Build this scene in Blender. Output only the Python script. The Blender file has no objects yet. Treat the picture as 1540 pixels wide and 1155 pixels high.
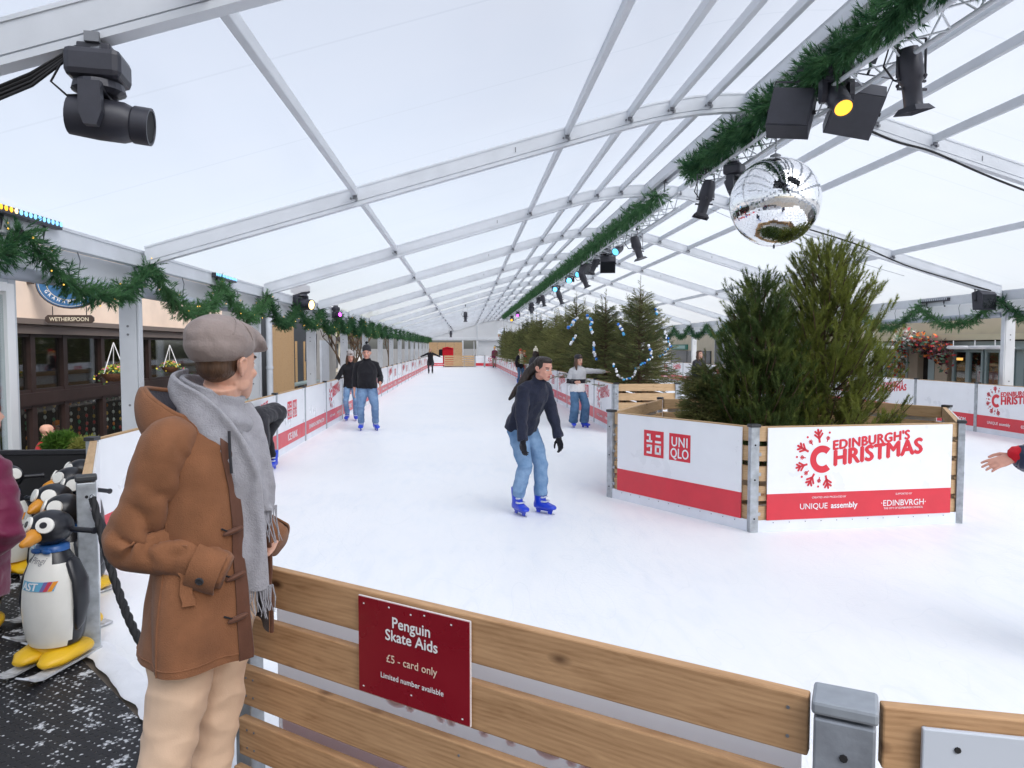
import bpy, bmesh, math, random
import numpy as np
from mathutils import Vector, Matrix, noise
R = math.radians
random.seed(7); RNG = np.random.default_rng(7)
SC = bpy.context.scene
COL = SC.collection

# ---------------------------------------------------------------- camera, sky, sun, exposure
CAM_H = 1.75
cd = bpy.data.cameras.new("camera"); cam = bpy.data.objects.new("camera", cd); COL.objects.link(cam)
cd.sensor_width = 36.0; cd.lens = 36.0 * 1065.0 / 1540.0
cd.clip_start = 0.05; cd.clip_end = 2000
cam.location = (0, 0, CAM_H); cam.rotation_mode = 'XYZ'
cam.rotation_euler = (R(90 - 2.983), 0, R(-3.755))
SC.camera = cam
SUN_EL, SUN_ROT = R(48), R(145)
w = bpy.data.worlds.new("World"); SC.world = w; w.use_nodes = True
nt = w.node_tree; nt.nodes.clear()
sky = nt.nodes.new('ShaderNodeTexSky'); sky.sky_type = 'NISHITA'; sky.sun_disc = False
sky.sun_elevation = SUN_EL; sky.sun_rotation = SUN_ROT; sky.air_density = 1.0; sky.dust_density = 3.0
hsv = nt.nodes.new('ShaderNodeHueSaturation'); hsv.inputs['Saturation'].default_value = 0.55   # overcast: nearly grey sky
bg = nt.nodes.new('ShaderNodeBackground'); bg.inputs['Strength'].default_value = 0.15
out = nt.nodes.new('ShaderNodeOutputWorld')
nt.links.new(sky.outputs[0], hsv.inputs['Color']); nt.links.new(hsv.outputs[0], bg.inputs['Color']); nt.links.new(bg.outputs[0], out.inputs['Surface'])
sd = bpy.data.lights.new("sun", 'SUN'); sd.energy = 2.0; sd.angle = R(45); sd.color = (1, .985, .965)
sun = bpy.data.objects.new("sun", sd); COL.objects.link(sun)
sun.rotation_euler = (R(90) - SUN_EL, 0, R(180) - SUN_ROT)
SC.view_settings.view_transform = 'Standard'; SC.view_settings.look = 'None'
SC.view_settings.gamma = 1; SC.view_settings.use_curve_mapping = False
SC.view_settings.exposure = 0.29
cy = SC.cycles
cy.max_bounces = 10; cy.diffuse_bounces = 5; cy.glossy_bounces = 4; cy.transmission_bounces = 8; cy.transparent_max_bounces = 12
cy.use_denoising = True; cy.sample_clamp_indirect = 8
cy.caustics_reflective = False; cy.caustics_refractive = False

# ---------------------------------------------------------------- helpers
_f = Vector((math.sin(R(3.755)) * math.cos(R(2.983)), math.cos(R(3.755)) * math.cos(R(2.983)), -math.sin(R(2.983))))
_r = Vector((math.cos(R(3.755)), -math.sin(R(3.755)), 0)); _u = _r.cross(_f)
def _ray(x, y): return _f + _r * ((x - 770.) / 1065.) + _u * ((577.5 - y) / 1065.)
def atY(x, y, Y): d = _ray(x, y); return Vector((0, 0, CAM_H)) + d * (Y / d.y)     # where a sight line meets the plane y = Y
def atX(x, y, X): d = _ray(x, y); return Vector((0, 0, CAM_H)) + d * (X / d.x)
def atZ(x, y, Z=0.): d = _ray(x, y); return Vector((0, 0, CAM_H)) + d * ((Z - CAM_H) / d.z)

def V3(*a): return Vector(a)
class MB:
    def __init__(s): s.v = []; s.f = []; s.m = []
    def add(s, vs, fs, mi=0, M=None):
        o = len(s.v)
        s.v += [tuple(M @ Vector(p)) if M is not None else tuple(p) for p in vs]
        for f in fs: s.f.append(tuple(i + o for i in f)); s.m.append(mi)
        return s
    def quad(s, a, b, c, d, mi=0): return s.add([a, b, c, d], [(0, 1, 2, 3)], mi)
    def box(s, c, d, M=None, mi=0, b=0.0):
        x, y, z = [k / 2. for k in d]; c = Vector(c)
        if b <= 0:
            vs = [Vector((sx * x, sy * y, sz * z)) + c for sx in (-1, 1) for sy in (-1, 1) for sz in (-1, 1)]
            return s.add(vs, [(0, 1, 3, 2), (4, 6, 7, 5), (0, 4, 5, 1), (2, 3, 7, 6), (0, 2, 6, 4), (1, 5, 7, 3)], mi, M)
        bm = bmesh.new(); bmesh.ops.create_cube(bm, size=1)
        for v in bm.verts: v.co = Vector((v.co.x * 2 * x, v.co.y * 2 * y, v.co.z * 2 * z))
        bmesh.ops.bevel(bm, geom=bm.edges[:], offset=b, segments=2, profile=.5, affect='EDGES')
        for v in bm.verts: v.co += c
        bm.verts.index_update()
        s.add([v.co.copy() for v in bm.verts], [[v.index for v in f.verts] for f in bm.faces], mi, M); bm.free(); return s
    def bar(s, p, q, wd, ht, up=(0, 0, 1), mi=0, b=0.0):
        p = Vector(p); q = Vector(q); d = q - p; L = d.length; x = d.normalized(); u = Vector(up)
        if abs(x.dot(u)) > .98: u = Vector((0, 1, 0))
        y = u.cross(x).normalized(); z = x.cross(y)
        M = Matrix(((x.x, y.x, z.x, (p.x + q.x) / 2), (x.y, y.y, z.y, (p.y + q.y) / 2), (x.z, y.z, z.z, (p.z + q.z) / 2), (0, 0, 0, 1)))
        return s.box((0, 0, 0), (L, wd, ht), M, mi, b)
    def loft(s, rings, cap=True, mi=0):
        n = len(rings[0]); o = len(s.v)
        for r in rings: s.v += [tuple(p) for p in r]
        for i in range(len(rings) - 1):
            for j in range(n):
                a = o + i * n + j; b_ = o + i * n + (j + 1) % n
                s.f.append((a, b_, b_ + n, a + n)); s.m.append(mi)
        if cap:
            s.f.append(tuple(o + j for j in reversed(range(n)))); s.m.append(mi)
            s.f.append(tuple(o + (len(rings) - 1) * n + j for j in range(n))); s.m.append(mi)
        return s
    def tube(s, pts, r, seg=8, mi=0, side=None, round_=False):
        """r: number, list of numbers or list of (a, b): half axes along 'side' and across it."""
        pts = [Vector(p) for p in pts]; n = len(pts)
        rr = [r] * n if isinstance(r, (int, float)) else list(r)
        rr = [(k, k) if isinstance(k, (int, float)) else k for k in rr]
        T = []
        for i in range(n):
            a = pts[max(i - 1, 0)]; b_ = pts[min(i + 1, n - 1)]; d = (b_ - a)
            T.append(d.normalized() if d.length > 1e-9 else Vector((0, 0, 1)))
        ref = Vector(side) if side is not None else (Vector((1, 0, 0)) if abs(T[0].x) < .9 else Vector((0, 1, 0)))
        rings = []
        def ring(c, t, a, b_):
            nonlocal ref
            x = ref - t * ref.dot(t)
            x = x.normalized() if x.length > 1e-6 else t.orthogonal().normalized()
            y = t.cross(x)
            if side is None: ref = x
            return [c + x * (a * math.cos(2 * math.pi * k / seg)) + y * (b_ * math.sin(2 * math.pi * k / seg)) for k in range(seg)]
        if round_:
            m = min(rr[0])
            for q in (1.35, 1.0, .6): rings.append(ring(pts[0] - T[0] * m * math.sin(q) * .98, T[0], rr[0][0] * max(math.cos(q), .05), rr[0][1] * max(math.cos(q), .05)))
        for i in range(n): rings.append(ring(pts[i], T[i], *rr[i]))
        if round_:
            m = min(rr[-1])
            for q in (.6, 1.0, 1.35): rings.append(ring(pts[-1] + T[-1] * m * math.sin(q) * .98, T[-1], rr[-1][0] * max(math.cos(q), .05), rr[-1][1] * max(math.cos(q), .05)))
        return s.loft(rings, True, mi)
    def ell(s, c, r, M=None, seg=16, mi=0):
        r = (r, r, r) if isinstance(r, (int, float)) else r
        nv = max(4, seg // 2); vs = [Vector((0, 0, -r[2]))]; fs = []
        for i in range(1, nv):
            a = -math.pi / 2 + math.pi * i / nv
            for j in range(seg):
                t = 2 * math.pi * j / seg
                vs.append(Vector((r[0] * math.cos(a) * math.cos(t), r[1] * math.cos(a) * math.sin(t), r[2] * math.sin(a))))
        vs.append(Vector((0, 0, r[2]))); k = len(vs) - 1
        for j in range(seg): fs.append((0, 1 + (j + 1) % seg, 1 + j))
        for i in range(nv - 2):
            for j in range(seg):
                a = 1 + i * seg + j; b_ = 1 + i * seg + (j + 1) % seg
                fs.append((a, b_, b_ + seg, a + seg))
        for j in range(seg): fs.append((k, 1 + (nv - 2) * seg + j, 1 + (nv - 2) * seg + (j + 1) % seg))
        T = Matrix.Translation(Vector(c)) @ (M.to_4x4() if M is not None else Matrix())
        return s.add(vs, fs, mi, T)
    def prism(s, poly, t, M=None, mi=0):
        """poly: list of (x, z) outline, extruded t along y about y = 0"""
        n = len(poly); vs = [(x, -t / 2, z) for x, z in poly] + [(x, t / 2, z) for x, z in poly]
        fs = [tuple(range(n)), tuple(reversed(range(n, 2 * n)))] + [(j, n + j, n + (j + 1) % n, (j + 1) % n) for j in range(n)]
        return s.add(vs, fs, mi, M)
    def lathe(s, prof, M=None, seg=20, mi=0):
        """prof: list of (r, z)"""
        rings = [[Vector((r * math.cos(2 * math.pi * k / seg), r * math.sin(2 * math.pi * k / seg), z)) for k in range(seg)] for r, z in prof]
        if M is not None: rings = [[M @ p for p in r] for r in rings]
        return s.loft(rings, True, mi)
    def mesh(s, name, mats, smooth=None, fixn=True):
        me = bpy.data.meshes.new(name); me.from_pydata(s.v, [], s.f)
        for m in (mats if isinstance(mats, (list, tuple)) else [mats]): me.materials.append(m)
        if any(s.m): me.polygons.foreach_set('material_index', s.m)
        if fixn:
            bm = bmesh.new(); bm.from_mesh(me); bmesh.ops.recalc_face_normals(bm, faces=bm.faces[:]); bm.to_mesh(me); bm.free()
        if smooth:
            me.polygons.foreach_set('use_smooth', [True] * len(me.polygons)); me.set_sharp_from_angle(angle=R(smooth))
        me.update(); return me
    def build(s, name, mats, parent=None, smooth=None, fixn=True):
        return link(name, s.mesh(name, mats, smooth, fixn), parent)
def link(name, me, parent=None):
    o = bpy.data.objects.new(name, me); COL.objects.link(o)
    if parent is not None: o.parent = parent
    return o
def tag(o, label, cat, group=None, kind=None):
    if label: o['label'] = label
    if cat: o['category'] = cat
    if group: o['group'] = group
    if kind: o['kind'] = kind
    return o
def thing(name, label, cat, loc=(0, 0, 0), rz=0., group=None, rot=None):
    o = bpy.data.objects.new(name, None); COL.objects.link(o); o.location = loc
    o.rotation_euler = rot if rot else (0, 0, rz); o.empty_display_size = .1
    return tag(o, label, cat, group)
def struct(name, mb, m, smooth=None):
    o = mb.build(name, m, None, smooth); o['kind'] = 'structure'; return o
def dup(root, loc=None, rz=None, label=None, group=None):
    r = root.copy(); COL.objects.link(r)
    if loc is not None: r.location = loc
    if rz is not None: r.rotation_euler = (0, 0, rz)
    if label: r['label'] = label
    if group: r['group'] = group
    for ch in list(root.children):
        c = ch.copy(); COL.objects.link(c); c.parent = r
        for g in list(ch.children):
            d = g.copy(); COL.objects.link(d); d.parent = c
    return r
def tris_mesh(name, V, F, mat):
    me = bpy.data.meshes.new(name); V = np.asarray(V, np.float32); F = np.asarray(F, np.int32); n = len(F); k = F.shape[1]
    me.vertices.add(len(V)); me.vertices.foreach_set('co', V.ravel())
    me.loops.add(n * k); me.loops.foreach_set('vertex_index', F.ravel())
    me.polygons.add(n); me.polygons.foreach_set('loop_start', np.arange(0, n * k, k, dtype=np.int32))
    me.materials.append(mat); me.update(calc_edges=True); me.validate(); return me
ORD = "first second third fourth fifth sixth seventh eighth ninth tenth eleventh twelfth thirteenth fourteenth fifteenth sixteenth seventeenth eighteenth nineteenth twentieth twenty-first twenty-second twenty-third twenty-fourth twenty-fifth twenty-sixth twenty-seventh twenty-eighth twenty-ninth thirtieth".split()
_tx = {}
def text_geo(s, size=1.0, off=0.0, align='LEFT', space=1.0):
    k = (s, off, align, space)
    if k not in _tx:
        cu = bpy.data.curves.new("lettering", 'FONT'); cu.body = s; cu.size = 1; cu.offset = off; cu.align_x = align; cu.space_character = space
        cu.resolution_u = 3; cu.fill_mode = 'FRONT'
        o = bpy.data.objects.new("lettering", cu); COL.objects.link(o)
        dg = bpy.context.evaluated_depsgraph_get(); me = bpy.data.meshes.new_from_object(o.evaluated_get(dg))
        _tx[k] = ([v.co.copy() for v in me.vertices], [list(p.vertices) for p in me.polygons])
        bpy.data.objects.remove(o); bpy.data.curves.remove(cu); bpy.data.meshes.remove(me)
    v, f = _tx[k]; return [Vector((p.x * size, p.y * size, 0)) for p in v], f
def put_text(mb, s, x, z, size, y=-.004, off=.012, align='CENTER', shear=0., sx=1.0, mi=0, space=1.0, mirror=False):
    """letters lying in the local xz plane, read from -y"""
    vs, fs = text_geo(s, size, 0, align, space)
    k = -1 if mirror else 1; q = off * size * .95
    for j, (dx, dz) in enumerate(((0, 0),) if q <= 0 else ((-1, 0), (1, 0), (0, .8), (0, -.8))):      # bold: the same letters struck several times, slightly shifted
        mb.add([(x + q * dx + k * p.x * sx, y - j * .0003, z + q * dz + p.y + shear * p.x * sx) for p in vs], fs, mi)

# ---------------------------------------------------------------- materials
def mat(name, col, rough=.6, metal=0., var=0., vscale=6., bump=0., bscale=80., spec=.5, stretch=None, emit=None, estr=0., coat=0., trans=0., sheen=0., rvar=0.):
    m = bpy.data.materials.new(name); m.use_nodes = True; t = m.node_tree; p = t.nodes['Principled BSDF']; L = t.links
    c = (*col, 1.) if len(col) == 3 else col
    p.inputs['Base Color'].default_value = c; p.inputs['Roughness'].default_value = rough; p.inputs['Metallic'].default_value = metal
    p.inputs['Specular IOR Level'].default_value = spec; p.inputs['Coat Weight'].default_value = coat
    p.inputs['Transmission Weight'].default_value = trans; p.inputs['Sheen Weight'].default_value = sheen
    if emit: p.inputs['Emission Color'].default_value = (*emit, 1); p.inputs['Emission Strength'].default_value = estr
    if var or bump or rvar:
        tc = t.nodes.new('ShaderNodeTexCoord'); mp = t.nodes.new('ShaderNodeMapping'); L.new(tc.outputs['Object'], mp.inputs[0])
        if stretch: mp.inputs['Scale'].default_value = stretch
    if var or rvar:
        n = t.nodes.new('ShaderNodeTexNoise'); n.inputs['Scale'].default_value = vscale; n.inputs['Detail'].default_value = 5; L.new(mp.outputs[0], n.inputs['Vector'])
        if var:
            r = t.nodes.new('ShaderNodeMapRange'); r.inputs[1].default_value = .3; r.inputs[2].default_value = .7; r.inputs[3].default_value = 1 - var; r.inputs[4].default_value = 1 + var
            L.new(n.outputs[0], r.inputs[0]); mx = t.nodes.new('ShaderNodeMix'); mx.data_type = 'RGBA'; mx.blend_type = 'MULTIPLY'; mx.inputs[0].default_value = 1
            mx.inputs[6].default_value = c; L.new(r.outputs[0], mx.inputs[7]); L.new(mx.outputs[2], p.inputs['Base Color'])
        if rvar:
            r2 = t.nodes.new('ShaderNodeMapRange'); r2.inputs[1].default_value = .3; r2.inputs[2].default_value = .7; r2.inputs[3].default_value = max(0, rough - rvar); r2.inputs[4].default_value = min(1, rough + rvar)
            L.new(n.outputs[0], r2.inputs[0]); L.new(r2.outputs[0], p.inputs['Roughness'])
    if bump:
        n2 = t.nodes.new('ShaderNodeTexNoise'); n2.inputs['Scale'].default_value = bscale; n2.inputs['Detail'].default_value = 4; L.new(mp.outputs[0], n2.inputs['Vector'])
        b = t.nodes.new('ShaderNodeBump'); b.inputs['Strength'].default_value = bump; b.inputs['Distance'].default_value = .01
        L.new(n2.outputs[0], b.inputs['Height']); L.new(b.outputs[0], p.inputs['Normal'])
    return m
def nodes(m): t = m.node_tree; return t, t.nodes['Principled BSDF'], t.links
def ramp(t, stops):
    r = t.nodes.new('ShaderNodeValToRGB'); e = r.color_ramp.elements
    while len(e) < len(stops): e.new(.5)
    for k, (p, c) in zip(e, stops): k.position = p; k.color = (*c, 1)
    return r
def wood_mat(name, lo, hi, knot=(.12, .05, .02), seed=0.):
    """boards run along local x"""
    m = mat(name, hi, .62, spec=.3); t, p, L = nodes(m)
    tc = t.nodes.new('ShaderNodeTexCoord'); mp = t.nodes.new('ShaderNodeMapping'); L.new(tc.outputs['Object'], mp.inputs[0])
    mp.inputs['Scale'].default_value = (1.2, 9, 9); mp.inputs['Location'].default_value = (seed, seed * .7, seed * 1.3)
    n = t.nodes.new('ShaderNodeTexNoise'); n.inputs['Scale'].default_value = 3.2; n.inputs['Detail'].default_value = 6; n.inputs['Roughness'].default_value = .62; n.inputs['Distortion'].default_value = 1.1
    L.new(mp.outputs[0], n.inputs['Vector'])
    wv = t.nodes.new('ShaderNodeTexWave'); wv.wave_type = 'BANDS'; wv.bands_direction = 'Z'; wv.inputs['Scale'].default_value = 2.2; wv.inputs['Distortion'].default_value = 7; wv.inputs['Detail'].default_value = 3; wv.inputs['Detail Scale'].default_value = .7
    L.new(mp.outputs[0], wv.inputs['Vector'])
    ad = t.nodes.new('ShaderNodeMath'); ad.operation = 'MULTIPLY_ADD'; ad.inputs[1].default_value = .14; L.new(wv.outputs['Fac'], ad.inputs[0]); L.new(n.outputs[0], ad.inputs[2])
    r = ramp(t, [(.30, lo), (.55, tuple((a + b) / 2 for a, b in zip(lo, hi))), (.9, hi)]); L.new(ad.outputs[0], r.inputs[0])
    mp2 = t.nodes.new('ShaderNodeMapping'); mp2.inputs['Scale'].default_value = (3.3, 7, 7); mp2.inputs['Location'].default_value = (seed * 2, seed, seed); L.new(tc.outputs['Object'], mp2.inputs[0])
    vo = t.nodes.new('ShaderNodeTexVoronoi'); vo.inputs['Scale'].default_value = 1.0; vo.inputs['Randomness'].default_value = 1; L.new(mp2.outputs[0], vo.inputs['Vector'])
    kr = ramp(t, [(.06, (1, 1, 1)), (.10, (.5, .5, .5)), (.16, (0, 0, 0))]); L.new(vo.outputs['Distance'], kr.inputs[0])
    mx = t.nodes.new('ShaderNodeMix'); mx.data_type = 'RGBA'; L.new(kr.outputs[0], mx.inputs[0]); L.new(r.outputs[0], mx.inputs[6]); mx.inputs[7].default_value = (*knot, 1)
    L.new(mx.outputs[2], p.inputs['Base Color'])
    b = t.nodes.new('ShaderNodeBump'); b.inputs['Strength'].default_value = .25; b.inputs['Distance'].default_value = .004; L.new(ad.outputs[0], b.inputs['Height']); L.new(b.outputs[0], p.inputs['Normal'])
    return m
M = {}
M['alu'] = mat('aluminium frame', (.60, .63, .67), .45, .0, .07, 3., .05, 40, rvar=.1)
M['alu_dark'] = mat('aluminium joint', (.20, .21, .23), .5, .3)
M['steel'] = mat('galvanised steel', (.40, .43, .46), .42, .35, .28, 14., .12, 60, rvar=.12)
M['cap'] = mat('black plastic cap', (.03, .032, .036), .45, bump=.1, bscale=50)
M['white'] = mat('white board', (.83, .85, .88), .32, 0, .03, 3., .03, 20, rvar=.08)
M['whiteb'] = mat('white kickboard', (.76, .80, .86), .4, 0, .05, 4.)
M['red'] = mat('red print', (.66, .035, .055), .34, 0, .05, 5., rvar=.06)
M['redlogo'] = mat('red logo print', (.68, .03, .05), .38)
M['wprint'] = mat('white print', (.85, .86, .88), .4)
M['pvc'] = mat('white pvc', (.87, .885, .90), .45, 0, .03, 2., .1, 3.)
def see_through(m, col, share):
    t, p, L = nodes(m); tl = t.nodes.new('ShaderNodeBsdfTranslucent'); tl.inputs[0].default_value = (*col, 1); x = t.nodes.new('ShaderNodeMixShader'); x.inputs[0].default_value = share
    L.new(p.outputs[0], x.inputs[1]); L.new(tl.outputs[0], x.inputs[2]); L.new(x.outputs[0], t.nodes['Material Output'].inputs['Surface'])
see_through(M['pvc'], (.9, .92, .95), .5)
M['roll'] = mat('grey rolled curtain', (.42, .46, .53), .4, 0, .08, 4., .1, 8.)
M['wood'] = wood_mat('pine board', (.27, .135, .055), (.50, .29, .14))
M['wood_pale'] = wood_mat('pale pine board', (.42, .26, .13), (.66, .46, .27), (.25, .12, .05), 3.)
M['black'] = mat('black paint', (.018, .018, .022), .42, 0, .15, 8., .08, 90)
M['blackm'] = mat('matt black', (.012, .012, .014), .75)
M['lampblk'] = mat('stage lamp black', (.035, .036, .048), .38, .1, .12, 10., .05, 60)
M['chrome'] = mat('bare metal', (.6, .62, .65), .25, .9)
M['glassdark'] = mat('dark window glass', (.018, .02, .024), .06, 0, spec=.6)
def led(name, c, s): return mat(name, tuple(k * .5 for k in c), .3, emit=c, estr=s)
M['led_amber'] = led('amber led', (1, .46, .03), 1.6); M['led_blue'] = led('blue led', (.10, .50, 1), 4.); M['led_cyan'] = led('cyan led', (.16, .62, .95), 1.3)
M['led_purple'] = led('purple led', (.65, .08, 1), 4.); M['led_warm'] = led('warm lens', (1, .75, .33), 2.); M['fairy'] = led('fairy light', (1, .60, .10), 1.1)
M['led_ice'] = led('ice blue led', (.22, .58, 1), 1.5)
M['led_off'] = mat('unlit led lens', (.5, .55, .6), .15)
# ---------------------------------------------------------------- ground, ice, mat
XL, XR, XM = -3.93, 11.0, 3.62
def z_roof(x, zr=4.93):
    d = abs(x - XM)
    return zr - .0928 * d * d if d < 1.6 else zr - .2376 - .297 * (d - 1.6)
g = MB(); g.box((0, 300, -1.43), (1600, 1800, .2)); 
M['paving'] = mat('grey paving', (.22, .215, .21), .8, 0, .2, .6, .3, 20)
struct('ground', g, M['paving'])
g = MB(); g.box((3.5, 36, -.68), (15.6, 92, 1.28)); M['deck'] = mat('plywood deck', (.23, .2, .17), .8, 0, .15, 2.)
struct('platform', g, M['deck'])
# ice sheet polygon (outline = rink boundary)
ICE = [(-.92, 2.80), (.86, 1.55), (1.4, 1.38), (10.6, -1.5), (10.6, 62.2), (-3.05, 62.2), (-3.05, 5.9), (-2.14, 4.14)]
mi = mat('rink ice', (.83, .86, .905), .34, 0, spec=.35); t, p, L = nodes(mi)
tc = t.nodes.new('ShaderNodeTexCoord')
n1 = t.nodes.new('ShaderNodeTexNoise'); n1.inputs['Scale'].default_value = .55; n1.inputs['Detail'].default_value = 5; L.new(tc.outputs['Object'], n1.inputs['Vector'])
mp = t.nodes.new('ShaderNodeMapping'); mp.inputs['Rotation'].default_value = (0, 0, .12); mp.inputs['Scale'].default_value = (4, 1.1, 1); L.new(tc.outputs['Object'], mp.inputs[0])
n2 = t.nodes.new('ShaderNodeTexNoise'); n2.inputs['Scale'].default_value = 2.2; n2.inputs['Detail'].default_value = 6; n2.inputs['Distortion'].default_value = .6; L.new(mp.outputs[0], n2.inputs['Vector'])
ad = t.nodes.new('ShaderNodeMath'); ad.operation = 'ADD'; L.new(n1.outputs[0], ad.inputs[0]); L.new(n2.outputs[0], ad.inputs[1])
rp = ramp(t, [(.33, (.825, .865, .915)), (.47, (.88, .905, .935)), (.66, (.91, .925, .945))])
hf = t.nodes.new('ShaderNodeMath'); hf.operation = 'MULTIPLY'; hf.inputs[1].default_value = .5; L.new(ad.outputs[0], hf.inputs[0]); L.new(hf.outputs[0], rp.inputs[0]); ICE_RAMP = rp
rr = t.nodes.new('ShaderNodeMapRange'); rr.inputs[3].default_value = .22; rr.inputs[4].default_value = .6; L.new(n2.outputs[0], rr.inputs[0]); L.new(rr.outputs[0], p.inputs['Roughness'])
wv = t.nodes.new('ShaderNodeTexNoise'); wv.inputs['Scale'].default_value = 30; wv.inputs['Detail'].default_value = 4; L.new(tc.outputs['Object'], wv.inputs['Vector'])
# thin curved skate cuts
def cut_lines(scale, loc):
    mpc = t.nodes.new('ShaderNodeMapping'); mpc.inputs['Location'].default_value = loc; mpc.inputs['Scale'].default_value = (scale, scale * .35, 1); L.new(tc.outputs['Object'], mpc.inputs[0])
    v = t.nodes.new('ShaderNodeTexNoise'); v.inputs['Scale'].default_value = 1.; v.inputs['Detail'].default_value = 1.2; L.new(mpc.outputs[0], v.inputs['Vector'])
    m_ = t.nodes.new('ShaderNodeMath'); m_.operation = 'MULTIPLY'; m_.inputs[1].default_value = 16; L.new(v.outputs[0], m_.inputs[0])
    fr = t.nodes.new('ShaderNodeMath'); fr.operation = 'PINGPONG'; fr.inputs[1].default_value = .5; L.new(m_.outputs[0], fr.inputs[0])
    lt = t.nodes.new('ShaderNodeMath'); lt.operation = 'LESS_THAN'; lt.inputs[1].default_value = .012; L.new(fr.outputs[0], lt.inputs[0]); return lt
c1, c2 = cut_lines(.9, (3, 1, 0)), cut_lines(1.7, (-7, 4, 0))
mx = t.nodes.new('ShaderNodeMath'); mx.operation = 'MAXIMUM'; L.new(c1.outputs[0], mx.inputs[0]); L.new(c2.outputs[0], mx.inputs[1])
dm = t.nodes.new('ShaderNodeMix'); dm.data_type = 'RGBA'; dk = t.nodes.new('ShaderNodeMath'); dk.operation = 'MULTIPLY'; dk.inputs[1].default_value = .09; L.new(mx.outputs[0], dk.inputs[0]); L.new(dk.outputs[0], dm.inputs[0]); L.new(ICE_RAMP.outputs[0], dm.inputs[6]); dm.inputs[7].default_value = (.55, .62, .70, 1); L.new(dm.outputs[2], p.inputs['Base Color'])
sb = t.nodes.new('ShaderNodeMath'); sb.operation = 'MULTIPLY_ADD'; sb.inputs[1].default_value = -.35; L.new(mx.outputs[0], sb.inputs[0]); L.new(wv.outputs[0], sb.inputs[2])
bm_ = t.nodes.new('ShaderNodeBump'); bm_.inputs['Strength'].default_value = .38; bm_.inputs['Distance'].default_value = .006; L.new(sb.outputs[0], bm_.inputs['Height']); L.new(bm_.outputs[0], p.inputs['Normal'])
g = MB(); n = len(ICE); g.add([(x, y, 0) for x, y in ICE] + [(x, y, -.036) for x, y in ICE], [tuple(range(n))] + [(i, i + n, (i + 1) % n + n, (i + 1) % n) for i in range(n)])
struct('ice', g, mi)
# snow ridge along the edge between mat and ice
M['snow'] = mat('scraped snow', (.86, .88, .92), .7, 0, .04, 8., .5, 25)
def snow_ridge(a, b, wd, ht, seed):
    g = MB(); a = Vector((*a, 0)); b = Vector((*b, 0)); d = (b - a); Ln = d.length; d.normalize(); nrm = Vector((-d.y, d.x, 0)); k = max(6, int(Ln / .05)); rng = random.Random(seed); rings = []
    for i in range(k + 1):
        c = a + d * (Ln * i / k); q = noise.noise(c * 3.1); h = ht * (.6 + .5 * q); ww = wd * (.8 + .4 * noise.noise(c * 5 + Vector((9, 0, 0))))
        rings.append([c + nrm * (ww * math.cos(u)) + Vector((0, 0, h * max(math.sin(u), -.2))) for u in [math.pi * 2 * j / 12 for j in range(12)]])
    g.loft(rings); return g
o = struct('snow_edge', snow_ridge((-2.18, 4.22), (-.86, 2.74), .09, .035, 1), M['snow'], 60)
# rubber mat outside the gate
mm = mat('black rubber mat', (.018, .018, .02), .55); t, p, L = nodes(mm)
tc = t.nodes.new('ShaderNodeTexCoord'); mp = t.nodes.new('ShaderNodeMapping'); mp.inputs['Rotation'].default_value = (0, 0, .55); mp.inputs['Scale'].default_value = (26, 26, 26); L.new(tc.outputs['Object'], mp.inputs[0])
vo = t.nodes.new('ShaderNodeTexVoronoi'); vo.inputs['Randomness'].default_value = .0; vo.inputs['Scale'].default_value = 1; L.new(mp.outputs[0], vo.inputs['Vector'])
hole = t.nodes.new('ShaderNodeMapRange'); hole.inputs[1].default_value = .34; hole.inputs[2].default_value = .40; hole.inputs[3].default_value = 1; hole.inputs[4].default_value = 0; L.new(vo.outputs['Distance'], hole.inputs[0])
sn = t.nodes.new('ShaderNodeTexNoise'); sn.inputs['Scale'].default_value = 7; sn.inputs['Detail'].default_value = 6; sn.inputs['Roughness'].default_value = .75; L.new(tc.outputs['Object'], sn.inputs['Vector'])
big = t.nodes.new('ShaderNodeTexNoise'); big.inputs['Scale'].default_value = 1.1; L.new(tc.outputs['Object'], big.inputs['Vector'])
gx = t.nodes.new('ShaderNodeVectorMath'); gx.operation = 'DOT_PRODUCT'; gx.inputs[1].default_value = (.78, .62, 0); L.new(tc.outputs['Object'], gx.inputs[0])     # trodden snow lies thicker towards the gate
gr = t.nodes.new('ShaderNodeMapRange'); gr.inputs[1].default_value = -1.4; gr.inputs[2].default_value = .95; gr.inputs[3].default_value = -.14; gr.inputs[4].default_value = .14; L.new(gx.outputs['Value'], gr.inputs[0])
s1 = t.nodes.new('ShaderNodeMath'); s1.operation = 'ADD'; L.new(sn.outputs[0], s1.inputs[0]); L.new(gr.outputs[0], s1.inputs[1])
s2 = t.nodes.new('ShaderNodeMath'); s2.operation = 'MULTIPLY_ADD'; s2.inputs[1].default_value = .10; L.new(hole.outputs[0], s2.inputs[0]); L.new(s1.outputs[0], s2.inputs[2])
sm = t.nodes.new('ShaderNodeMapRange'); sm.inputs[1].default_value = .68; sm.inputs[2].default_value = .74; L.new(s2.outputs[0], sm.inputs[0])
mc = t.nodes.new('ShaderNodeMix'); mc.data_type = 'RGBA'; L.new(sm.outputs[0], mc.inputs[0]); mc.inputs[6].default_value = (.016, .016, .019, 1); mc.inputs[7].default_value = (.75, .77, .8, 1); L.new(mc.outputs[2], p.inputs['Base Color'])
bp = t.nodes.new('ShaderNodeBump'); bp.inputs['Strength'].default_value = 1.; bp.inputs['Distance'].default_value = .012; bp.invert = True; L.new(hole.outputs[0], bp.inputs['Height']); L.new(bp.outputs[0], p.inputs['Normal'])
MAT = [(-2.2, 4.10), (-2.95, 5.85), (-3.95, 6.4), (-3.95, -1.5), (.45, -1.5), (.45, 1.75), (-.95, 2.72)]
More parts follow.
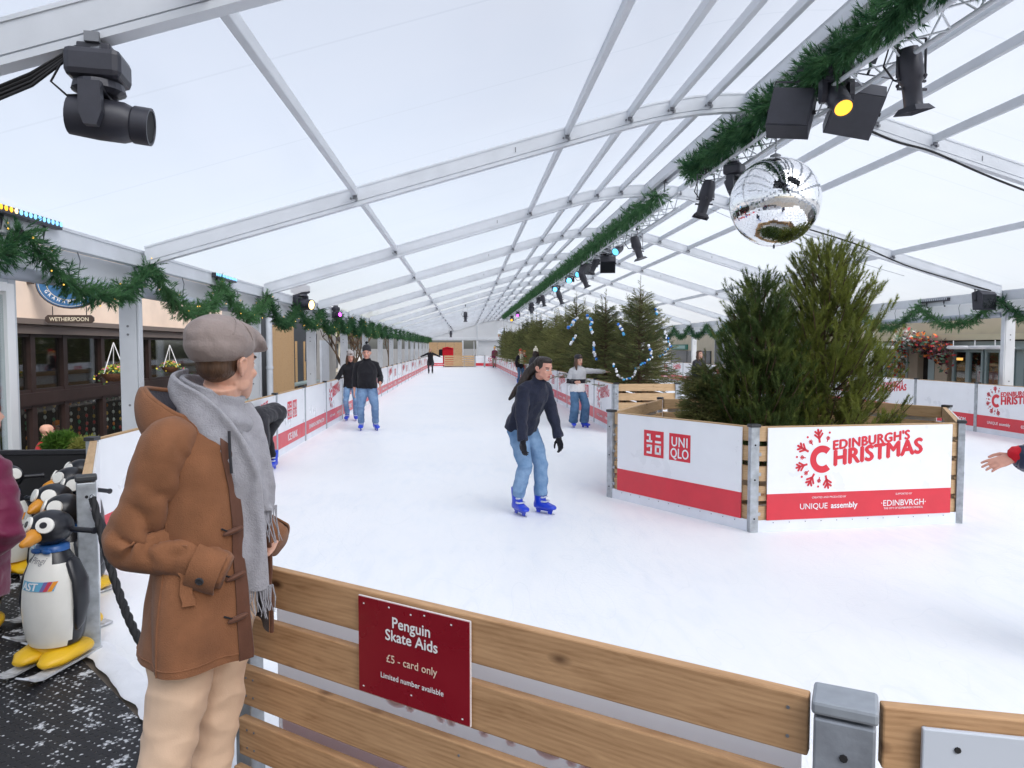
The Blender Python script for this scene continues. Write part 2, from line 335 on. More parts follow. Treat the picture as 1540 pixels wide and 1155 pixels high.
g = MB(); n = len(MAT); g.add([(x, y, -.012) for x, y in MAT] + [(x, y, -.034) for x, y in MAT], [tuple(range(n))] + [(i, i + n, (i + 1) % n + n, (i + 1) % n) for i in range(n)])
tag(g.build('rubber_mat', mm), 'black rubber mat dusted with snow outside the gate opening', 'mat')

# ---------------------------------------------------------------- the tent
tent = thing('marquee_tent', 'long white clear-span tent with aluminium arches over the rink', 'tent', (XM, 0, 0))
TX = XM
def tobj(name, mb, m, smooth=None, parent=None):
    for i, v in enumerate(mb.v): mb.v[i] = (v[0] - TX, v[1], v[2])
    return mb.build(name, m, parent or tent, smooth)
FR = [3.85 + 5 * k for k in range(-1, 16)]
XS = sorted(set([XL + .11, XR - .11] + [XM + s * d for s in (-1, 1) for d in (6.2, 5, 3.6, 2.6, 2., 1.6, 1.3, 1., .7, .4)] + [XM]))
PUR = [4.95, 2.36, 1.58, 1.05, .58]
def rafter(y):
    g = MB()
    def sweep(z0, z1, hw):
        rings = []
        for x in XS:
            zt = z_roof(x)
            rings.append([(x, y - hw, zt + z1), (x, y + hw, zt + z1), (x, y + hw, zt + z0), (x, y - hw, zt + z0)])
        g.loft(rings)
    sweep(-.185, -.012, .05); sweep(-.195, -.185, .038); sweep(-.235, -.195, .05)
    sweep(-.030, -.006, .058)
    return g
def clips(y):
    g = MB()
    for s in (-1, 1):
        for d in PUR:
            x = XM + s * d; z = z_roof(x)
            for sy in (-1, 1):
                g.box((x, y + sy * .062, z - .115), (.05, .024, .07)); g.box((x + .02, y + sy * .072, z - .16), (.025, .03, .03)); g.tube([(x - .05, y + sy * .052, z - .15), (x - .05, y + sy * .068, z - .15)], .012, 6)
        g.box((XM + s * 3.0, y - .052, z_roof(XM + 3.0) - .11), (.012, .006, .06))
    return g
for y in FR:
    r = tobj('rafter', rafter(y), M['alu']); tobj('clip', clips(y), M['alu_dark'], None, r)
    for x, s in ((XL - .11, -1), (XR + .11, 1)):
        g = MB(); g.box((x, y, 1.36), (.2, .1, 2.74)); g.box((x - s * .106, y, 1.35), (.012, .075, 2.70)); g.box((x - s * .12, y, 1.35), (.018, .1, 2.70)); g.box((x, y, -.02), (.34, .26, .03))
        ps = tobj('post', g, M['alu'])
        h = MB()
        for zz in (1.05, 1.9, 2.0): h.tube([(x, y - .056, zz), (x, y - .049, zz)], .014, 8)
        tobj('bolt', h, M['alu_dark'], None, ps)
Y0, Y1 = FR[0], FR[-1]
for s in (-1, 1):
    for d in PUR:
        x = XM + s * d; z = z_roof(x); g = MB(); g.box((x, (Y0 + Y1) / 2, z - .065), (.062, Y1 - Y0 - .1, .10), b=.008)
        tobj('purlin', g, M['alu'])
g = MB()
for dx in (-.08, .08): g.box((XM + dx, (Y0 + Y1) / 2, 4.93 - .095), (.075, Y1 - Y0, .17))
g.box((XM, (Y0 + Y1) / 2, 4.93 - .03), (.235, Y1 - Y0, .028)); tobj('ridge_beam', g, M['alu'])
for x, s in ((XL, -1), (XR, 1)):
    g = MB(); g.box((x - s * .02, (Y0 + Y1) / 2, 2.80), (.09, Y1 - Y0, .165)); g.box((x - s * .03, (Y0 + Y1) / 2, 2.712), (.11, Y1 - Y0, .012)); g.box((x - s * .05, (Y0 + Y1) / 2, 2.888), (.05, Y1 - Y0, .03)); tobj('eave_beam', g, M['alu'])
    for a, b in zip(FR[:-1], FR[1:]):
        g = MB(); g.box((x + s * .06, (a + b) / 2, 2.56), (.012, b - a - .14, .30)); vl = tobj('valance', g, M['pvc'])
        g = MB(); g.tube([(x + s * .04, a + .1, 2.415), (x + s * .04, (a + b) / 2, 2.40), (x + s * .04, b - .1, 2.415)], .062, 14); tobj('rolled_curtain', g, M['roll'], 60)
        g = MB()
        for q in (.25, .72):
            yy = a + (b - a) * q; g.tube([(x - s * .03, yy, 2.74), (x - s * .045, yy + .04, 2.62), (x - s * .03, yy + .02, 2.46), (x - s * .03, yy + .02, 2.34)], .006, 5)
        tobj('strap', g, M['alu_dark'], None, vl)
# roof membrane: thin translucent white film
mr = bpy.data.materials.new('roof film'); mr.use_nodes = True; t = mr.node_tree; L = t.links; t.nodes.clear()
out = t.nodes.new('ShaderNodeOutputMaterial'); tl = t.nodes.new('ShaderNodeBsdfTranslucent'); tp = t.nodes.new('ShaderNodeBsdfTransparent'); df = t.nodes.new('ShaderNodeBsdfGlossy'); df.inputs['Roughness'].default_value = .12
tp.inputs[0].default_value = (.93, .96, 1, 1)
tc = t.nodes.new('ShaderNodeTexCoord'); n1 = t.nodes.new('ShaderNodeTexNoise'); n1.inputs['Scale'].default_value = .5; n1.inputs['Detail'].default_value = 4; L.new(tc.outputs['Object'], n1.inputs['Vector'])
rp = ramp(t, [(.3, (.90, .93, .985)), (.7, (.95, .965, 1))]); L.new(n1.outputs[0], rp.inputs[0])
sx = t.nodes.new('ShaderNodeSeparateXYZ'); L.new(tc.outputs['Object'], sx.inputs[0])
md = t.nodes.new('ShaderNodeMath'); md.operation = 'PINGPONG'; md.inputs[1].default_value = .83; L.new(sx.outputs['Y'], md.inputs[0])
lt = t.nodes.new('ShaderNodeMath'); lt.operation = 'LESS_THAN'; lt.inputs[1].default_value = .012; L.new(md.outputs[0], lt.inputs[0])
mk = t.nodes.new('ShaderNodeMix'); mk.data_type = 'RGBA'; L.new(lt.outputs[0], mk.inputs[0]); L.new(rp.outputs[0], mk.inputs[6]); mk.inputs[7].default_value = (.86, .885, .93, 1); L.new(mk.outputs[2], tl.inputs[0])
m1 = t.nodes.new('ShaderNodeMixShader'); m1.inputs[0].default_value = .56; L.new(tl.outputs[0], m1.inputs[1]); L.new(tp.outputs[0], m1.inputs[2])
m2 = t.nodes.new('ShaderNodeMixShader'); m2.inputs[0].default_value = .05; L.new(m1.outputs[0], m2.inputs[1]); L.new(df.outputs[0], m2.inputs[2])
L.new(m2.outputs[0], out.inputs['Surface']); M['film'] = mr
for a, b in zip(FR[:-1], FR[1:]):
    g = MB(); xs = [XL - .2] + [x for x in XS[1:-1]] + [XR + .2]; rows = []
    for k, yy in enumerate((a, a + 1.2, (a + b) / 2, b - 1.2, b)):
        rows.append([(x, yy, z_roof(x) + .012 - (0.0, .03, .04, .03, 0.0)[k] * (1 if abs(x - XM) > 1.8 else .3)) for x in xs])
    n = len(xs); vs = [p for r in rows for p in r]; fs = [(i * n + j, i * n + j + 1, (i + 1) * n + j + 1, (i + 1) * n + j) for i in range(4) for j in range(n - 1)]
    g.add(vs, fs); tobj('roof_panel', g, M['film'], 60)
# far gable wall
g = MB(); xs = [XL - .2] + XS[1:-1] + [XR + .2]; poly = [(x, z_roof(x) - .02) for x in xs]
vs = [(x, Y1 + .02, 2.70) for x in xs] + [(x, Y1 + .02, z) for x, z in poly]; n = len(xs)
g.add(vs, [(j, j + 1, n + j + 1, n + j) for j in range(n - 1)]); tobj('gable_panel', g, M['pvc'])
g = MB()
g.box((XM, Y1 - .05, 2.60), (XR - XL, .12, .2))
for x in (-.3, 1.3, 5.9): g.box((x, Y1 - .05, 1.3), (.18, .12, 2.5))
g.box((1.3, Y1 - .04, 3.5), (.12, .08, 1.9)); tobj('gable_beam', g, M['alu'])
g = MB(); g.box((.95, Y1 + .3, 1.2), (.1, .04, 2.4)); g.box((3.5, Y1 + .3, 1.25), (4.2, .03, 2.5)); g.box((9, Y1 + .3, 1.25), (5, .03, 2.5)); tobj('end_wall', g, M['pvc'])
# ---------------------------------------------------------------- logos and rink barriers
def ring_poly(mb, cx, cz, r0, r1, a0, a1, y, n=28, mi=0, sq=1.0):
    vs = []
    for i in range(n + 1):
        a = a0 + (a1 - a0) * i / n
        vs += [(cx + r0 * math.cos(a) * sq, y, cz + r0 * math.sin(a)), (cx + r1 * math.cos(a) * sq, y, cz + r1 * math.sin(a))]
    mb.add(vs, [(2 * i, 2 * i + 1, 2 * i + 3, 2 * i + 2) for i in range(n)], mi)
def line2(mb, p, q, w_, y, mi=0):
    p = Vector(p); q = Vector(q); d = (q - p).normalized(); n = Vector((-d.y, d.x)) * (w_ / 2)
    mb.add([(a.x, y, a.y) for a in (p - n, q - n, q + n, p + n)], [(0, 1, 2, 3)], mi)
def disc2(mb, x, z, r, y, mi=0, n=12): mb.add([(x + r * math.cos(2 * math.pi * k / n), y, z + r * math.sin(2 * math.pi * k / n)) for k in range(n)], [tuple(range(n))], mi)
def logo_squares(parent, x, z, s, y=-.016, mats=None, gap=.2):
    """two red squares: four square glyphs, and three + three letters. x, z: lower left corner; s: side"""
    g = MB(); y2 = y - .002
    for k in (0, 1):
        x0 = x + k * s * (1 + gap); g.add([(x0, y, z), (x0 + s, y, z), (x0 + s, y, z + s), (x0, y, z + s)], [(0, 1, 2, 3)], 0)
    u = s / 16.; b = 1.35 * u
    L_ = lambda a, c: line2(g, (x + a[0] * u, z + a[1] * u), (x + c[0] * u, z + c[1] * u), b, y2, 1)
    L_((2.5, 13.2), (5.7, 13.2)); L_((5.0, 13.8), (5.0, 9.4)); L_((2.2, 9.4), (7., 9.4))                       # first glyph
    L_((9.8, 13.0), (13.4, 13.0)); L_((9.2, 9.4), (14., 9.4))                                                 # second
    L_((3.1, 7.2), (3.1, 5.4)); L_((2.5, 6.6), (6.8, 6.6)); L_((6.2, 7.2), (6.0, 2.2)); L_((2.4, 2.4), (6.6, 2.4))   # third
    L_((9.2, 6.7), (14., 6.7)); L_((9.8, 7.2), (9.8, 2.0)); L_((13.3, 7.2), (13.3, 2.0)); L_((9.2, 2.5), (14., 2.5))  # fourth
    x1 = x + s * (1 + gap) + s / 2
    put_text(g, "UNI", x1, z + s * .53, s * .50, y2, .022, sx=.86, mi=1, space=1.12); put_text(g, "QLO", x1, z + s * .11, s * .50, y2, .022, sx=.80, mi=1, space=1.05)
    return g.build('logo', mats or [M['redlogo'], M['wprint']], parent, fixn=False)
def sprig(g, x, z, a, s, y):
    c = Vector((x, z)); d = Vector((math.cos(a), math.sin(a))); n = Vector((-d.y, d.x)); e = c + d * s; line2(g, c, e, s * .17, y)
    disc2(g, e.x, e.y, s * .085, y)
    for q in (.32, .62):
        for k in (-1, 1):
            b_ = c + d * (s * q); f = b_ + (d * .8 + n * k * .75) * (s * (.42 if q < .5 else .34)); line2(g, b_, f, s * .16, y); disc2(g, f.x, f.y, s * .08, y)
def logo_fest(parent, x, z, w_, y=-.016, m=None, mirror=False, thick=True):
    """EDINBURGH'S over CHRISTMAS, slanting up, the C in a burst of snowflake sprigs. x, z: centre of the C; w_: width of the words"""
    g = MB(); sh = .11; s = w_
    r = s * .135
    ring_poly(g, x, z, r * .50, r, R(48), R(312), y, 30, 0, .95)
    for k, (dx, dz) in enumerate(((-.5, 0), (.5, 0), (0, .35), (0, -.35), (0, 0))):
        put_text(g, "HRISTMAS", x + r * .86 + dx * s * .023, z - r * .50 + dz * s * .023, s * .215, y - k * .0003, 0, 'LEFT', sh, .97, space=1.04)
        put_text(g, "EDINBURGH'S", x + r * .80 + dx * s * .014, z + r * .66 + dz * s * .014, s * .128, y - k * .0003, 0, 'LEFT', sh, 1.0, space=1.06)
    for a, rr, k in ((100, 1.22, .95), (152, 1.22, .95), (196, 1.2, .9), (240, 1.2, .95), (284, 1.22, .95)):
        A = R(a); sprig(g, x + r * rr * math.cos(A), z + r * rr * math.sin(A), A, r * k, y)
    for a in (74, 126, 174, 218, 262):
        A = R(a); sprig(g, x + r * 1.3 * math.cos(A), z + r * 1.3 * math.sin(A), A, r * .42, y); disc2(g, x + r * 2.0 * math.cos(A), z + r * 2.0 * math.sin(A), r * .085, y)
    return g.build('logo', m or M['redlogo'], parent, fixn=False)
def barrier_geo(L_, kind, near):
    """children of one barrier, local x along it, outer (rink) face at -y"""
    H_ = 1.0; out = []
    g = MB(); g.box((L_ / 2, -.008, .555 + .11), (L_ - .14 if near else L_ - .09, .012, .665)); out.append(('panel', g, M['white']))
    return out
def barrier(a, b, kind, label, group, near=False, flip=False, boards=True, caps=True):
    a = Vector((*a, 0)); b = Vector((*b, 0)); d = b - a; L_ = d.length; rz = math.atan2(d.y, d.x)
    t_ = thing('rink_barrier', label, 'barrier', a, rz, group)
    e = .13 if near else .05
    x0, x1 = e, L_ - e
    g = MB(); g.box(((x0 + x1) / 2, -.008, .54 + .135), (x1 - x0, .012, .63)); pn = g.build('panel', M['white'], t_)
    g = MB(); g.box(((x0 + x1) / 2, -.010, .235), (x1 - x0, .012, .25)); g.build('red_band', M['red'], t_)
    g = MB(); g.box((L_ / 2, -.002, .056), (L_ - .06, .012, .11)); kb = g.build('kickboard', M['whiteb'], t_)
    if near:
        g = MB()
        for i in range(12): g.tube([(.2 + i * (L_ - .4) / 11, -.007, .085), (.2 + i * (L_ - .4) / 11, -.012, .085)], .005, 6)
        g.build('screw', M['alu_dark'], kb)
    if boards:
        for i in range(5 if near else 2):
            z = 1.0 - .07 - i * (.19 if near else .4); g = MB(); g.box((L_ / 2, .035, z), (L_ - .1, .044, .14), b=.004 if near else 0); g.build('board', M['wood_pale'], t_)
    g = MB(); g.box((0, .012, .5), (.085, .06, 1.0), b=.004 if near else 0)
    if near:
        for z in (.17, .36, .55, .74): g.box((.055, .02, z), (.03, .05, .03))
    ps = g.build('post', M['steel'], t_)
    if near:
        g = MB()
        for z in (.13, .5, .83): g.tube([(0, -.0185, z), (0, -.0215, z)], .009, 8)
        g.build('bolt', M['blackm'], ps)
    if caps: g = MB(); g.box((0, .012, 1.012), (.105, .08, .03), b=.006 if near else 0); g.build('post_cap', M['cap'], ps)
    cx = L_ / 2
    if kind == 'squares':
        s = .30; logo_squares(t_, cx - s * 1.1, .53, s)
        g = MB(); put_text(g, "ICE RINK", cx, .175, .17, -.0185, .03); g.build('lettering', M['wprint'], t_, fixn=False)
    elif kind == 'squares_near':
        s = .30; logo_squares(t_, L_ * .28, .56, s * .95, gap=.27)
    elif kind == 'none': pass
    elif kind == 'web':
        g = MB(); put_text(g, "EDINBURGH-CHRISTMAS.COM", cx, .195, .105, -.0185, .03); g.build('lettering', M['wprint'], t_, fixn=False)
    else:
        logo_fest(t_, cx - .42, .68, .98)
        g = MB(); put_text(g, "UNIQUE", cx - .50, .205, .078, -.0185, .004); put_text(g, "assembly", cx - .18, .205, .078, -.0185, .025)
        put_text(g, "·EDINBVRGH·", cx + .46, .205, .082, -.0185, .006)
        if near:
            put_text(g, "CREATED AND PRODUCED BY", cx - .34, .305, .026, -.0185, 0); put_text(g, "SUPPORTED BY", cx + .46, .31, .026, -.0185, 0); put_text(g, "THE CITY OF EDINBURGH COUNCIL", cx + .46, .172, .026, -.0185, .004)
        g.build('lettering', M['wprint'], t_, fixn=False)
    return t_
KW = {'none': 'without print', 'squares': 'with two red logo squares', 'web': 'with a web address on its band', 'fest': 'with a red snowflake logo', 'squares_near': ''}
# pub side, seen from +x: run from far to near so that -y local faces the ice
ys = [5.9, 7.4, 9.4] + [11.4 + 2 * k for k in range(26)]
pat = {11.4: 'squares', 13.4: 'web', 15.4: 'fest'}
for i, (y0, y1) in enumerate(zip(ys[:-1], ys[1:])):
    k = ('squares', 'web', 'fest')[(i - 3) % 3] if i > 1 else 'none'
    b_ = barrier((-3.0, y0), (-3.0, y1), k, f"white red-banded barrier {KW[k]}, {ORD[i]} along the pub side", 'barriers along the pub side of the ice')
# right side of the rink (outer)
ys = [10.0 + 1.98 * k for k in range(15)]
for i, (y0, y1) in enumerate(zip(ys[:-1], ys[1:])):
    k = ('squares', 'web', 'fest')[(i + 2) % 3] 
    k = {1: 'fest', 2: 'web'}.get(i, k)
    barrier((10.55, y1), (10.55, y0), k, f"white red-banded barrier {KW[k]}, {ORD[i]} before the glass restaurant doors", 'barriers along the restaurant side of the ice')
# tree island, its pub-facing side, tapering away
isl = [(3.02 - .010 * (y - 14.2), y) for y in [14.25 + 2.05 * k for k in range(24)]]
for i, (p0, p1) in enumerate(zip(isl[:-1], isl[1:])):
    k = ('fest', 'squares', 'web')[i % 3]
    barrier(p1, p0, k, f"white red-banded barrier {KW[k]}, {ORD[i]} along the spruce row", 'barriers along the spruce row')
# hexagon round the two pines
HX = [(1.68, 8.10), (2.71, 6.46), (4.92, 6.68), (6.03, 8.48), (5.0, 10.35), (2.80, 10.07)]
lab = ['white near barrier with two red logo squares, left face of the pine enclosure', 'white near barrier with large red festival logo and sponsor names, in front of the pines',
       'hexagon barrier to the right of the pines seen along its boards', 'hexagon barrier behind the bigger pine', 'hexagon barrier behind the pines facing the spruce planter', 'hexagon barrier on the far left of the pines']
for i in range(6):
    a, b = HX[i], HX[(i + 1) % 6]
    barrier(a, b, ('squares_near', 'fest', 'web', 'web', 'web', 'web')[i], lab[i], 'barriers round the two pines', True)
# far end of the rink
for i, (x0, x1, k) in enumerate(((-3.0, -1.92, 'web'), (.85, 1.62, 'fest'))):
    barrier((x0, 62.1), (x1, 62.1), 'web' if i == 0 else 'none', ('white barrier with red band at the far end, beside the pub-side corner', 'narrow white barrier with red band at the far end, right of the wooden gate')[i], 'barriers at the far end')
barrier((1.66, 61.0), (3.6, 61.0), 'fest', 'long white barrier behind the red-jacketed steward at the far end', 'barriers at the far end')
def slat_fence(x0, x1, y, label):
    t_ = thing('slat_fence', label, 'fence', (x0, y, 0), 0, 'wooden gates at the far end'); L_ = x1 - x0
    for i in range(5): g = MB(); g.box((L_ / 2, 0, .94 - i * .19), (L_, .04, .14)); g.build('board', M['wood_pale'], t_)
    for x in (.03, L_ - .03): g = MB(); g.box((x, .05, .5), (.07, .06, 1.02)); g.build('post', M['steel'], t_)
slat_fence(-1.86, -.12, 62.1, 'wider wooden slatted gate at the far end of the ice'); slat_fence(-.08, .78, 62.1, 'narrower wooden slatted gate at the far end of the ice')

# ---------------------------------------------------------------- foreground fence, sign, gate posts
FA, FB, FC = Vector((-.94, 2.80, 0)), Vector((.845, 1.555, 0)), Vector((2.8, 1.0, 0))
FH = .935
def front_fence(a, b, label, end_post, start=0.04):
    d = b - a; L_ = d.length; rz = math.atan2(d.y, d.x)
    t_ = thing('slat_fence', label, 'fence', a, rz, 'wooden fence in front of the ice')
    for i in range(5):
        g = MB(); s = start + (0, .0, .0, .035, .0)[i]; g.box(((s + L_) / 2 - .02, .0, FH - .073 - i * .206), (L_ - s - .05, .034, .146), b=.005)
        o = g.build('board', M['wood%d' % i], t_)
    g = MB(); g.box((L_ / 2 + .05, .10, .42), (L_ - .25, .006, .80)); pn = g.build('panel', M['backpanel'], t_)
    for i in range(5):
        g = MB()
        for xx in (.09, .13, L_ * .5, L_ - .13):
            for dz in (.035, -.035): g.tube([(xx + start, -.0175, FH - .073 - i * .206 + dz), (xx + start, -.0195, FH - .073 - i * .206 + dz)], .0045, 6)
        g.build('screw', M['alu_dark'], t_)
    return t_, L_
for i in range(5): M['wood%d' % i] = wood_mat('pine board grain', (.33, .185, .09), (.585, .365, .20), (.085, .04, .02), 1.7 * i + .4)
mb_ = mat('back of printed panel', (.85, .85, .86), .5); t, p, L = nodes(mb_)      # thin white plastic, light comes through it
tl_ = t.nodes.new('ShaderNodeBsdfTranslucent'); tl_.inputs[0].default_value = (.88, .88, .9, 1); xs_ = t.nodes.new('ShaderNodeMixShader'); xs_.inputs[0].default_value = .6; L.new(p.outputs[0], xs_.inputs[1]); L.new(tl_.outputs[0], xs_.inputs[2]); L.new(xs_.outputs[0], t.nodes['Material Output'].inputs['Surface'])
M['backpanel'] = mb_; M['pinkback'] = mat('print showing through', (.86, .74, .75), .5); see_through(M['pinkback'], (.90, .80, .81), .6)
f1, L1 = front_fence(FA, FB, 'wooden slatted fence carrying the red price sign beside the brown-coated man', True)
g = MB(); put_text(g, "CHRISTMAS", L1 * .62, .50, .24, .094, .03, mirror=True)
g.box((L1 / 2 + .05, .0955, .22), (L1 - .3, .002, .2)); g.build('faded_print', M['pinkback'], f1, fixn=False)
f2, L2 = front_fence(FB + Vector((.060, -.018, 0)), FC, 'wooden slatted fence at the bottom right corner with a grey board', True)
g = MB(); g.box((.62, -.034, .565), (1.00, .014, .68), b=.003); M['greyboard'] = mat('grey white board', (.52, .57, .65), .35, 0, .03, 3.); g.build('board_sheet', M['greyboard'], f2)
g = MB(); g.tube([(.19, -.040, .865), (.19, -.044, .865)], .007, 8); g.build('screw', M['blackm'], f2)
def big_post(loc, rz, label, w_=.115, h=1.03):
    t_ = thing('fence_post', label, 'post', loc, rz, 'galvanised rink posts')
    g = MB(); g.box((0, 0, h / 2 - .01), (w_, w_ * .8, h - .02), b=.006); g.build('post_body', M['steel_dark'] if w_ > .11 else M['steel'], t_)
    g = MB(); g.box((0, 0, h + .004), (w_ + .010, w_ * .8 + .010, .032), b=.008); g.build('post_cap', M['capgrey'] if w_ > .11 else M['cap'], t_)
    g = MB(); g.tube([(0, -w_ * .4 - .004, h - .1), (0, -w_ * .4, h - .1)], .009, 8); g.build('bolt', M['blackm'], t_); return t_
M['steel_dark'] = mat('dull galvanised steel', (.30, .33, .38), .45, .3, .25, 12., .1, 60); M['capgrey'] = mat('grey plastic cap', (.27, .30, .34), .5, 0, .1, 20.)
big_post((.872, 1.541, 0), R(-30), 'dull grey square steel post between the two front wooden fences', .128, .925)
gp = big_post((-2.17, 4.17, 0), R(28), 'galvanised gate post with black cap beside the penguin skate aids', .10, 1.0)
big_post((-.87, 2.84, 0), R(-34), 'galvanised end post of the front fence behind the brown coat', .09, .85)
# return barrier between gate post and the pub-side run (seen nearly edge on)
rb = thing('rink_barrier', 'white barrier with wooden top edge beside the penguin skate aids', 'barrier', (-2.98, 5.86, 0), math.atan2(4.24 - 5.86, -2.20 + 2.98), None)
Lr = math.hypot(4.24 - 5.86, .78)
g = MB(); g.box((Lr / 2, .03, .54), (Lr, .012, .9)); g.build('panel', M['white'], rb)
g = MB(); g.box((Lr / 2, .025, .2), (Lr - .05, .02, .22)); g.build('red_band', M['red'], rb)
for i in range(5): g = MB(); g.box((Lr / 2, -.002, .93 - i * .19), (Lr, .05, .14)); g.build('board', M['wood_pale'], rb)
# rope
rp_ = thing('rope', 'thick black twisted rope hanging from the gate post across the opening', 'rope', (-2.14, 4.15, .0))
pa = Vector((-2.10, 4.10, .90)); pb = Vector((-.92, 2.84, .80)); N = 130; pts = []
for i in range(N + 1):
    u = i / N; c = pa.lerp(pb, u); c.z -= .62 * 4 * u * (1 - u) * (1.0 if u < .5 else 1.0); pts.append(c)
g = MB()
for k in range(3):
    q = []
    for i, c in enumerate(pts):
        tgt = (pts[min(i + 1, N)] - pts[max(i - 1, 0)]).normalized(); s_ = tgt.orthogonal().normalized(); b_ = tgt.cross(s_); a_ = i * .55 + k * 2.094
        q.append(c + (s_ * math.cos(a_) + b_ * math.sin(a_)) * .0105 - Vector((-2.14, 4.15, 0)))
    g.tube(q, .0125, 6)
g.build('rope_strand', M['blackm'], rp_, 60)
g = MB()
for i in range(3): g.tube([Vector((.035, -.045, .90 + .0 - i * .03)) + Vector((.012 * math.cos(a_), .0, .02 * math.sin(a_))) for a_ in [k * 2 * math.pi / 10 for k in range(11)]], .004, 5)
g.build('chain_link', M['chrome'], rp_)
# sign
sg = thing('price_sign', 'dark red sign with penguin skate aid prices screwed to the fence boards', 'sign', FA, math.atan2((FB - FA).y, (FB - FA).x))
def along(px, py):      # where a sight line meets the fence face
    n = Vector((-(FB - FA).y, (FB - FA).x, 0)).normalized(); d = _ray(px, py); o_ = Vector((0, 0, CAM_H)); k = (FA - n * .03 - o_).dot(n) / d.dot(n); q = o_ + d * k; return (q - FA).dot((FB - FA).normalized()), q.z
(sa, za), (sb_, zb), (sc, zc) = along(540, 894), along(708, 934), along(708, 1093)
sx0, sx1, sz1, sz0 = sa, sb_, (za + zb) / 2, zc
M['signred'] = mat('sign red', (.24, .006, .016), .28, 0, .06, 5., rvar=.08); M['signcream'] = mat('sign cream print', (.80, .62, .50), .4)
W = sx1 - sx0; H_ = sz1 - sz0
M['signedge'] = mat('white sign core', (.75, .72, .73), .5)
g = MB(); g.box((sx0 + W / 2, -.030, sz0 + H_ / 2), (W, .006, H_)); g.build('sign_core', M['signedge'], sg)
g = MB(); g.box((sx0 + W / 2, -.0345, sz0 + H_ / 2), (W - .004, .003, H_ - .005)); g.build('sign_board', M['signred'], sg)
yy = -.0372; g = MB(); cx = sx0 + W / 2
put_text(g, "Penguin", cx, sz0 + H_ * .755, H_ * .155, yy, .022); put_text(g, "Skate Aids", cx, sz0 + H_ * .62, H_ * .155, yy, .022); put_text(g, "Limited number available", cx, sz0 + H_ * .22, H_ * .078, yy, .008)
for sxx, szz in ((.06, .93), (.5, .93), (.94, .06), (.05, .07), (.85, .93), (.5, .13), (.62, .955), (.3, .95)): g.add([(sx0 + W * sxx + a_, yy, sz0 + H_ * szz + b_) for a_, b_ in ((-.004, -.002), (.003, -.003), (.004, .002), (-.002, .003))], [(0, 1, 2, 3)])
g.build('lettering', M['wprint'], sg, fixn=False)
g = MB(); put_text(g, "£5 - card only", cx, sz0 + H_ * .395, H_ * .112, yy, .012); g.build('price_line', M['signcream'], sg, fixn=False)
# ---------------------------------------------------------------- conifers, garlands
def foliage_mat(name, c0, c1, scale=5.):
    m = mat(name, c0, .55, spec=.25); t, p, L = nodes(m)
    tc = t.nodes.new('ShaderNodeTexCoord'); n = t.nodes.new('ShaderNodeTexNoise'); n.inputs['Scale'].default_value = scale; n.inputs['Detail'].default_value = 3; L.new(tc.outputs['Object'], n.inputs['Vector'])
    oi = t.nodes.new('ShaderNodeObjectInfo'); ad = t.nodes.new('ShaderNodeMath'); ad.operation = 'MULTIPLY_ADD'; ad.inputs[1].default_value = .3; ad.inputs[2].default_value = -.15; L.new(oi.outputs['Random'], ad.inputs[0])
    a2 = t.nodes.new('ShaderNodeMath'); a2.operation = 'ADD'; L.new(ad.outputs[0], a2.inputs[0]); L.new(n.outputs[0], a2.inputs[1])
    mid = tuple((a + b) / 2 for a, b in zip(c0, c1))
    r = ramp(t, [(.32, c0), (.5, mid), (.7, c1)]); L.new(a2.outputs[0], r.inputs[0]); L.new(r.outputs[0], p.inputs['Base Color'])
    tl = t.nodes.new('ShaderNodeBsdfTranslucent'); L.new(r.outputs[0], tl.inputs[0]); x = t.nodes.new('ShaderNodeMixShader'); x.inputs[0].default_value = .38; L.new(p.outputs[0], x.inputs[1]); L.new(tl.outputs[0], x.inputs[2]); L.new(x.outputs[0], t.nodes['Material Output'].inputs['Surface']); return m
M['pine'] = foliage_mat('pine needles', (.065, .100, .026), (.265, .30, .062), 4.)
M['pine_b'] = foliage_mat('blue green pine needles', (.075, .122, .036), (.30, .35, .085), 4.)
M['spruce'] = foliage_mat('spruce needles', (.085, .110, .045), (.30, .31, .115), 3.5)
M['garland'] = foliage_mat('garland needles', (.026, .095, .042), (.11, .25, .10), 7.)
M['bark'] = mat('bark', (.10, .065, .04), .85, 0, .3, 15., .6, 40)
def frames(D):
    D = D / np.linalg.norm(D, axis=1, keepdims=True); ref = np.where(np.abs(D[:, 2:3]) < .9, np.array([[0., 0, 1]]), np.array([[1., 0, 0]]))
    X = np.cross(ref, D); X /= np.linalg.norm(X, axis=1, keepdims=True); Y = np.cross(D, X); return X, Y, D
def needles(P, D, Ls, n, nl, nw, ang, rng, flat=0.):
    """needle triangles round shoots: P start points, D directions, Ls lengths; n needles each of length nl, width nw, leaning ang from the shoot axis"""
    K = len(P); X, Y, Z = frames(D)
    t = rng.random((K, n)) ** .85; phi = rng.random((K, n)) * 2 * np.pi; a = ang * (.7 + .6 * rng.random((K, n))) * (1.08 - .55 * t)
    ln = nl * (.75 + .5 * rng.random((K, n)))
    rad = np.cos(phi)[..., None] * X[:, None] + (np.sin(phi) * (1 - flat))[..., None] * Y[:, None]
    dr = np.cos(a)[..., None] * Z[:, None] + np.sin(a)[..., None] * rad
    base = P[:, None] + Z[:, None] * (t * Ls[:, None])[..., None]
    tang = np.cross(dr, Z[:, None] + .3 * X[:, None] * rng.standard_normal((K, n, 1))); tang /= (np.linalg.norm(tang, axis=2, keepdims=True) + 1e-9)
    w = (nw * (.7 + .6 * rng.random((K, n))))[..., None] * .5
    A = base - tang * w; B = base + tang * w; C = base + dr * ln[..., None]
    V = np.stack([A, B, C], 2).reshape(-1, 3); return V, np.arange(len(V)).reshape(-1, 3)
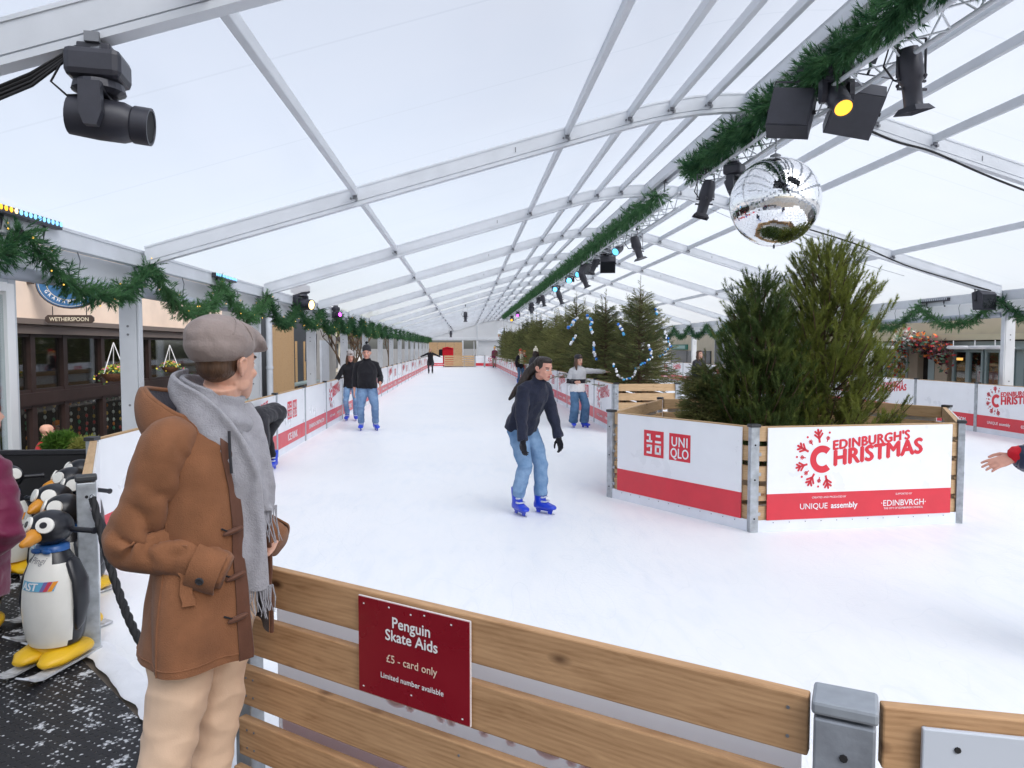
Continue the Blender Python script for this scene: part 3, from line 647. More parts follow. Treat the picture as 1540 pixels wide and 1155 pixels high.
def join_tris(parts):
    V, F, o = [], [], 0
    for v, f in parts: V.append(v); F.append(f + o); o += len(v)
    return np.concatenate(V), np.concatenate(F)
def pine_meshes(h, rad, seed, skirt=.0, levels=15, dens=1.0, bn=(7, 11), prof=None):
    """upswept bottle-brush shoots on whorls of rising limbs"""
    rng = np.random.default_rng(seed); wd = MB()
    tr = [Vector((.02 * math.sin(k), .02 * math.cos(k * 1.3), h * k / 8)) for k in range(9)]
    wd.tube(tr, [.055 * (1 - k / 9) + .008 for k in range(9)], 8)
    P, D, Ls = [], [], []
    for lv in range(levels):
        u = (lv + rng.random() * .5) / levels; z = h * (skirt + (1 - skirt) * u * .95)
        rr = rad * (prof(u) if prof else (1 - u) ** .75 * (.86 + .3 * rng.random()) + .05)
        nb = int(rng.integers(*bn)) if u < .8 else 5
        for b in range(nb):
            az = 2 * np.pi * (b + rng.random() * .8) / nb; L_ = rr * (.72 + .42 * rng.random()); rise = L_ * (.55 + .5 * u) + .05
            d = np.array([math.cos(az), math.sin(az), 0]); p0 = np.array([0, 0, z])
            ctl = [p0 + d * L_ * s + np.array([0, 0, rise * (s ** 1.8) - .04 * math.sin(s * 3.1)]) for s in (0, .3, .55, .8, 1.)]
            wd.tube([Vector(c) for c in ctl], [.012, .010, .008, .006, .004], 5)
            ns = max(4, int((5 + 9 * L_ / rad) * dens))
            for k in range(ns):
                s = .25 + .75 * rng.random() ** .8; c = p0 + d * L_ * s + np.array([0, 0, rise * s ** 1.8])
                side = np.array([-d[1], d[0], 0]) * rng.normal(0, .55)
                dd = d * (.35 + .25 * rng.random()) + side + np.array([0, 0, .85 + .55 * rng.random()]); P.append(c + side * .07 + rng.normal(0, .02, 3)); D.append(dd); Ls.append(.13 + .13 * rng.random())
    for k in range(7): P.append(np.array([0, 0, h * (.90 + .01 * k)])); D.append(np.array([rng.normal(0, .25), rng.normal(0, .25), 1.])); Ls.append(.24)
    P.append(np.array([0, 0, h - .05])); D.append(np.array([0.02, 0, 1.])); Ls.append(.22)
    P, D, Ls = np.array(P), np.array(D), np.array(Ls)
    V, F = needles(P, D, Ls, 78, .050, .0058, .98, rng)
    return wd, V, F
def spruce_meshes(h, rad, seed, leaders=3):
    rng = np.random.default_rng(seed); wd = MB()
    wd.tube([Vector((0, 0, h * k / 6)) for k in range(7)], [.05 * (1 - k / 7) + .006 for k in range(7)], 7)
    P, D, Ls = [], [], []; levels = 20
    for lv in range(levels):
        u = (lv + rng.random() * .6) / levels; z = h * (.30 + .66 * u); rr = rad * ((1 - u) ** .60 * (.84 + .34 * rng.random()) + .05); nb = int(rng.integers(7, 11)) if u < .85 else 5
        for b in range(nb):
            az = 2 * np.pi * (b + rng.random() * .9) / nb; L_ = rr * (.7 + .42 * rng.random()); d = np.array([math.cos(az), math.sin(az), 0]); sd_ = np.array([-d[1], d[0], 0])
            lift = L_ * (-.18 + .85 * u + rng.normal(0, .10)); p0 = np.array([0, 0, z])
            f = lambda s: p0 + d * L_ * s + np.array([0, 0, lift * s + .10 * L_ * s * s])
            wd.tube([Vector(f(s)) for s in (0, .4, .75, 1.)], [.009, .007, .005, .003], 4)
            n = max(5, int(5 + 17 * L_ / rad))
            for k in range(n):
                s = .2 + .8 * k / (n - 1.); sg = 1 if k % 2 else -1
                dd = d * .8 + sd_ * sg * (.75 - .35 * s) + np.array([0, 0, -.1 + .35 * u + rng.normal(0, .16)]); P.append(f(s)); D.append(dd); Ls.append((.10 + .15 * (1 - s)) * (.8 + .4 * rng.random()))
            P.append(f(.93)); D.append(d + np.array([0, 0, .15 + .3 * u])); Ls.append(.12)
    for k in range(leaders):
        x, y = (0, 0) if k == 0 else rng.normal(0, .10, 2); zt = h * (.90 if k else .95); top = np.array([x * 1.6, y * 1.6, h * (1.0 + (.10 if k == 0 else .02) + .07 * rng.random())]); b0 = np.array([x, y, zt])
        wd.tube([Vector(b0), Vector((b0 + top) / 2), Vector(top)], [.007, .005, .003], 5); dd = top - b0
        for q in range(9): P.append(b0 + dd * q / 10.); D.append(np.array([rng.normal(0, .6), rng.normal(0, .6), .8])); Ls.append(.07)
        P.append(b0); D.append(dd); Ls.append(np.linalg.norm(dd))
    P, D, Ls = np.array(P), np.array(D), np.array(Ls)
    V, F = needles(P, D, Ls, 32, .032, .0052, .95, rng, .25)
    # fine twigs
    X, Y, Z = frames(D); e = P + Z * Ls[:, None]; w = .0035; V2 = np.stack([P - X * w, P + X * w, e], 1).reshape(-1, 3)
    return wd, *join_tris([(V, F), (V2, np.arange(len(V2)).reshape(-1, 3))])
def tree(name, label, group, loc, rz, meshes, fm, wm='bark'):
    t_ = thing(name, label, 'tree', loc, rz, group); wd, V, F = meshes
    wd.build('trunk', M[wm], t_, 60); link('crown', tris_mesh('crown', V, F, M[fm]), t_); return t_
# the pines in the hexagon
big = lambda u: (1 - u) ** .62 * .95 + .06
tree('pine_tree', 'taller yellow-green pine, on the right of the enclosure', 'pines in the enclosure', (4.36, 8.35, .12), .4, pine_meshes(2.85, .90, 3, .03, 19, 1.55, (9, 13), big), 'pine')
tree('pine_tree', 'shorter dark green pine, on the left of the enclosure', 'pines in the enclosure', (3.42, 8.1, .10), 1.9, pine_meshes(2.40, .66, 5, .03, 17, 1.45, (9, 13), big), 'pine_b')
tree('spruce_tree', 'small dark spruce poking out at the left edge of the pines', None, (2.86, 8.3, .0), 1.2, spruce_meshes(1.55, .36, 11, 1), 'spruce')
g = MB()
for k in range(5): g.box((0, -.7 + k * .35, .05), (2.3, .3, .03))
pl = thing('timber_floor', 'wooden floor of the pine enclosure under the pines', 'planter', (3.9, 8.4, .03)); o = g.build('board', M['wood_pale'], pl)
# the spruce row
var = [spruce_meshes(h_, r_, s_, l_) for h_, r_, s_, l_ in ((2.55, .78, 21, 4), (2.4, .76, 22, 3), (2.5, .74, 23, 3), (2.3, .74, 24, 3))]
vm = [(wd.mesh('spruce trunk', M['bark'], 60), tris_mesh('spruce crown', V, F, M['spruce'])) for wd, V, F in var]
rng = random.Random(5); SPR = []
yy = 15.1; i = 0
while yy < 58:
    k = i % 4 if i else 0; side = .0 if i == 0 else (.35 if i % 2 else -.30)
    x = 3.74 - .010 * (yy - 14) + side * .8 + rng.uniform(-.08, .08); s = 1.0 if i == 0 else rng.uniform(.92, 1.08)
    lb = 'spruce at the near end of the row, above the wooden planter front' if i == 0 else f"spruce in the planter row behind the ice, {ORD[min(i, 29)]} from the near end"
    t_ = thing('spruce_tree', lb, 'tree', (x, yy, .18), rng.uniform(0, 6.28), 'spruces in the planter row'); t_.scale = (s, s, s * (1 if i == 0 else rng.uniform(.95, 1.1)))
    link('trunk', vm[k][0], t_); link('crown', vm[k][1], t_); SPR.append((x, yy, s)); yy += .78 + .02 * i + (.35 if i == 0 else 0); i += 1
# planter front and far sides
pf = thing('tree_planter', 'long wooden slatted planter holding the spruce row', 'planter', (3.0, 14.2, 0), 0)
for i in range(5): g = MB(); g.box((.68, 0, .93 - i * .19), (1.26, .045, .145), b=.004); g.build('board', M['wood_pale'], pf)
for x in (.05, 1.31):
    g = MB(); g.box((x, -.03, .5), (.085, .05, 1.0)); g.box((x - .06 if x < .5 else x + .06, .02, .5), (.03, .1, 1.)); q = g.build('post', M['steel'], pf)
    g = MB(); g.box((x, -.02, 1.012), (.11, .09, .03)); g.build('post_cap', M['cap'], q); g = MB()
    for z in (.45, .8): g.tube([(x, -.056, z), (x, -.060, z)], .01, 8)
    g.build('bolt', M['blackm'], q)
for i in range(4): g = MB(); g.box((1.36 - .23, 23, .9 - i * .19), (.045, 45.5, .145)); g.build('side_board', M['wood_pale'], pf)
# bauble garlands on the spruces
for nm, c, r_, mt in (('bauble blue', (.02, .16, .55), .18, .3), ('bauble light blue', (.08, .40, .72), .18, .3), ('bauble white', (.8, .82, .86), .25, 0), ('bauble silver', (.7, .73, .78), .2, .9)): M[nm] = mat(nm, c, r_, mt, coat=.3)
BM = ['bauble blue', 'bauble white', 'bauble light blue', 'bauble silver']
def bauble_string(label, pts, r_, n, seed):
    t_ = thing('bauble_garland', label, 'garland', pts[0], 0, 'bauble garlands on the spruces'); rng = random.Random(seed); P = [Vector(p) for p in pts]; o = P[0].copy()
    ln = [0]
    for a, b in zip(P[:-1], P[1:]): ln.append(ln[-1] + (b - a).length)
    parts = {k: MB() for k in range(4)}
    for i in range(n):
        s = ln[-1] * i / (n - 1)
        j = max(k for k in range(len(ln) - 1) if ln[k] <= s + 1e-9); c = P[j].lerp(P[j + 1], (s - ln[j]) / max(1e-6, ln[j + 1] - ln[j])) + Vector((rng.gauss(0, .012), rng.gauss(0, .012), rng.gauss(0, .012))) - o
        g = MB(); g.ell(c, r_ * rng.uniform(.75, 1.1), seg=10); g.build('bauble', M[BM[(i + rng.randint(0, 1)) % 4]], t_, 80)
def crv(pp, Y, dy=0.): return [atY(x, y, Y + (dy * k / max(1, len(pp) - 1))) for k, (x, y) in enumerate(pp)]
bauble_string('swag of blue and white baubles hanging low across the nearest spruce', crv([(922, 548), (928, 562), (938, 572), (950, 568), (958, 555), (968, 545), (978, 540), (980, 530), (975, 520)], 14.55), .030, 34, 1)
bauble_string('swag of blue and white baubles on the right edge of the nearest spruce', crv([(998, 500), (1004, 510), (1008, 520), (1000, 530), (990, 535)], 14.75), .030, 16, 2)
bauble_string('short blue bauble swag high on the left of the nearest spruce', crv([(930, 487), (934, 494), (938, 502)], 14.9), .036, 7, 3)
bauble_string('blue and white baubles draped on the second spruce', crv([(893, 515), (893, 530), (896, 540)], 15.9), .036, 8, 4)
bauble_string('bunch of blue baubles near the top of the third spruce', crv([(884, 475), (890, 482), (888, 492), (890, 500)], 16.4), .04, 12, 5)
bauble_string('bunch of light blue baubles high on a spruce in mid row', crv([(868, 478), (862, 486), (856, 492)], 17.6), .045, 9, 6)
bauble_string('string of blue baubles low on a spruce in mid row', crv([(866, 505), (862, 512), (858, 518)], 18.4), .04, 6, 7)
bauble_string('single blue bauble pair at the top right of the nearest spruce', crv([(986, 466), (988, 471)], 15.0), .04, 3, 8)

# garlands along the eaves
def garland_obj(label, pts, group, seed, rad=.13, per_m=120, lights=4, cat='garland', droop=0.):
    rng = np.random.default_rng(seed); P = [Vector(p) for p in pts]; o = P[len(P) // 2].copy(); t_ = thing('evergreen_garland', label, cat, o, 0, group)
    S, Dd, Ls = [], [], []; li = []
    for a, b in zip(P[:-1], P[1:]):
        d = b - a; L_ = d.length; n = max(3, int(L_ * per_m))
        for k in range(n):
            c = a.lerp(b, rng.random()) - o; dr = rng.standard_normal(3) + np.array(d.normalized()) * .6 + np.array([0, 0, -.25 - droop]); dr /= np.linalg.norm(dr)
            S.append(np.array(c)); Dd.append(dr); Ls.append(rad * (.75 + .6 * rng.random()))
        for k in range(int(L_ * lights + rng.random())):
            c = a.lerp(b, rng.random()) - o; dr = Vector(rng.standard_normal(3)).normalized(); li.append(c + dr * rad * .9)
    V, F = needles(np.array(S), np.array(Dd), np.array(Ls), 30, rad * .40, .0075 if rad < .2 else .011, .75, rng)
    link('greenery', tris_mesh('garland greenery', V, F, M['garland']), t_)
    st = MB(); st.tube([p - o for p in P], .012, 5); st.build('stem', M['blackm'], t_)
    for c in li[:28]: g = MB(); g.ell(c, .0085, seg=6); g.build('fairy_light', M['fairy'], t_)
    return t_
def swag(x, y0, y1, zt, dip, n=9): return [(x, y0 + (y1 - y0) * k / n, zt - dip * 4 * (k / n) * (1 - k / n)) for k in range(n + 1)]
i = 0
for k, (a, b) in enumerate(zip(FR[1:-1], FR[2:])):
    m_ = a + 2.5
    for q, (y0, y1) in enumerate(((a, m_), (m_, b))):
        far = a > 30
        # each swag rises to the post or the lamp bracket and sags between
        garland_obj(f"green fir garland swag with fairy lights under the pub-side eave, {ORD[min(i, 29)]} from the camera" if i < 30 else "small distant fir garland swag near the far end of the pub side", swag(XL + .17, y0, y1, 2.74, .52 if q == 0 else .47, 6 if far else 9), 'garland swags along the pub-side eave', 100 + i, .138, 190 if not far else 70, (5 if a < 15 else 2) if not far else 0); i += 1
i = 0
for k, (a, b) in enumerate(zip(FR[2:10], FR[3:11])):
    for q, (y0, y1) in enumerate(((a, a + 2.5), (a + 2.5, b))):
        garland_obj(f"green fir garland swag under the restaurant-side eave, {ORD[i]} from the camera", swag(XR - .17, y0, y1, 2.74, .50, 8), 'garland swags along the restaurant-side eave', 200 + i, .150, 150, 0); i += 1
# ---------------------------------------------------------------- ridge trusses with garlands, lamps, mirror ball
TZ = 4.36
def truss(label, y0, y1, x=XM + .02, z=TZ):
    t_ = thing('lighting_truss', label, 'truss', (x, y0, z), 0, 'lighting trusses under the ridge'); L_ = y1 - y0
    C3 = [(-.15, .13), (.15, .13), (.15, -.13), (-.15, -.13)]
    for a, b in C3: g = MB(); g.tube([(a, 0, b), (a, L_, b)], .022, 8); g.build('chord', M['alu'], t_, 60)
    n = int(L_ / .30)
    g = MB()
    for s in range(4):
        (a0, b0), (a1, b1) = C3[s], C3[(s + 1) % 4]
        for k in range(n):
            p, q = ((a0, L_ * k / n, b0), (a1, L_ * (k + 1) / n, b1)); p2 = p if k % 2 == 0 else (a1, L_ * k / n, b1); q2 = q if k % 2 == 0 else (a0, L_ * (k + 1) / n, b0); g.tube([p2, q2], .009, 5)
    g.build('lattice', M['alu'], t_, 60); g = MB()
    for k in range(max(2, int(L_ / 5) + 1)):
        yy = min(.4 + k * 5, L_ - .3); g.tube([(0, yy, .13), (0, yy, .40)], .012, 6); g.box((0, yy, .42), (.14, .08, .06))
    g.build('hanger', M['alu_dark'], t_); return t_
truss('near aluminium lattice truss above the mirror ball', 3.0, 10.9); truss('long far aluminium lattice truss above the spruce row', 12.5, 64.0)
def truss_garland(label, y0, y1, seed, per, far=False):
    n = int((y1 - y0) / .35); x = XM - .16
    pts = [(x + .05 * math.sin(k * 1.7), y0 + (y1 - y0) * k / n, TZ + .10 + .05 * math.sin(k * 2.3)) for k in range(n + 1)]
    return garland_obj(label, pts, 'garlands on the trusses', seed, .20, per, 0 if not far else 0, droop=.1)
truss_garland('thick fir garland along the near truss above the mirror ball', 3.0, 10.8, 31, 210); truss_garland('thick fir garland along the far truss towards the end wall', 12.6, 64, 32, 95, True)

def yoke(g, r, h, w_=.02): g.bar((-r, 0, 0), (-r, 0, h), .03, .006, (1, 0, 0)); g.bar((r, 0, 0), (r, 0, h), .03, .006, (1, 0, 0)); g.bar((-r, 0, h), (r, 0, h), .03, .006)
def aim(d, roll=0.):
    """rotation whose -Z looks along d"""
    return Vector(d).to_track_quat('-Z', 'Y').to_matrix().to_4x4() @ Matrix.Rotation(roll, 4, 'Z')
def hang(t_, h):                                   # clamp and stem up to what carries the lamp
    g = MB(); g.tube([(0, 0, 0), (0, 0, h)], .013, 6); g.box((0, 0, h), (.07, .07, .06), b=.008); g.build('clamp', M['black'], t_)
def par_can(label, loc, d, lens, group, ln=.42, r=.10, h=.22, long_=False):
    t_ = thing('par_can', label, 'stage light', loc, 0, group); Mx = aim(d)
    g = MB()
    if long_:
        prof = [(.02, .26), (.075, .25), (.098, .18), (.105, .05), (.10, -.02), (.078, -.05), (.074, -.22), (.085, -.25), (.088, -.26), (.07, -.262), (.055, -.20)]
    else: prof = [(.03, ln * .5), (r * .6, ln * .47), (r * .9, ln * .3), (r, ln * .1), (r, -ln * .5), (r * .9, -ln * .5), (r * .88, -ln * .40)]
    g.lathe(prof, Mx, 20); b_ = g.build('housing', M['lampblk'], t_, 35)
    if long_:
        g = MB(); g.add([Mx @ Vector((x * .115, y * .115, -.285)) for x, y in ((-1, -1), (1, -1), (1, 1), (-1, 1))] + [Mx @ Vector((x * .082, y * .082, -.235)) for x, y in ((-1, -1), (1, -1), (1, 1), (-1, 1))], [(0, 1, 5, 4), (1, 2, 6, 5), (2, 3, 7, 6), (3, 0, 4, 7)]); g.build('gel_frame', M['lampblk'], t_)
        g = MB()
        for q in (-.02, -.09): g.box(Mx @ Vector((0, 0, q)), (.26, .02, .02), None)
        for s in (-1, 1): g.ell(Mx @ Vector((s * .135, 0, -.02)), .018, seg=8)
        g.build('knob', M['lampblk'], t_)
        g = MB(); c = Mx @ Vector((0, 0, .2)); g.tube([c, c + Vector((-.16, .02, .08)), c + Vector((-.21, .02, -.10)), c + Vector((-.13, 0, -.22)), Mx @ Vector((-.1, 0, 0))], .009, 6); g.build('cable', M['blackm'], t_, 60)
    g = MB(); yoke(g, r + .02 if not long_ else .125, h); g.build('yoke', M['lampblk'], t_)
    g = MB(); zl = -ln * .42 if not long_ else -.21; rl = r * .9 if not long_ else .06
    g.add([Mx @ Vector((rl * math.cos(a), rl * math.sin(a), zl)) for a in [k * math.pi / 10 for k in range(20)]], [tuple(range(20))]); g.build('lens', M[lens], t_)
    hg = MB(); hg.tube([(0, 0, h), (0, 0, h + .08)], .012, 6); hg.box((0, 0, h + .1), (.06, .06, .07), b=.01); hg.build('clamp', M['black'], t_); return t_
def moving_head(label, loc, d, lens, group, s=1.0, flip=1):
    t_ = thing('moving_head', label, 'stage light', loc, math.atan2(d[1], d[0]) - math.pi / 2 if abs(d[0]) + abs(d[1]) > .05 else 0, group)
    g = MB(); g.box((0, 0, .20 * s), (.25 * s, .27 * s, .15 * s), b=.035 * s); g.box((0, 0, .285 * s), (.16 * s, .16 * s, .05 * s), b=.01); b_ = g.build('base', M['lampblk'], t_)
    g = MB(); g.lathe([(.06 * s, .13 * s), (.12 * s, .12 * s), (.13 * s, .08 * s), (.09 * s, .06 * s)], None, 20)
    for k in (-1, 1): g.prism([(-.05 * s, .09 * s), (.05 * s, .09 * s), (.055 * s, -.06 * s), (.03 * s, -.13 * s), (-.03 * s, -.13 * s), (-.055 * s, -.06 * s)], .05 * s, Matrix.Translation((k * .135 * s, 0, 0)) @ Matrix.Rotation(R(90), 4, 'Z'))
    g.box((0, 0, .075 * s), (.30 * s, .11 * s, .04 * s), b=.01); g.build('yoke', M['lampblk'], t_)
    el = math.asin(max(-1, min(1, d[2] / Vector(d).length))); Mx = Matrix.Translation((0, 0, -.06 * s)) @ aim((0, math.cos(el), math.sin(el)))
    g = MB(); g.lathe([(.03 * s, .16 * s), (.10 * s, .14 * s), (.108 * s, .0), (.105 * s, -.12 * s), (.09 * s, -.16 * s), (.098 * s, -.17 * s), (.098 * s, -.25 * s), (.085 * s, -.25 * s), (.08 * s, -.22 * s)], Mx, 20); hd = g.build('head', M['lampblk'], t_, 35)
    g = MB(); rl = .088 * s; g.add([Mx @ Vector((rl * math.cos(a), rl * math.sin(a), -.243 * s)) for a in [k * math.pi / 10 for k in range(20)]], [tuple(range(20))]); g.build('lens', M[lens], t_)
    g = MB(); g.box((0, 0, .33 * s), (.2 * s, .07 * s, .05 * s)); g.build('clamp', M['alu_dark'], t_); return t_
def flood(label, loc, rot, group, s=1.0):
    """black asymmetric flood: wedge box with open tilted front"""
    t_ = thing('flood_light', label, 'stage light', loc, 0, group, rot)
    w2, g = .19 * s, MB(); pr = [(-.12 * s, .19 * s), (.05 * s, .21 * s), (.14 * s, .12 * s), (.10 * s, -.21 * s), (-.12 * s, -.19 * s)]
    g.prism(pr, 2 * w2); g.box((-.125 * s, 0, 0), (.012, 2 * w2 * .94, .36 * s), b=.004); g.build('housing', M['lampblk'], t_)
    g = MB()
    for k in (-1, 1): g.bar((-.02 * s, k * (w2 + .012), .0), (-.02 * s, k * (w2 + .012), .30 * s), .03, .006, (0, 1, 0))
    g.bar((-.02 * s, -w2 - .012, .30 * s), (-.02 * s, w2 + .012, .30 * s), .03, .006); g.tube([(-.02 * s, 0, .30 * s), (-.02 * s, 0, .40 * s)], .014, 6); g.box((-.02 * s, 0, .42 * s), (.06, .06, .06)); g.build('yoke', M['lampblk'], t_)
    g = MB()
    for k in (-1, 1): g.tube([(-.02 * s, k * (w2 + .002), 0), (-.02 * s, k * (w2 + .03), 0)], .02, 8)
    g.build('knob', M['blackm'], t_); g = MB(); g.add([(.141 * s, -w2 * .9, .10 * s), (.141 * s, w2 * .9, .10 * s), (.107 * s, w2 * .9, -.18 * s), (.107 * s, -w2 * .9, -.18 * s)], [(0, 1, 2, 3)]); g.build('lens', M['glassdark'], t_); return t_
G1, G2 = 'lamps on the near truss', 'lamps on the far truss'
fx = lambda px, py, X: atX(px, py, X)
p = fx(1190, 170, XM - .36); flood('black flood lamp on the near truss, left of the glowing amber lamp', p, (R(10), R(12), R(62)), G1, 1.05)
p = fx(1284, 165, XM + .14); p = Vector((0, 0, CAM_H)) + (p - Vector((0, 0, CAM_H))) * 1.06; flood('black flood lamp on the near truss, right behind the glowing amber lamp', p, (R(18), R(-38), R(62)), G1, 1.2)
p = fx(1258, 135, XM + .02); p = Vector((0, 0, CAM_H)) + (p - Vector((0, 0, CAM_H))) * .97; moving_head('glowing amber LED lamp on the near truss above the mirror ball', p, (-.06, -.70, -.72), 'led_amber', G1, .95)
p = fx(1370, 118, XM + .2); par_can('long black profile spotlight hanging straight down at the top right', p, (.16, .05, -1), 'blackm', G1, long_=True, h=.34)
p = fx(1061, 298, XM - .14); par_can('black tubular spotlight hanging left of the mirror ball', p, (-.25, .05, -1), 'blackm', G1, long_=True, h=.34)
p = fx(1104, 276, XM - .02); moving_head('unlit black moving-head lamp close left of the mirror ball', p, (.3, -.3, -.9), 'led_off', G1, .9)
far = [('par', 958, 372, 'blackm', (.35, .1, -1), 'long black spotlight at the near end of the far truss'), ('par', 930, 368, 'led_cyan', (-.6, -.8, -.45), 'cyan-lit lamp nearest on the far truss'),
       ('flood', 914, 397, '', 0, 'black flood lamp under the yellow lamp on the far truss'), ('head', 912, 383, 'led_amber', (-.2, -.9, -.2), 'yellow-lit lamp on the far truss, the bigger of two'),
       ('par', 895, 397, 'blackm', (-.45, 0, -1), 'black spotlight tilted left between two flood lamps on the far truss'), ('flood', 884, 393, '', 1, 'black flood lamp left of the tilted spotlight on the far truss'),
       ('par', 878, 420, 'blackm', (.45, 0, -1), 'long black spotlight below a cyan lamp on the far truss'), ('par', 873, 411, 'led_cyan', (-.7, -.7, -.3), 'cyan-lit lamp second nearest on the far truss'),
       ('head', 857, 417, 'led_blue', (-.25, -.95, -.15), 'bright blue lamp higher on the far truss'), ('head', 836, 433, 'led_blue', (-.25, -.95, -.1), 'bright blue lamp lower on the far truss'),
       ('par', 842, 447, 'blackm', (.35, 0, -1), 'black spotlight just under the lower blue lamp'), ('par', 817, 452, 'blackm', (.2, 0, -1), 'black spotlight in the middle of the far truss'), ('head', 811, 449, 'led_off', (-.4, -.3, -.8), 'unlit moving head in the middle of the far truss'),
       ('head', 799, 464, 'led_off', (.1, -.3, -.9), 'unlit moving head before the purple lamp'), ('head', 779, 473, 'led_purple', (-.2, -.95, -.1), 'glowing purple lamp near the far end of the truss'), ('head', 770, 480, 'led_amber', (-.2, -.95, -.1), 'small yellow-lit lamp at the far end of the truss')]
for k, px, py, ln, d, lb in far:
    p = fx(px, py, XM + (.16 if px > 900 else .05)); p.z = min(p.z, TZ - .2)
    if k == 'par': par_can(lb, p, d, ln, G2, long_=(ln == 'blackm'), h=.30)
    elif k == 'head': moving_head(lb, p, d, ln, G2, 1.0)
    else: flood(lb, p, (0, R(25), R(-100 if d == 0 else -60)), G2, 1.05)
# moving head on the first rafter
p = atY(150, 168, FR[1] + .02); mh = moving_head('big black moving-head lamp with cables under the nearest rafter, top left', p + Vector((0, 0, .02)), (.97, .16, -.10), 'blackm', None, .98)
g = MB(); q0 = Vector((0, 0, 0)); g.box((0, 0, 0), (.12, .05, .035)); 
cb = thing('cable_bundle', 'bundle of black cables strung along the nearest rafter at top left', 'cable', p)
g = MB(); zr_ = z_roof(p.x) - .24 - p.z
for k in range(4): g.tube([(-.02, -.05, zr_ - .02), (-.12, -.06, zr_ - .05 - .01 * k), (-.30, -.06, zr_ - .16 - .02 * k), (-.55, -.06, zr_ - .27 - .02 * k), (-1.2, -.05, zr_ - .50)], .009, 6)
g.tube([(-.14, -.06, zr_ - .08), (-.2, -.07, zr_ - .2), (-.12, -.08, zr_ - .27), (0, -.07, zr_ - .26)], .006, 6); g.build('cable', M['blackm'], cb, 60)
g = MB(); g.tube([(.0, -.07, zr_ - .03), (.05, -.08, zr_ - .03)], .010, 8); g.build('plug', M['chrome'], cb)
# other lamps along the walls
def led_bar(label, c, L_, rz, m_, n=14, tilt=0.):
    t_ = thing('led_bar', label, 'stage light', c, rz, 'LED bars on the eaves', (tilt, 0, rz)); g = MB(); g.box((0, 0, 0), (L_, .07, .075), b=.01); g.build('housing', M['lampblk'], t_)
    for k in range(n):
        x = -L_ / 2 + L_ * (k + .5) / n; g = MB(); g.ell((x, -.036, .012), (.024, .008, .024), seg=8); g.build('lens', M[m_[k] if isinstance(m_, list) else m_], t_)
    g = MB()
    for x in (-L_ * .3, L_ * .3): g.bar((x, .02, -.03), (x, .05, -.16), .03, .01, (1, 0, 0))
    g.build('bracket', M['lampblk'], t_); return t_
led_bar('long lit LED bar, amber to blue, on the pub-side eave at the left edge', atX(40, 326, XL + .10), 1.0, R(90), ['led_amber'] * 4 + ['led_warm'] + ['led_ice'] * 10, 15)
led_bar('small ice-blue LED bar on the pub-side eave above the flat cap', atX(338, 418, XL + .1), 1.0, R(90), 'led_ice', 14)
led_bar('unlit LED bar on the restaurant-side eave', atX(1405, 452, XR - .1), 1.0, R(-90), 'led_off', 14)
for lb, px, py, ln, d in (('black moving head with amber lens and violet glow on a pub-side post', 452, 452, 'led_warm', (.9, -.45, -.1)), ('small purple-lit lamp on the pub-side eave behind the amber lens lamp', 505, 472, 'led_purple', (.8, -.6, .1))):
    p = atX(px, py, XL + .2); moving_head(lb, p, d, ln, 'lamps along the pub-side eave', 1.25 if ln == 'led_warm' else .7)
p = atX(1480, 452, XR - .45); flood('black speaker-like lamp hanging from a restaurant-side rafter', p, (0, R(-6), R(-80)), None, .95)
for lb, px, py, Y in (('slim black lamp hanging under the roof in mid tent', 700, 476, 38), ('small black lamp hanging under the roof far down the tent', 678, 502, 58)):
    p = atY(px, py, Y); par_can(lb, p, (0, 0, -1), 'blackm', 'lamps hanging from mid-roof', long_=True, h=.5)
# mirror ball
pb = atY(1165, 304, 8.25); r_ = .515
mb0 = thing('mirror_ball', 'huge silver mirror ball of tiny square mirrors hanging under the truss', 'mirror ball', pb)
M['mirror'] = mat('mirror tile', (.93, .94, .95), .03, 1.0); M['grout'] = mat('mirror ball core', (.62, .64, .67), .3, .8)
nr = 92; V, F = [], []; rg = np.random.default_rng(3)
for i in range(nr):
    a0, a1 = -math.pi / 2 + math.pi * i / nr, -math.pi / 2 + math.pi * (i + 1) / nr; am = (a0 + a1) / 2; nc = max(4, int(2 * nr * math.cos(am)))
    for j in range(nc):
        b0, b1 = 2 * math.pi * j / nc, 2 * math.pi * (j + 1) / nc; ga, gb = (a1 - a0) * .02, (b1 - b0) * .02
        bmid = (b0 + b1) / 2; n_ = np.array([math.cos(am) * math.cos(bmid), math.cos(am) * math.sin(bmid), math.sin(am)]) + rg.normal(0, .0016, 3); n_ /= np.linalg.norm(n_)
        e1 = np.array([-math.sin(bmid), math.cos(bmid), 0]); e1 -= n_ * e1.dot(n_); e1 /= np.linalg.norm(e1); e2 = np.cross(n_, e1); h1 = r_ * math.cos(am) * (b1 - b0) * .485; h2 = r_ * (a1 - a0) * .485; c = n_ * r_
        k = len(V); V += [c - e1 * h1 - e2 * h2, c + e1 * h1 - e2 * h2, c + e1 * h1 + e2 * h2, c - e1 * h1 + e2 * h2]; F.append((k, k + 1, k + 2, k + 3))
link('mirror_tiles', tris_mesh('mirror tiles', V, F, M['mirror']), mb0)
g = MB(); g.ell((0, 0, 0), r_ - .006, seg=48); g.build('core', M['grout'], mb0, 80)
g = MB(); g.lathe([(.02, r_ + .05), (.06, r_ + .03), (.07, r_ - .01)], None, 12); g.tube([(0, 0, -r_ - .03), (0, 0, -r_ + .01)], .012, 8); g.build('fitting', M['alu_dark'], mb0)
g = MB(); top = TZ - .13 - pb.z
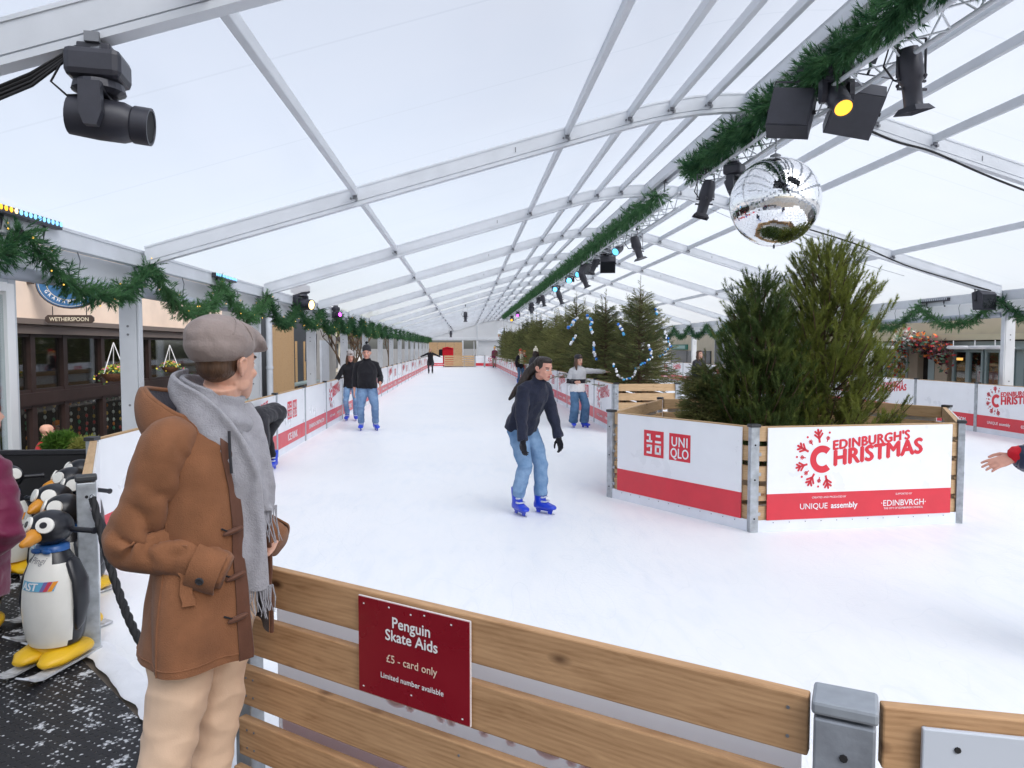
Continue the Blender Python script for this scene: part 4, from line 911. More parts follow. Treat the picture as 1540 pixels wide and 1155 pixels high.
for i in range(7):
    z = r_ + .05 + (top - r_ - .05) * (i + .5) / 7; hl = (top - r_ - .05) / 9
    g.tube([Vector(((.012 * math.cos(a) if i % 2 else 0), (0 if i % 2 else .012 * math.cos(a)), z + hl * math.sin(a))) for a in [k * 2 * math.pi / 10 for k in range(11)]], .004, 5)
g.build('chain', M['chrome'], mb0); g = MB(); g.box((.0, 0, top + .06), (.16, .22, .12), b=.015); g.build('motor', M['black'], mb0)
# cables
def cable(label, pts, r_=.012, m_='blackm'):
    t_ = MB(); P = [Vector(p) for p in pts]; o = P[0].copy(); q = []
    for i in range(len(P) - 1):
        for k in range(6):
            u = k / 6.; p0 = P[max(i - 1, 0)]; p1 = P[i]; p2 = P[i + 1]; p3 = P[min(i + 2, len(P) - 1)]
            q.append(.5 * ((2 * p1) + (p2 - p0) * u + (2 * p0 - 5 * p1 + 4 * p2 - p3) * u * u + (3 * p1 - p0 - 3 * p2 + p3) * u ** 3))
    q.append(P[-1]); t_.tube([p - o for p in q], r_, 6); ob = t_.build('cable', M[m_], None, 60); ob.location = o; return tag(ob, label, 'cable')
cable('thick black cable sagging from the near truss along the second rafter to the right', [atY(1290, 188, 8.5), atY(1345, 212, 8.6), atY(1402, 228, 8.75), atY(1470, 258, 8.75), atY(1540, 286, 8.8), atY(1700, 345, 8.85)], .014)
cable('black cable from the mirror ball towards the speaker-like lamp on the right', [atY(1200, 340, 13.2), atY(1260, 358, 13.4), atY(1300, 372, 13.6), atY(1360, 398, 13.7), atY(1430, 420, 13.75), atY(1490, 437, 13.8)], .014)
cable('thin steel wire crossing under the roof behind the mirror ball', [atY(700, 395, 24), atY(840, 352, 20), atY(960, 310, 17)], .006, 'alu_dark')
cable('thin steel wire from the mirror ball to the right eave', [atY(1035, 300, 12), atY(1180, 360, 12.5), atY(1360, 415, 13.5)], .004, 'alu_dark')
# ---------------------------------------------------------------- people
def mskin(name, c, rough=.5):
    m = mat(name, c, rough, 0, .07, 30., .06, 220, spec=.35); p = m.node_tree.nodes['Principled BSDF']; p.inputs['Subsurface Weight'].default_value = .12; p.inputs['Subsurface Radius'].default_value = (.02, .008, .004); p.inputs['Subsurface Scale'].default_value = .5; return m
SK = {'light': mskin('skin light', (.60, .34, .25)), 'rosy': mskin('skin rosy', (.60, .31, .235)), 'tan': mskin('skin tan', (.50, .28, .19))}
M['lip'] = mat('lip', (.42, .13, .11), .4); M['brow'] = mat('eyebrow', (.03, .02, .016), .7); M['eyew'] = mat('eye white', (.72, .70, .68), .2); M['iris'] = mat('iris', (.03, .018, .01), .1)
def cloth(name, c, var=.12, vs=9., bump=.25, bs=120., rough=.85, sheen=.15, stretch=None): return mat(name, c, rough, 0, var, vs, bump, bs, spec=.2, sheen=sheen, stretch=stretch)
def denim(name, c, c2):
    m = mat(name, c, .8, spec=.2); t, p, L = nodes(m); tc = t.nodes.new('ShaderNodeTexCoord')
    n = t.nodes.new('ShaderNodeTexNoise'); n.inputs['Scale'].default_value = 4.5; n.inputs['Detail'].default_value = 6; n.inputs['Roughness'].default_value = .65; L.new(tc.outputs['Object'], n.inputs['Vector'])
    r = ramp(t, [(.34, c), (.66, c2)]); L.new(n.outputs[0], r.inputs[0]); L.new(r.outputs[0], p.inputs['Base Color'])
    n2 = t.nodes.new('ShaderNodeTexNoise'); n2.inputs['Scale'].default_value = 160; L.new(tc.outputs['Object'], n2.inputs['Vector']); b = t.nodes.new('ShaderNodeBump'); b.inputs['Strength'].default_value = .25; b.inputs['Distance'].default_value = .003; L.new(n2.outputs[0], b.inputs['Height']); L.new(b.outputs[0], p.inputs['Normal']); return m
C = {'navyknit': cloth('navy knit', (.018, .022, .042), .15, 30, .5, 90), 'black': cloth('black cloth', (.012, .012, .016)), 'charcoal': cloth('charcoal cloth', (.03, .03, .036)), 'greyknit': cloth('grey knit', (.40, .37, .37), .1, 40, .5, 90),
     'maroon': cloth('maroon jacket', (.13, .012, .045), .1, 8, .12, 60, .5), 'jean': denim('blue denim', (.10, .20, .36), (.25, .38, .56)), 'jeandark': denim('dark denim', (.045, .10, .19), (.10, .19, .32)), 'jeanmid': denim('mid denim', (.09, .16, .29), (.20, .31, .48)),
     'beige': cloth('beige chino', (.70, .505, .365), .06, 5, .1, 200, .8), 'white': cloth('white knit', (.72, .72, .72), .06, 30, .4, 90), 'greystripe': cloth('pale grey knit', (.46, .47, .49), .06, 30, .4, 90), 'navy': cloth('navy puffer', (.022, .030, .062), .12, 8, .12, 50, .45),
     'redcl': cloth('red cloth', (.55, .012, .025), .1, 10), 'coat': cloth('camel wool', (.215, .094, .046), .13, 14, .30, 260, .92, .12), 'lining': cloth('grey lining', (.055, .052, .064), .1, 8), 'trim': cloth('brown leather trim', (.105, .045, .028), .15, 12, .1, 90, .5), 'scarf': cloth('grey wool scarf', (.32, .32, .355), .10, 40, .45, 200, .95, .2),
     'cap': cloth('taupe cap', (.27, .222, .208), .12, 12, .22, 160, .9), 'olive': cloth('yellow green knit', (.36, .32, .16), .1, 20), 'cream': cloth('cream knit', (.72, .68, .56), .08, 20), 'hairdark': mat('dark hair', (.020, .012, .009), .42, 0, .35, 60, .4, 90, stretch=(1, 1, .12)), 'hairbrown': mat('brown hair', (.07, .035, .018), .45, 0, .3, 60, .4, 90, stretch=(1, 1, .12)),
     'hairblond': mat('blond hair', (.42, .27, .13), .5, 0, .3, 50, .3, 90), 'ginger': mat('ginger hair', (.40, .11, .025), .45, 0, .3, 60, .4, 90, stretch=(1, 1, .1)), 'yellow': cloth('yellow knit', (.75, .45, .03)), 'grey': cloth('grey cloth', (.2, .2, .2)), 'khaki': cloth('khaki', (.28, .25, .2)), 'orange': cloth('orange paper', (.75, .22, .03))}
M['boot'] = mat('blue plastic boot', (.008, .045, .55), .28, 0, .08, 12., coat=.3); M['bootlight'] = mat('pale buckle', (.5, .55, .65), .35); M['blade'] = mat('steel blade', (.6, .62, .65), .2, 1.)
def skin_mesh(mb, vox, name, mats, it=6, wr=None, fac=.5):
    me = mb.mesh(name, mats); o = bpy.data.objects.new(name, me); COL.objects.link(o)
    r = o.modifiers.new('r', 'REMESH'); r.mode = 'VOXEL'; r.voxel_size = vox; r.use_smooth_shade = True
    s = o.modifiers.new('s', 'SMOOTH'); s.iterations = it; s.factor = fac
    dg = bpy.context.evaluated_depsgraph_get(); m2 = bpy.data.meshes.new_from_object(o.evaluated_get(dg)); bpy.data.objects.remove(o); bpy.data.meshes.remove(me)
    m2.name = name; m2.materials.clear()
    for m in (mats if isinstance(mats, (list, tuple)) else [mats]): m2.materials.append(m)
    if wr:
        amp, sc = wr; n = len(m2.vertices); co = np.empty(n * 3, np.float32); m2.vertices.foreach_get('co', co); co = co.reshape(-1, 3); nn = np.empty(n * 3, np.float32); m2.vertices.foreach_get('normal', nn); nn = nn.reshape(-1, 3)
        d = np.array([(abs(noise.noise(Vector((c[0] * sc[0], c[1] * sc[1], c[2] * sc[2])))) * -1.6 + .5 + .5 * noise.noise(Vector((c[0] * sc[0] * 2.3 + 5, c[1] * sc[1] * 2.3, c[2] * sc[2] * 2.3)))) for c in co], np.float32)
        co += nn * (d * amp)[:, None]; m2.vertices.foreach_set('co', co.ravel()); m2.update()
    m2.polygons.foreach_set('use_smooth', [True] * len(m2.polygons)); return m2
def head_geo(g, Mx, s=1.0, female=False, ear=True):
    """face looks along -y; origin at eye level, chin at -.115, crown at +.115"""
    S = Mx @ Matrix.Scale(s, 4); P = lambda x, y, z: S @ Vector((x, y, z))
    secs = [(-.117, -.066, .014, .012), (-.108, -.060, .028, .026), (-.092, -.044, .042, .046), (-.070, -.024, .054, .068), (-.045, -.012, .061, .080), (-.012, -.006, .067, .084), (.02, .0, .071, .091), (.05, .008, .073, .096), (.08, .014, .066, .086), (.10, .016, .050, .064), (.113, .016, .022, .03)]
    rings = []
    for z, y, a, b in secs: rings.append([P(a * math.cos(q) * (1 if abs(math.cos(q)) < .8 else .98), y + b * math.sin(q), z) for q in [2 * math.pi * k / 24 for k in range(24)]])
    g.loft(rings); E_ = lambda c, r, R_=None: g.ell((0, 0, 0), 1, S @ Matrix.Translation(c) @ (R_ or Matrix()) @ Matrix.Diagonal((*r, 1)), 12)
    def E_(c, r, R_=None):
        t_ = MB(); t_.ell((0, 0, 0), 1., None, 12); X = S @ Matrix.Translation(Vector(c)) @ (R_ if R_ is not None else Matrix()) @ Matrix.Diagonal((r[0], r[1], r[2], 1)); g.add(t_.v, t_.f, 0, X)
    E_((0, .028, .035), (.072, .088, .078))
    g.tube([P(0, -.084, .018), P(0, -.097, -.010), P(0, -.110, -.030), P(0, -.100, -.040)], [.008 * s, .0095 * s, .013 * s, .009 * s], 10, round_=True)
    for k in (-1, 1):
        E_((k * .012, -.095, -.036), (.009, .011, .008)); E_((k * .030, -.074, .026), (.024, .014, .009)); E_((k * .040, -.062, -.028), (.022, .018, .018)); E_((k * .032, -.075, .001), (.014, .011, .009)); E_((k * .05, -.012, -.065), (.012, .035, .022))
        if ear:
            q = [P(k * .071, .018, -.028), P(k * .078, .006, -.020), P(k * .082, .004, .0), P(k * .086, .012, .018), P(k * .090, .028, .022), P(k * .092, .040, .010), P(k * .088, .038, -.008), P(k * .082, .028, -.024), P(k * .074, .018, -.036)]
            g.tube(q, [.006 * s] * 9, 8, round_=True); E_((k * .077, .022, -.002), (.008, .020, .026)); E_((k * .074, .016, -.032), (.006, .008, .010))
    E_((0, -.093, -.063), (.022, .009, .0055)); E_((0, -.091, -.073), (.019, .009, .006)); E_((0, -.078, -.100), (.018, .014, .014))
def paint_face(me, Mx, s, brows=True):
    inv = (Mx @ Matrix.Scale(s, 4)).inverted()
    for p in me.polygons:
        c = inv @ p.center
        if c.y > -.055 or abs(c.x) > .06 or c.z > .05 or c.z < -.09: continue
        if abs(c.x) < .022 and -.079 < c.z < -.058 and c.y < -.080: p.material_index = 1
        ex = abs(c.x) - .032
        if abs(ex) < .0145 and abs(c.z - .001) < .0062 * (1 - (ex / .016) ** 2) ** .5 and c.y < -.07: p.material_index = 3 if abs(ex) > .0055 else 4
        elif abs(ex) < .016 and .0055 < c.z < .0105 and c.y < -.068: p.material_index = 2
        elif brows and -.018 < ex < .02 and .022 < c.z - .06 * ex * 0 < .031 and c.y < -.06: p.material_index = 2
def hand_geo(g, w, d, n, s=1.0, curl=.35, spread=.12, side=1, rr=1.0):
    """w wrist, d direction, n back-of-hand normal; side=+1 puts the thumb on n x d side"""
    d = Vector(d).normalized(); n = Vector(n); n = (n - d * n.dot(d)).normalized(); b = n.cross(d) * side; k = s * .98
    pl = [w, w + d * .03 * k, w + d * .07 * k, w + d * .098 * k]
    g.tube(pl, [(.026 * k * rr, .019 * k * rr), (.033 * k * rr, .017 * k * rr), (.041 * k * rr, .015 * k * rr), (.040 * k * rr, .012 * k * rr)], 12, side=b, round_=True)
    for i, (o, L_, r_) in enumerate(((.030, .074, .0088), (.0105, .084, .0092), (-.010, .078, .0088), (-.029, .060, .0078))):
        p = w + d * .092 * k + b * o * k; a = spread * (1.5 - i) * .6; dd = (d + b * a).normalized(); pts = [p]; cu = curl * (1 + .12 * i)
        for j, f in enumerate((.46, .30, .24)):
            ang = cu * (j + .35); v = dd * math.cos(ang) - n * math.sin(ang); p = p + v * L_ * f * k; pts.append(p)
        g.tube(pts, [r_ * k * rr * q for q in (1.05, 1., .92, .82)], 8, round_=True)
    p = w + d * .022 * k + b * .026 * k; t1 = p + (d * .6 + b * .75 - n * .25).normalized() * .042 * k; t2 = t1 + (d * .9 + b * .35 - n * .25).normalized() * .032 * k; t3 = t2 + (d + b * .05 - n * .3).normalized() * .026 * k
    g.tube([p, t1, t2, t3], [.0135 * k * rr, .0115 * k * rr, .0102 * k * rr, .0085 * k * rr], 8, round_=True)
def ik(a, c, l1, l2, hint):
    a, c = Vector(a), Vector(c); v = c - a; L_ = min(v.length, (l1 + l2) * .999); u = v.normalized(); x = (l1 * l1 - l2 * l2 + L_ * L_) / (2 * L_); h = math.sqrt(max(0, l1 * l1 - x * x)); hv = Vector(hint); hv = (hv - u * hv.dot(u)).normalized(); return a + u * x + hv * h
def skate(root, ank, yaw, s, vox, blade=True, style='skate', mat_='boot'):
    Rz = Matrix.Translation(ank) @ Matrix.Rotation(yaw, 4, 'Z') @ Matrix.Scale(s, 4); g = MB(); P = lambda x, y, z: Rz @ Vector((x, y, z))
    g.tube([P(0, .012, .155), P(0, .012, .10), P(0, .010, .03), P(0, .012, -.03)], [(.066 * s, .076 * s), (.064 * s, .073 * s), (.057 * s, .068 * s), (.054 * s, .068 * s)], 16, side=(Rz @ Vector((1, 0, 0)) - Rz @ Vector((0, 0, 0))))
    rings = []
    for y, a, zt, zb in ((.080, .012, -.02, -.07), (.070, .036, .0, -.085), (.03, .046, .02, -.088), (-.02, .045, .02, -.086), (-.07, .045, -.005, -.086), (-.12, .049, -.025, -.085), (-.16, .044, -.034, -.083), (-.185, .028, -.045, -.078), (-.193, .010, -.055, -.07)):
        zc, hz = (zt + zb) / 2, (zt - zb) / 2; rings.append([P(a * 1.12 * math.copysign(abs(math.cos(q)) ** .7, math.cos(q)), y, zc + hz * math.copysign(abs(math.sin(q)) ** .8, math.sin(q))) for q in [2 * math.pi * k / 16 for k in range(16)]])
    g.loft(rings); nm = 'ice_skate' if style == 'skate' else 'shoe'
    b_ = link(nm, skin_mesh(g, vox, nm, M[mat_] if mat_ in M else C[mat_], 4), root)
    if blade:
        g = MB()
        for y0, y1, z0, z1, w_ in ((-.15, .06, -.105, -.085, .024), ): g.box(((0), (y0 + y1) / 2, (z0 + z1) / 2), (w_, y1 - y0, z1 - z0), Rz, b=.004)
        for y in (-.12, .03): g.box((0, y, -.115), (.014, .05, .03), Rz)
        g.build('blade_holder', M[mat_], b_)
        g = MB(); g.prism([(-.185, -.128), (-.175, -.136), (.075, -.136), (.085, -.122), (.06, -.122), (.04, -.114), (-.15, -.114)], .004, Rz @ Matrix.Rotation(R(90), 4, 'Z')); g.build('blade', M['blade'], b_)
        if vox < .009:
            g = MB()
            for z, y, tl in ((.10, -.052, 0), (.045, -.060, .2), (-.0, -.085, .5)):
                g.box((0, y, z), (.075, .014, .016), Rz @ Matrix.Translation((0, 0, 0)), b=.003); g.box((-.040, y + .03, z), (.012, .05, .018), Rz, b=.003); g.box((.040, y + .03, z), (.012, .05, .018), Rz, b=.003)
            g.build('buckle', M['bootlight'], b_)
def person(label, loc, rz, spec, group=None):
    s = spec.get('H', 1.72) / 1.75; bw = spec.get('build', 1.0); vox = spec.get('vox', .008); fem = spec.get('fem', False)
    root = thing('person', label, 'person', loc, rz, group)
    lift = .135 * s if spec.get('skates', True) else .085 * s
    hip = Vector(spec.get('pelvis', (0, 0, 0))) + Vector((0, 0, (.90 * s + lift - .085 * s) - spec.get('drop', .02)))
    a = R(spec.get('lean', 3)); sl = R(spec.get('side', 0)); T = Vector((math.sin(sl), -math.sin(a), math.cos(a))).normalized()
    tw = R(spec.get('twist', 0)); X0 = Vector((math.cos(tw), math.sin(tw), 0)); Xt = (X0 - T * X0.dot(T)).normalized(); Fw = Xt.cross(T) * -1   # Fw: chest forward
    bend = spec.get('curve', 0.)
    def Cq(q): return hip + T * (q * s) + (Vector((0, -1, 0)) * (bend * max(0, q - .1) ** 2 * s))
    if Fw.y > 0: Fw = -Fw
    sh = {k: Cq(.425) + Vector((0, spec.get('shback', 0), 0)) + Xt * (k * (.158 if fem else .178) * s * (bw ** .5)) for k in (-1, 1)}
    hy, hp, hr = [R(v) for v in spec.get('head', (0, 0, 0))]
    nb = Cq(.51); hd = spec.get('neck', (0, -.25, 1)); hd = Vector(hd).normalized(); hc = nb + hd * (.165 * s)
    Mh = Matrix.Translation(hc) @ Matrix.Rotation(hy, 4, 'Z') @ Matrix.Rotation(hp, 4, 'X') @ Matrix.Rotation(hr, 4, 'Y'); hs = spec.get('hs', 1.0)
    # limbs
    arms = {}
    for k, key in ((-1, 'R'), (1, 'L')):
        ar = spec.get('arm' + key, ((k * .12, .02, -1), (k * .05, -.15, -1)))
        u, f = Vector(ar[0]).normalized(), Vector(ar[1]).normalized(); e = sh[k] + u * .285 * s; w_ = e + f * .25 * s; arms[k] = (sh[k], e, w_, f, Vector(ar[2]) if len(ar) > 2 else Vector((k, -.2, 0)), ar[3] if len(ar) > 3 else f)
    legs = {}
    for k, key in ((-1, 'R'), (1, 'L')):
        lg = spec.get('leg' + key, (k * .10, 0, k * 8)); h_ = hip + Vector((k * .088 * s, 0, -.02 * s)); an = Vector((lg[0], lg[1], lift + (lg[3] if len(lg) > 3 else 0))); kn = ik(h_, an, .43 * s, .41 * s, spec.get('knee', (k * .15, -1, 0))); legs[k] = (h_, kn, an, R(lg[2]))
    # body: one continuous surface
    g = MB()
    tq = [(-.06, .145, .10), (.0, .15, .105), (.10, .125, .092), (.22, .135, .095), (.34, .150, .10), (.43, .135, .085), (.48, .085, .065), (.52, .058, .058)]
    g.tube([Cq(q) for q, _, _ in tq], [(x * s * bw, y * s * bw) for _, x, y in tq], 20, side=Xt)
    g.tube([nb - hd * .04 * s, nb + hd * .05 * s, hc + Mh.to_3x3() @ Vector((0, .025, -.055)) * s], [.060 * s, .055 * s * (.9 if fem else 1), .055 * s], 14)
    head_geo(g, Mh, s * hs, fem)
    for k in (-1, 1):
        S_, e, w_, f, n_, hd_ = arms[k]; g.tube([S_ - Xt * k * .05 * s, S_, S_.lerp(e, .5), e, e.lerp(w_, .4), w_], [.05 * s, .052 * s, .044 * s, .036 * s, .037 * s, .026 * s], 12, round_=True)
        if not spec.get('gloves'): hand_geo(g, w_, hd_, n_, s, spec.get('curl', .35), .14, k * spec.get('thumb', 1))
        h_, kn, an, yw = legs[k]; g.tube([h_ + Vector((0, 0, .03)), h_.lerp(kn, .5), kn, kn.lerp(an, .35), an], [.082 * s * bw, .07 * s * bw, .052 * s, .042 * s, .032 * s], 12, round_=True); g.tube([an, an + Vector((math.sin(yw) * .6, -math.cos(yw) * .6, -.55)) * .07], [.034 * s, .026 * s], 8, round_=True)
    bvox = spec.get('bvox', vox); me = skin_mesh(g, bvox, 'body', [SK[spec.get('skin', 'light')], M['lip'], M['brow'], M['eyew'], M['iris']], 4)
    paint_face(me, Mh, s * hs); link('body', me, root)
    # top
    tp = spec.get('top')
    if tp:
        g = MB(); bu = tp.get('bulk', 1.); hem = tp.get('hem', -.05)
        tq = [(hem, .172, .128), (hem * .5 + .03, .17, .128), (.12, .16, .12), (.24, .168, .125), (.36, .182, .127), (.42, .170, .112), (.455, .135, .095), (.485, .098, .082), (.515, .070, .072)] + ([(.56, .066, .068)] if tp.get('collar') else [])
        hw = tp.get('hemw', 1.0); bl = tp.get('belly', 0)
        g.tube([Cq(q) + Fw * (bl * .05 if .0 < q < .3 else 0) for q, _, _ in tq], [(x * s * bw * bu * (hw if i < 2 else 1), y * s * bw * bu * (hw if i < 2 else 1) * (1 + bl * .25 * (1 if .0 < q < .3 else 0))) for i, (q, x, y) in enumerate(tq)], 24, side=Xt)
        for k in (-1, 1):
            S_, e, w_, f, n_, hd_ = arms[k]; sb = tp.get('sleeve', 1.) * s * bw ** .5; end = tp.get('send', 1.0); we = e.lerp(w_, end) if end <= 1 else w_
            g.tube([S_ - Xt * k * .06 * s - T * .01, S_ - T * .008 * s, S_.lerp(e, .35), S_.lerp(e, .75), e, e.lerp(we, .3), e.lerp(we, .7), we], [.058 * sb, .063 * sb, .060 * sb, .055 * sb, .053 * sb, .050 * sb, .046 * sb, .042 * sb * tp.get('cuff', 1.)], 16)
            g.ell(S_ - Xt * k * .015 * s - T * .006 * s, .062 * sb, None, 14); g.tube([Cq(.50) + Xt * k * .03 * s, S_ + T * .012 * s], [(.05 * s * bu, .045 * s), (.048 * sb, .045 * sb)], 12, round_=True)
        o = link(tp.get('name', 'sweater'), skin_mesh(g, vox, 'top', C[tp['c']], 6, (tp.get('fold', .010) * s, tp.get('fs', (9, 9, 5)))), root)
        if 'stripe' in tp:            # knitted-in bands, measured along the torso
            me = o.data; me.materials.append(C[tp['stripe'][0]]); me.materials.append(C[tp['stripe'][1]])
            for p in me.polygons:
                q = (p.center - hip).dot(T) / s; lat = abs((p.center - hip).dot(Xt))
                if tp['stripe'][2] < q < tp['stripe'][3]: p.material_index = 1
                elif q <= tp['stripe'][2]: p.material_index = 2
    bt = spec.get('bottom')
    if bt:
        g = MB(); fl = bt.get('flare', (1., 1., 1.)); g.tube([hip + T * .15 * s, hip + T * .10 * s, hip + T * .03 * s, hip - Vector((0, 0, .07 * s))], [(.140 * s * bw, .108 * s * bw), (.156 * s * bw, .120 * s * bw), (.170 * s * bw, .128 * s * bw), (.152 * s * bw, .122 * s * bw)], 20, side=Xt)
        for k in (-1, 1):
            h_, kn, an, yw = legs[k]; en = an + Vector((0, 0, bt.get('up', .02) * s)); m1 = h_.lerp(kn, .5); m2 = kn.lerp(en, .5)
            g.tube([h_ + Vector((0, 0, .05)), h_ - Vector((0, 0, .05)), m1, kn, m2, en], [.092 * s * bw, .100 * s * bw, .088 * s * bw * fl[0], .070 * s * fl[1], (.062 * s) * (fl[1] + fl[2]) / 2, .056 * s * fl[2]], 18)
        link('trousers', skin_mesh(g, vox, 'trousers', C[bt['c']], 5, (bt.get('fold', .011) * .8 * s, (6, 6, 8))), root)
    for k in (-1, 1):
        h_, kn, an, yw = legs[k]; skate(root, an, yw, s, max(vox * .8, .006), spec.get('skates', True), 'skate' if spec.get('skates', True) else 'shoe', spec.get('shoe', 'boot'))
    if spec.get('gloves'):
        for k in (-1, 1):
            S_, e, w_, f, n_, hd_ = arms[k]; g = MB(); hand_geo(g, w_, hd_, n_, s, spec.get('curl', .35), .10, k * spec.get('thumb', 1), 1.14); g.tube([w_ - f * .03, w_ + Vector(hd_) * .02], [.034 * s, .032 * s], 12, round_=True); link('glove', skin_mesh(g, max(.0045, vox * .7), 'glove', C[spec['gloves']], 2), root)
    hs2 = s * hs; HP = lambda x, y, z: Mh @ (Vector((x, y, z)) * hs2); hvox = max(.006, vox * .8)
    def hell(g, c, r, rot=None):
        t_ = MB(); t_.ell((0, 0, 0), 1., None, 20); g.add(t_.v, t_.f, 0, Mh @ Matrix.Scale(hs2, 4) @ Matrix.Translation(c) @ (rot if rot is not None else Matrix()) @ Matrix.Diagonal((*r, 1)))
    hair = spec.get('hair')
    if hair:
        g = MB(); st = hair['style']
        hell(g, (0, .034, .050), (.080, .090, .075)); hell(g, (0, .050, .0), (.074, .062, .07)); hell(g, (0, .012, .083), (.074, .096, .042), Matrix.Rotation(R(-8), 4, 'X'))
        for k in (-1, 1): hell(g, (k * .064, .020, .035), (.018, .05, .05))
        if st == 'pony':    # swept back, falling behind the shoulders
            d = Vector(hair.get('dir', (0, .25, -1))); p0 = HP(0, .098, .02); g.tube([HP(0, .05, .06), p0, p0 + d * .10 + Vector((0, .03, 0)), p0 + d * .22, p0 + d * .34, p0 + d * .42], [.055, .050, .048, .046, .034, .014], 14, round_=True)
            g.tube([HP(.03, .08, .0), HP(.035, .09, -.05) + d * .1, HP(.03, .1, -.05) + d * .22, HP(.02, .1, -.05) + d * .30], [.03, .034, .026, .010], 10, round_=True)
        if st == 'long':
            for k in (-1, 1):
                a0 = HP(k * .068, .01, .04); g.tube([a0, HP(k * .082, .005, -.03), HP(k * .088, -.005, -.11) + Vector((0, 0, -.02)), HP(k * .080, -.02, -.19) + Vector((0, 0, -.05))], [.028 * s, .032 * s, .034 * s, .014 * s], 10, round_=True)
            hell(g, (0, .075, -.08), (.075, .035, .12))
        if st == 'drop':
            for x in (-.05, 0, .05): a0 = HP(x, -.02, .09); g.tube([HP(x, .06, .06), a0, HP(x, -.06, .10) + Vector((0, -.03, -.08)), HP(x, -.06, .10) + Vector((0, -.02, -.22))], [.04, .04, .03, .012], 10, round_=True)
        link('hair', skin_mesh(g, hvox, 'hair', C[hair['c']], 4, (.006, (30, 30, 5))), root)
    hat = spec.get('hat')
    if hat:
        g = MB(); hell(g, (0, .022, .078 + hat.get('tall', 0)), (.088, .102, .068 + hat.get('tall', 0))); hell(g, (0, .018, .055), (.090, .105, .040)); ht = link('hat', skin_mesh(g, hvox, 'hat', C[hat['c']], 3, (.003, (40, 40, 4))), root)
        if hat.get('pom'):
            g = MB(); rng = random.Random(1)
            for i in range(26): v = Vector((rng.gauss(0, 1), rng.gauss(0, 1), rng.gauss(0, 1))).normalized(); c0 = HP(0, .022, .172 + 2 * hat.get('tall', 0)); g.ell(c0 + v * .022, .014, None, 6)
            g.build('pompom', C[hat.get('pc', hat['c'])], ht, 60)
        if hat.get('ears'):
            for k in (-1, 1): g = MB(); g.ell(HP(k * .075, .02, .135), .024, None, 10); g.build('pompom', C[hat.get('pc', hat['c'])], ht, 60)
        if hat.get('band'):
            pass
    sc = spec.get('scarf')
    if sc:
        g = MB(); rr = .082 * s; pts = [nb + hd * .03 * s + Vector((rr * math.cos(q), rr * .95 * math.sin(q), .006 * math.sin(3 * q))) for q in [2 * math.pi * k / 18 for k in range(19)]]; g.tube(pts, .038 * s, 10)
        for k in (-1, 1): p0 = nb + Fw * .09 * s + Xt * k * .05; g.tube([p0, p0 + Fw * .05 - T * .15 * s, p0 + Fw * .06 - T * .40 * s], [(.045, .02), (.05, .02), (.055, .015)], 10, side=Xt)
        link('scarf', skin_mesh(g, hvox, 'scarf', C[sc], 3), root)
    return dict(root=root, hip=hip, T=T, Xt=Xt, Fw=Fw, Mh=Mh, hs=hs2, nb=nb, hd=hd, sh=sh, arms=arms, legs=legs, s=s, Cq=Cq, HP=HP)

# centre skater, bent forward, looking right
person('skater woman in navy sweater and blue jeans bending forward in the middle of the ice', (.66, 7.36, 0), R(38), dict(H=1.72, fem=True, vox=.007, bvox=.0052, lean=25, curve=.14, pelvis=(0, .10, 0), drop=-.005, twist=-3, head=(8, 12, 0), neck=(0, -.62, 1), skin='rosy', hs=.98,
    armR=((-.20, -.10, -1), (-.02, -.12, -1), (-1, 0, 0), (.0, -.16, -1)), armL=((.16, -.18, -1), (.10, -.30, -1), (1, 0, 0), (.05, -.3, -1)), legR=(-.11, .05, -12), legL=(.11, -.07, 10), knee=(0, -1, .1), gloves='black', curl=.45,
    top=dict(c='navyknit', hem=-.06, bulk=1.10, sleeve=1.18, cuff=1.1, collar=True, fold=.014, fs=(8, 8, 6), hemw=1.04), bottom=dict(c='jean', flare=(1.08, 1.12, 1.25), fold=.014, up=.06), hair=dict(c='hairdark', style='pony', dir=(-.45, .50, -.85))))
# striped sweater skater holding on to the barrier
person('skater woman in grey, black and white striped sweater reaching for the spruce row barrier', (2.44, 15.3, 0), R(10), dict(H=1.60, fem=True, vox=.010, lean=3, skin='light', head=(30, 5, 0),
    armL=((1, -.05, -.05), (.98, .06, -.05), (0, 0, 1)), armR=((-.30, 0, -1), (.35, -.9, .05)), legR=(-.10, .0, -8), legL=(.13, -.06, 25), top=dict(c='greystripe', hem=-.07, bulk=1.14, sleeve=1.12, collar=True, stripe=('black', 'white', .13, .235)), bottom=dict(c='jeandark', flare=(1.12, 1.45, 1.95), up=.0), hair=dict(c='hairbrown', style='long'), hat=dict(c='charcoal')))
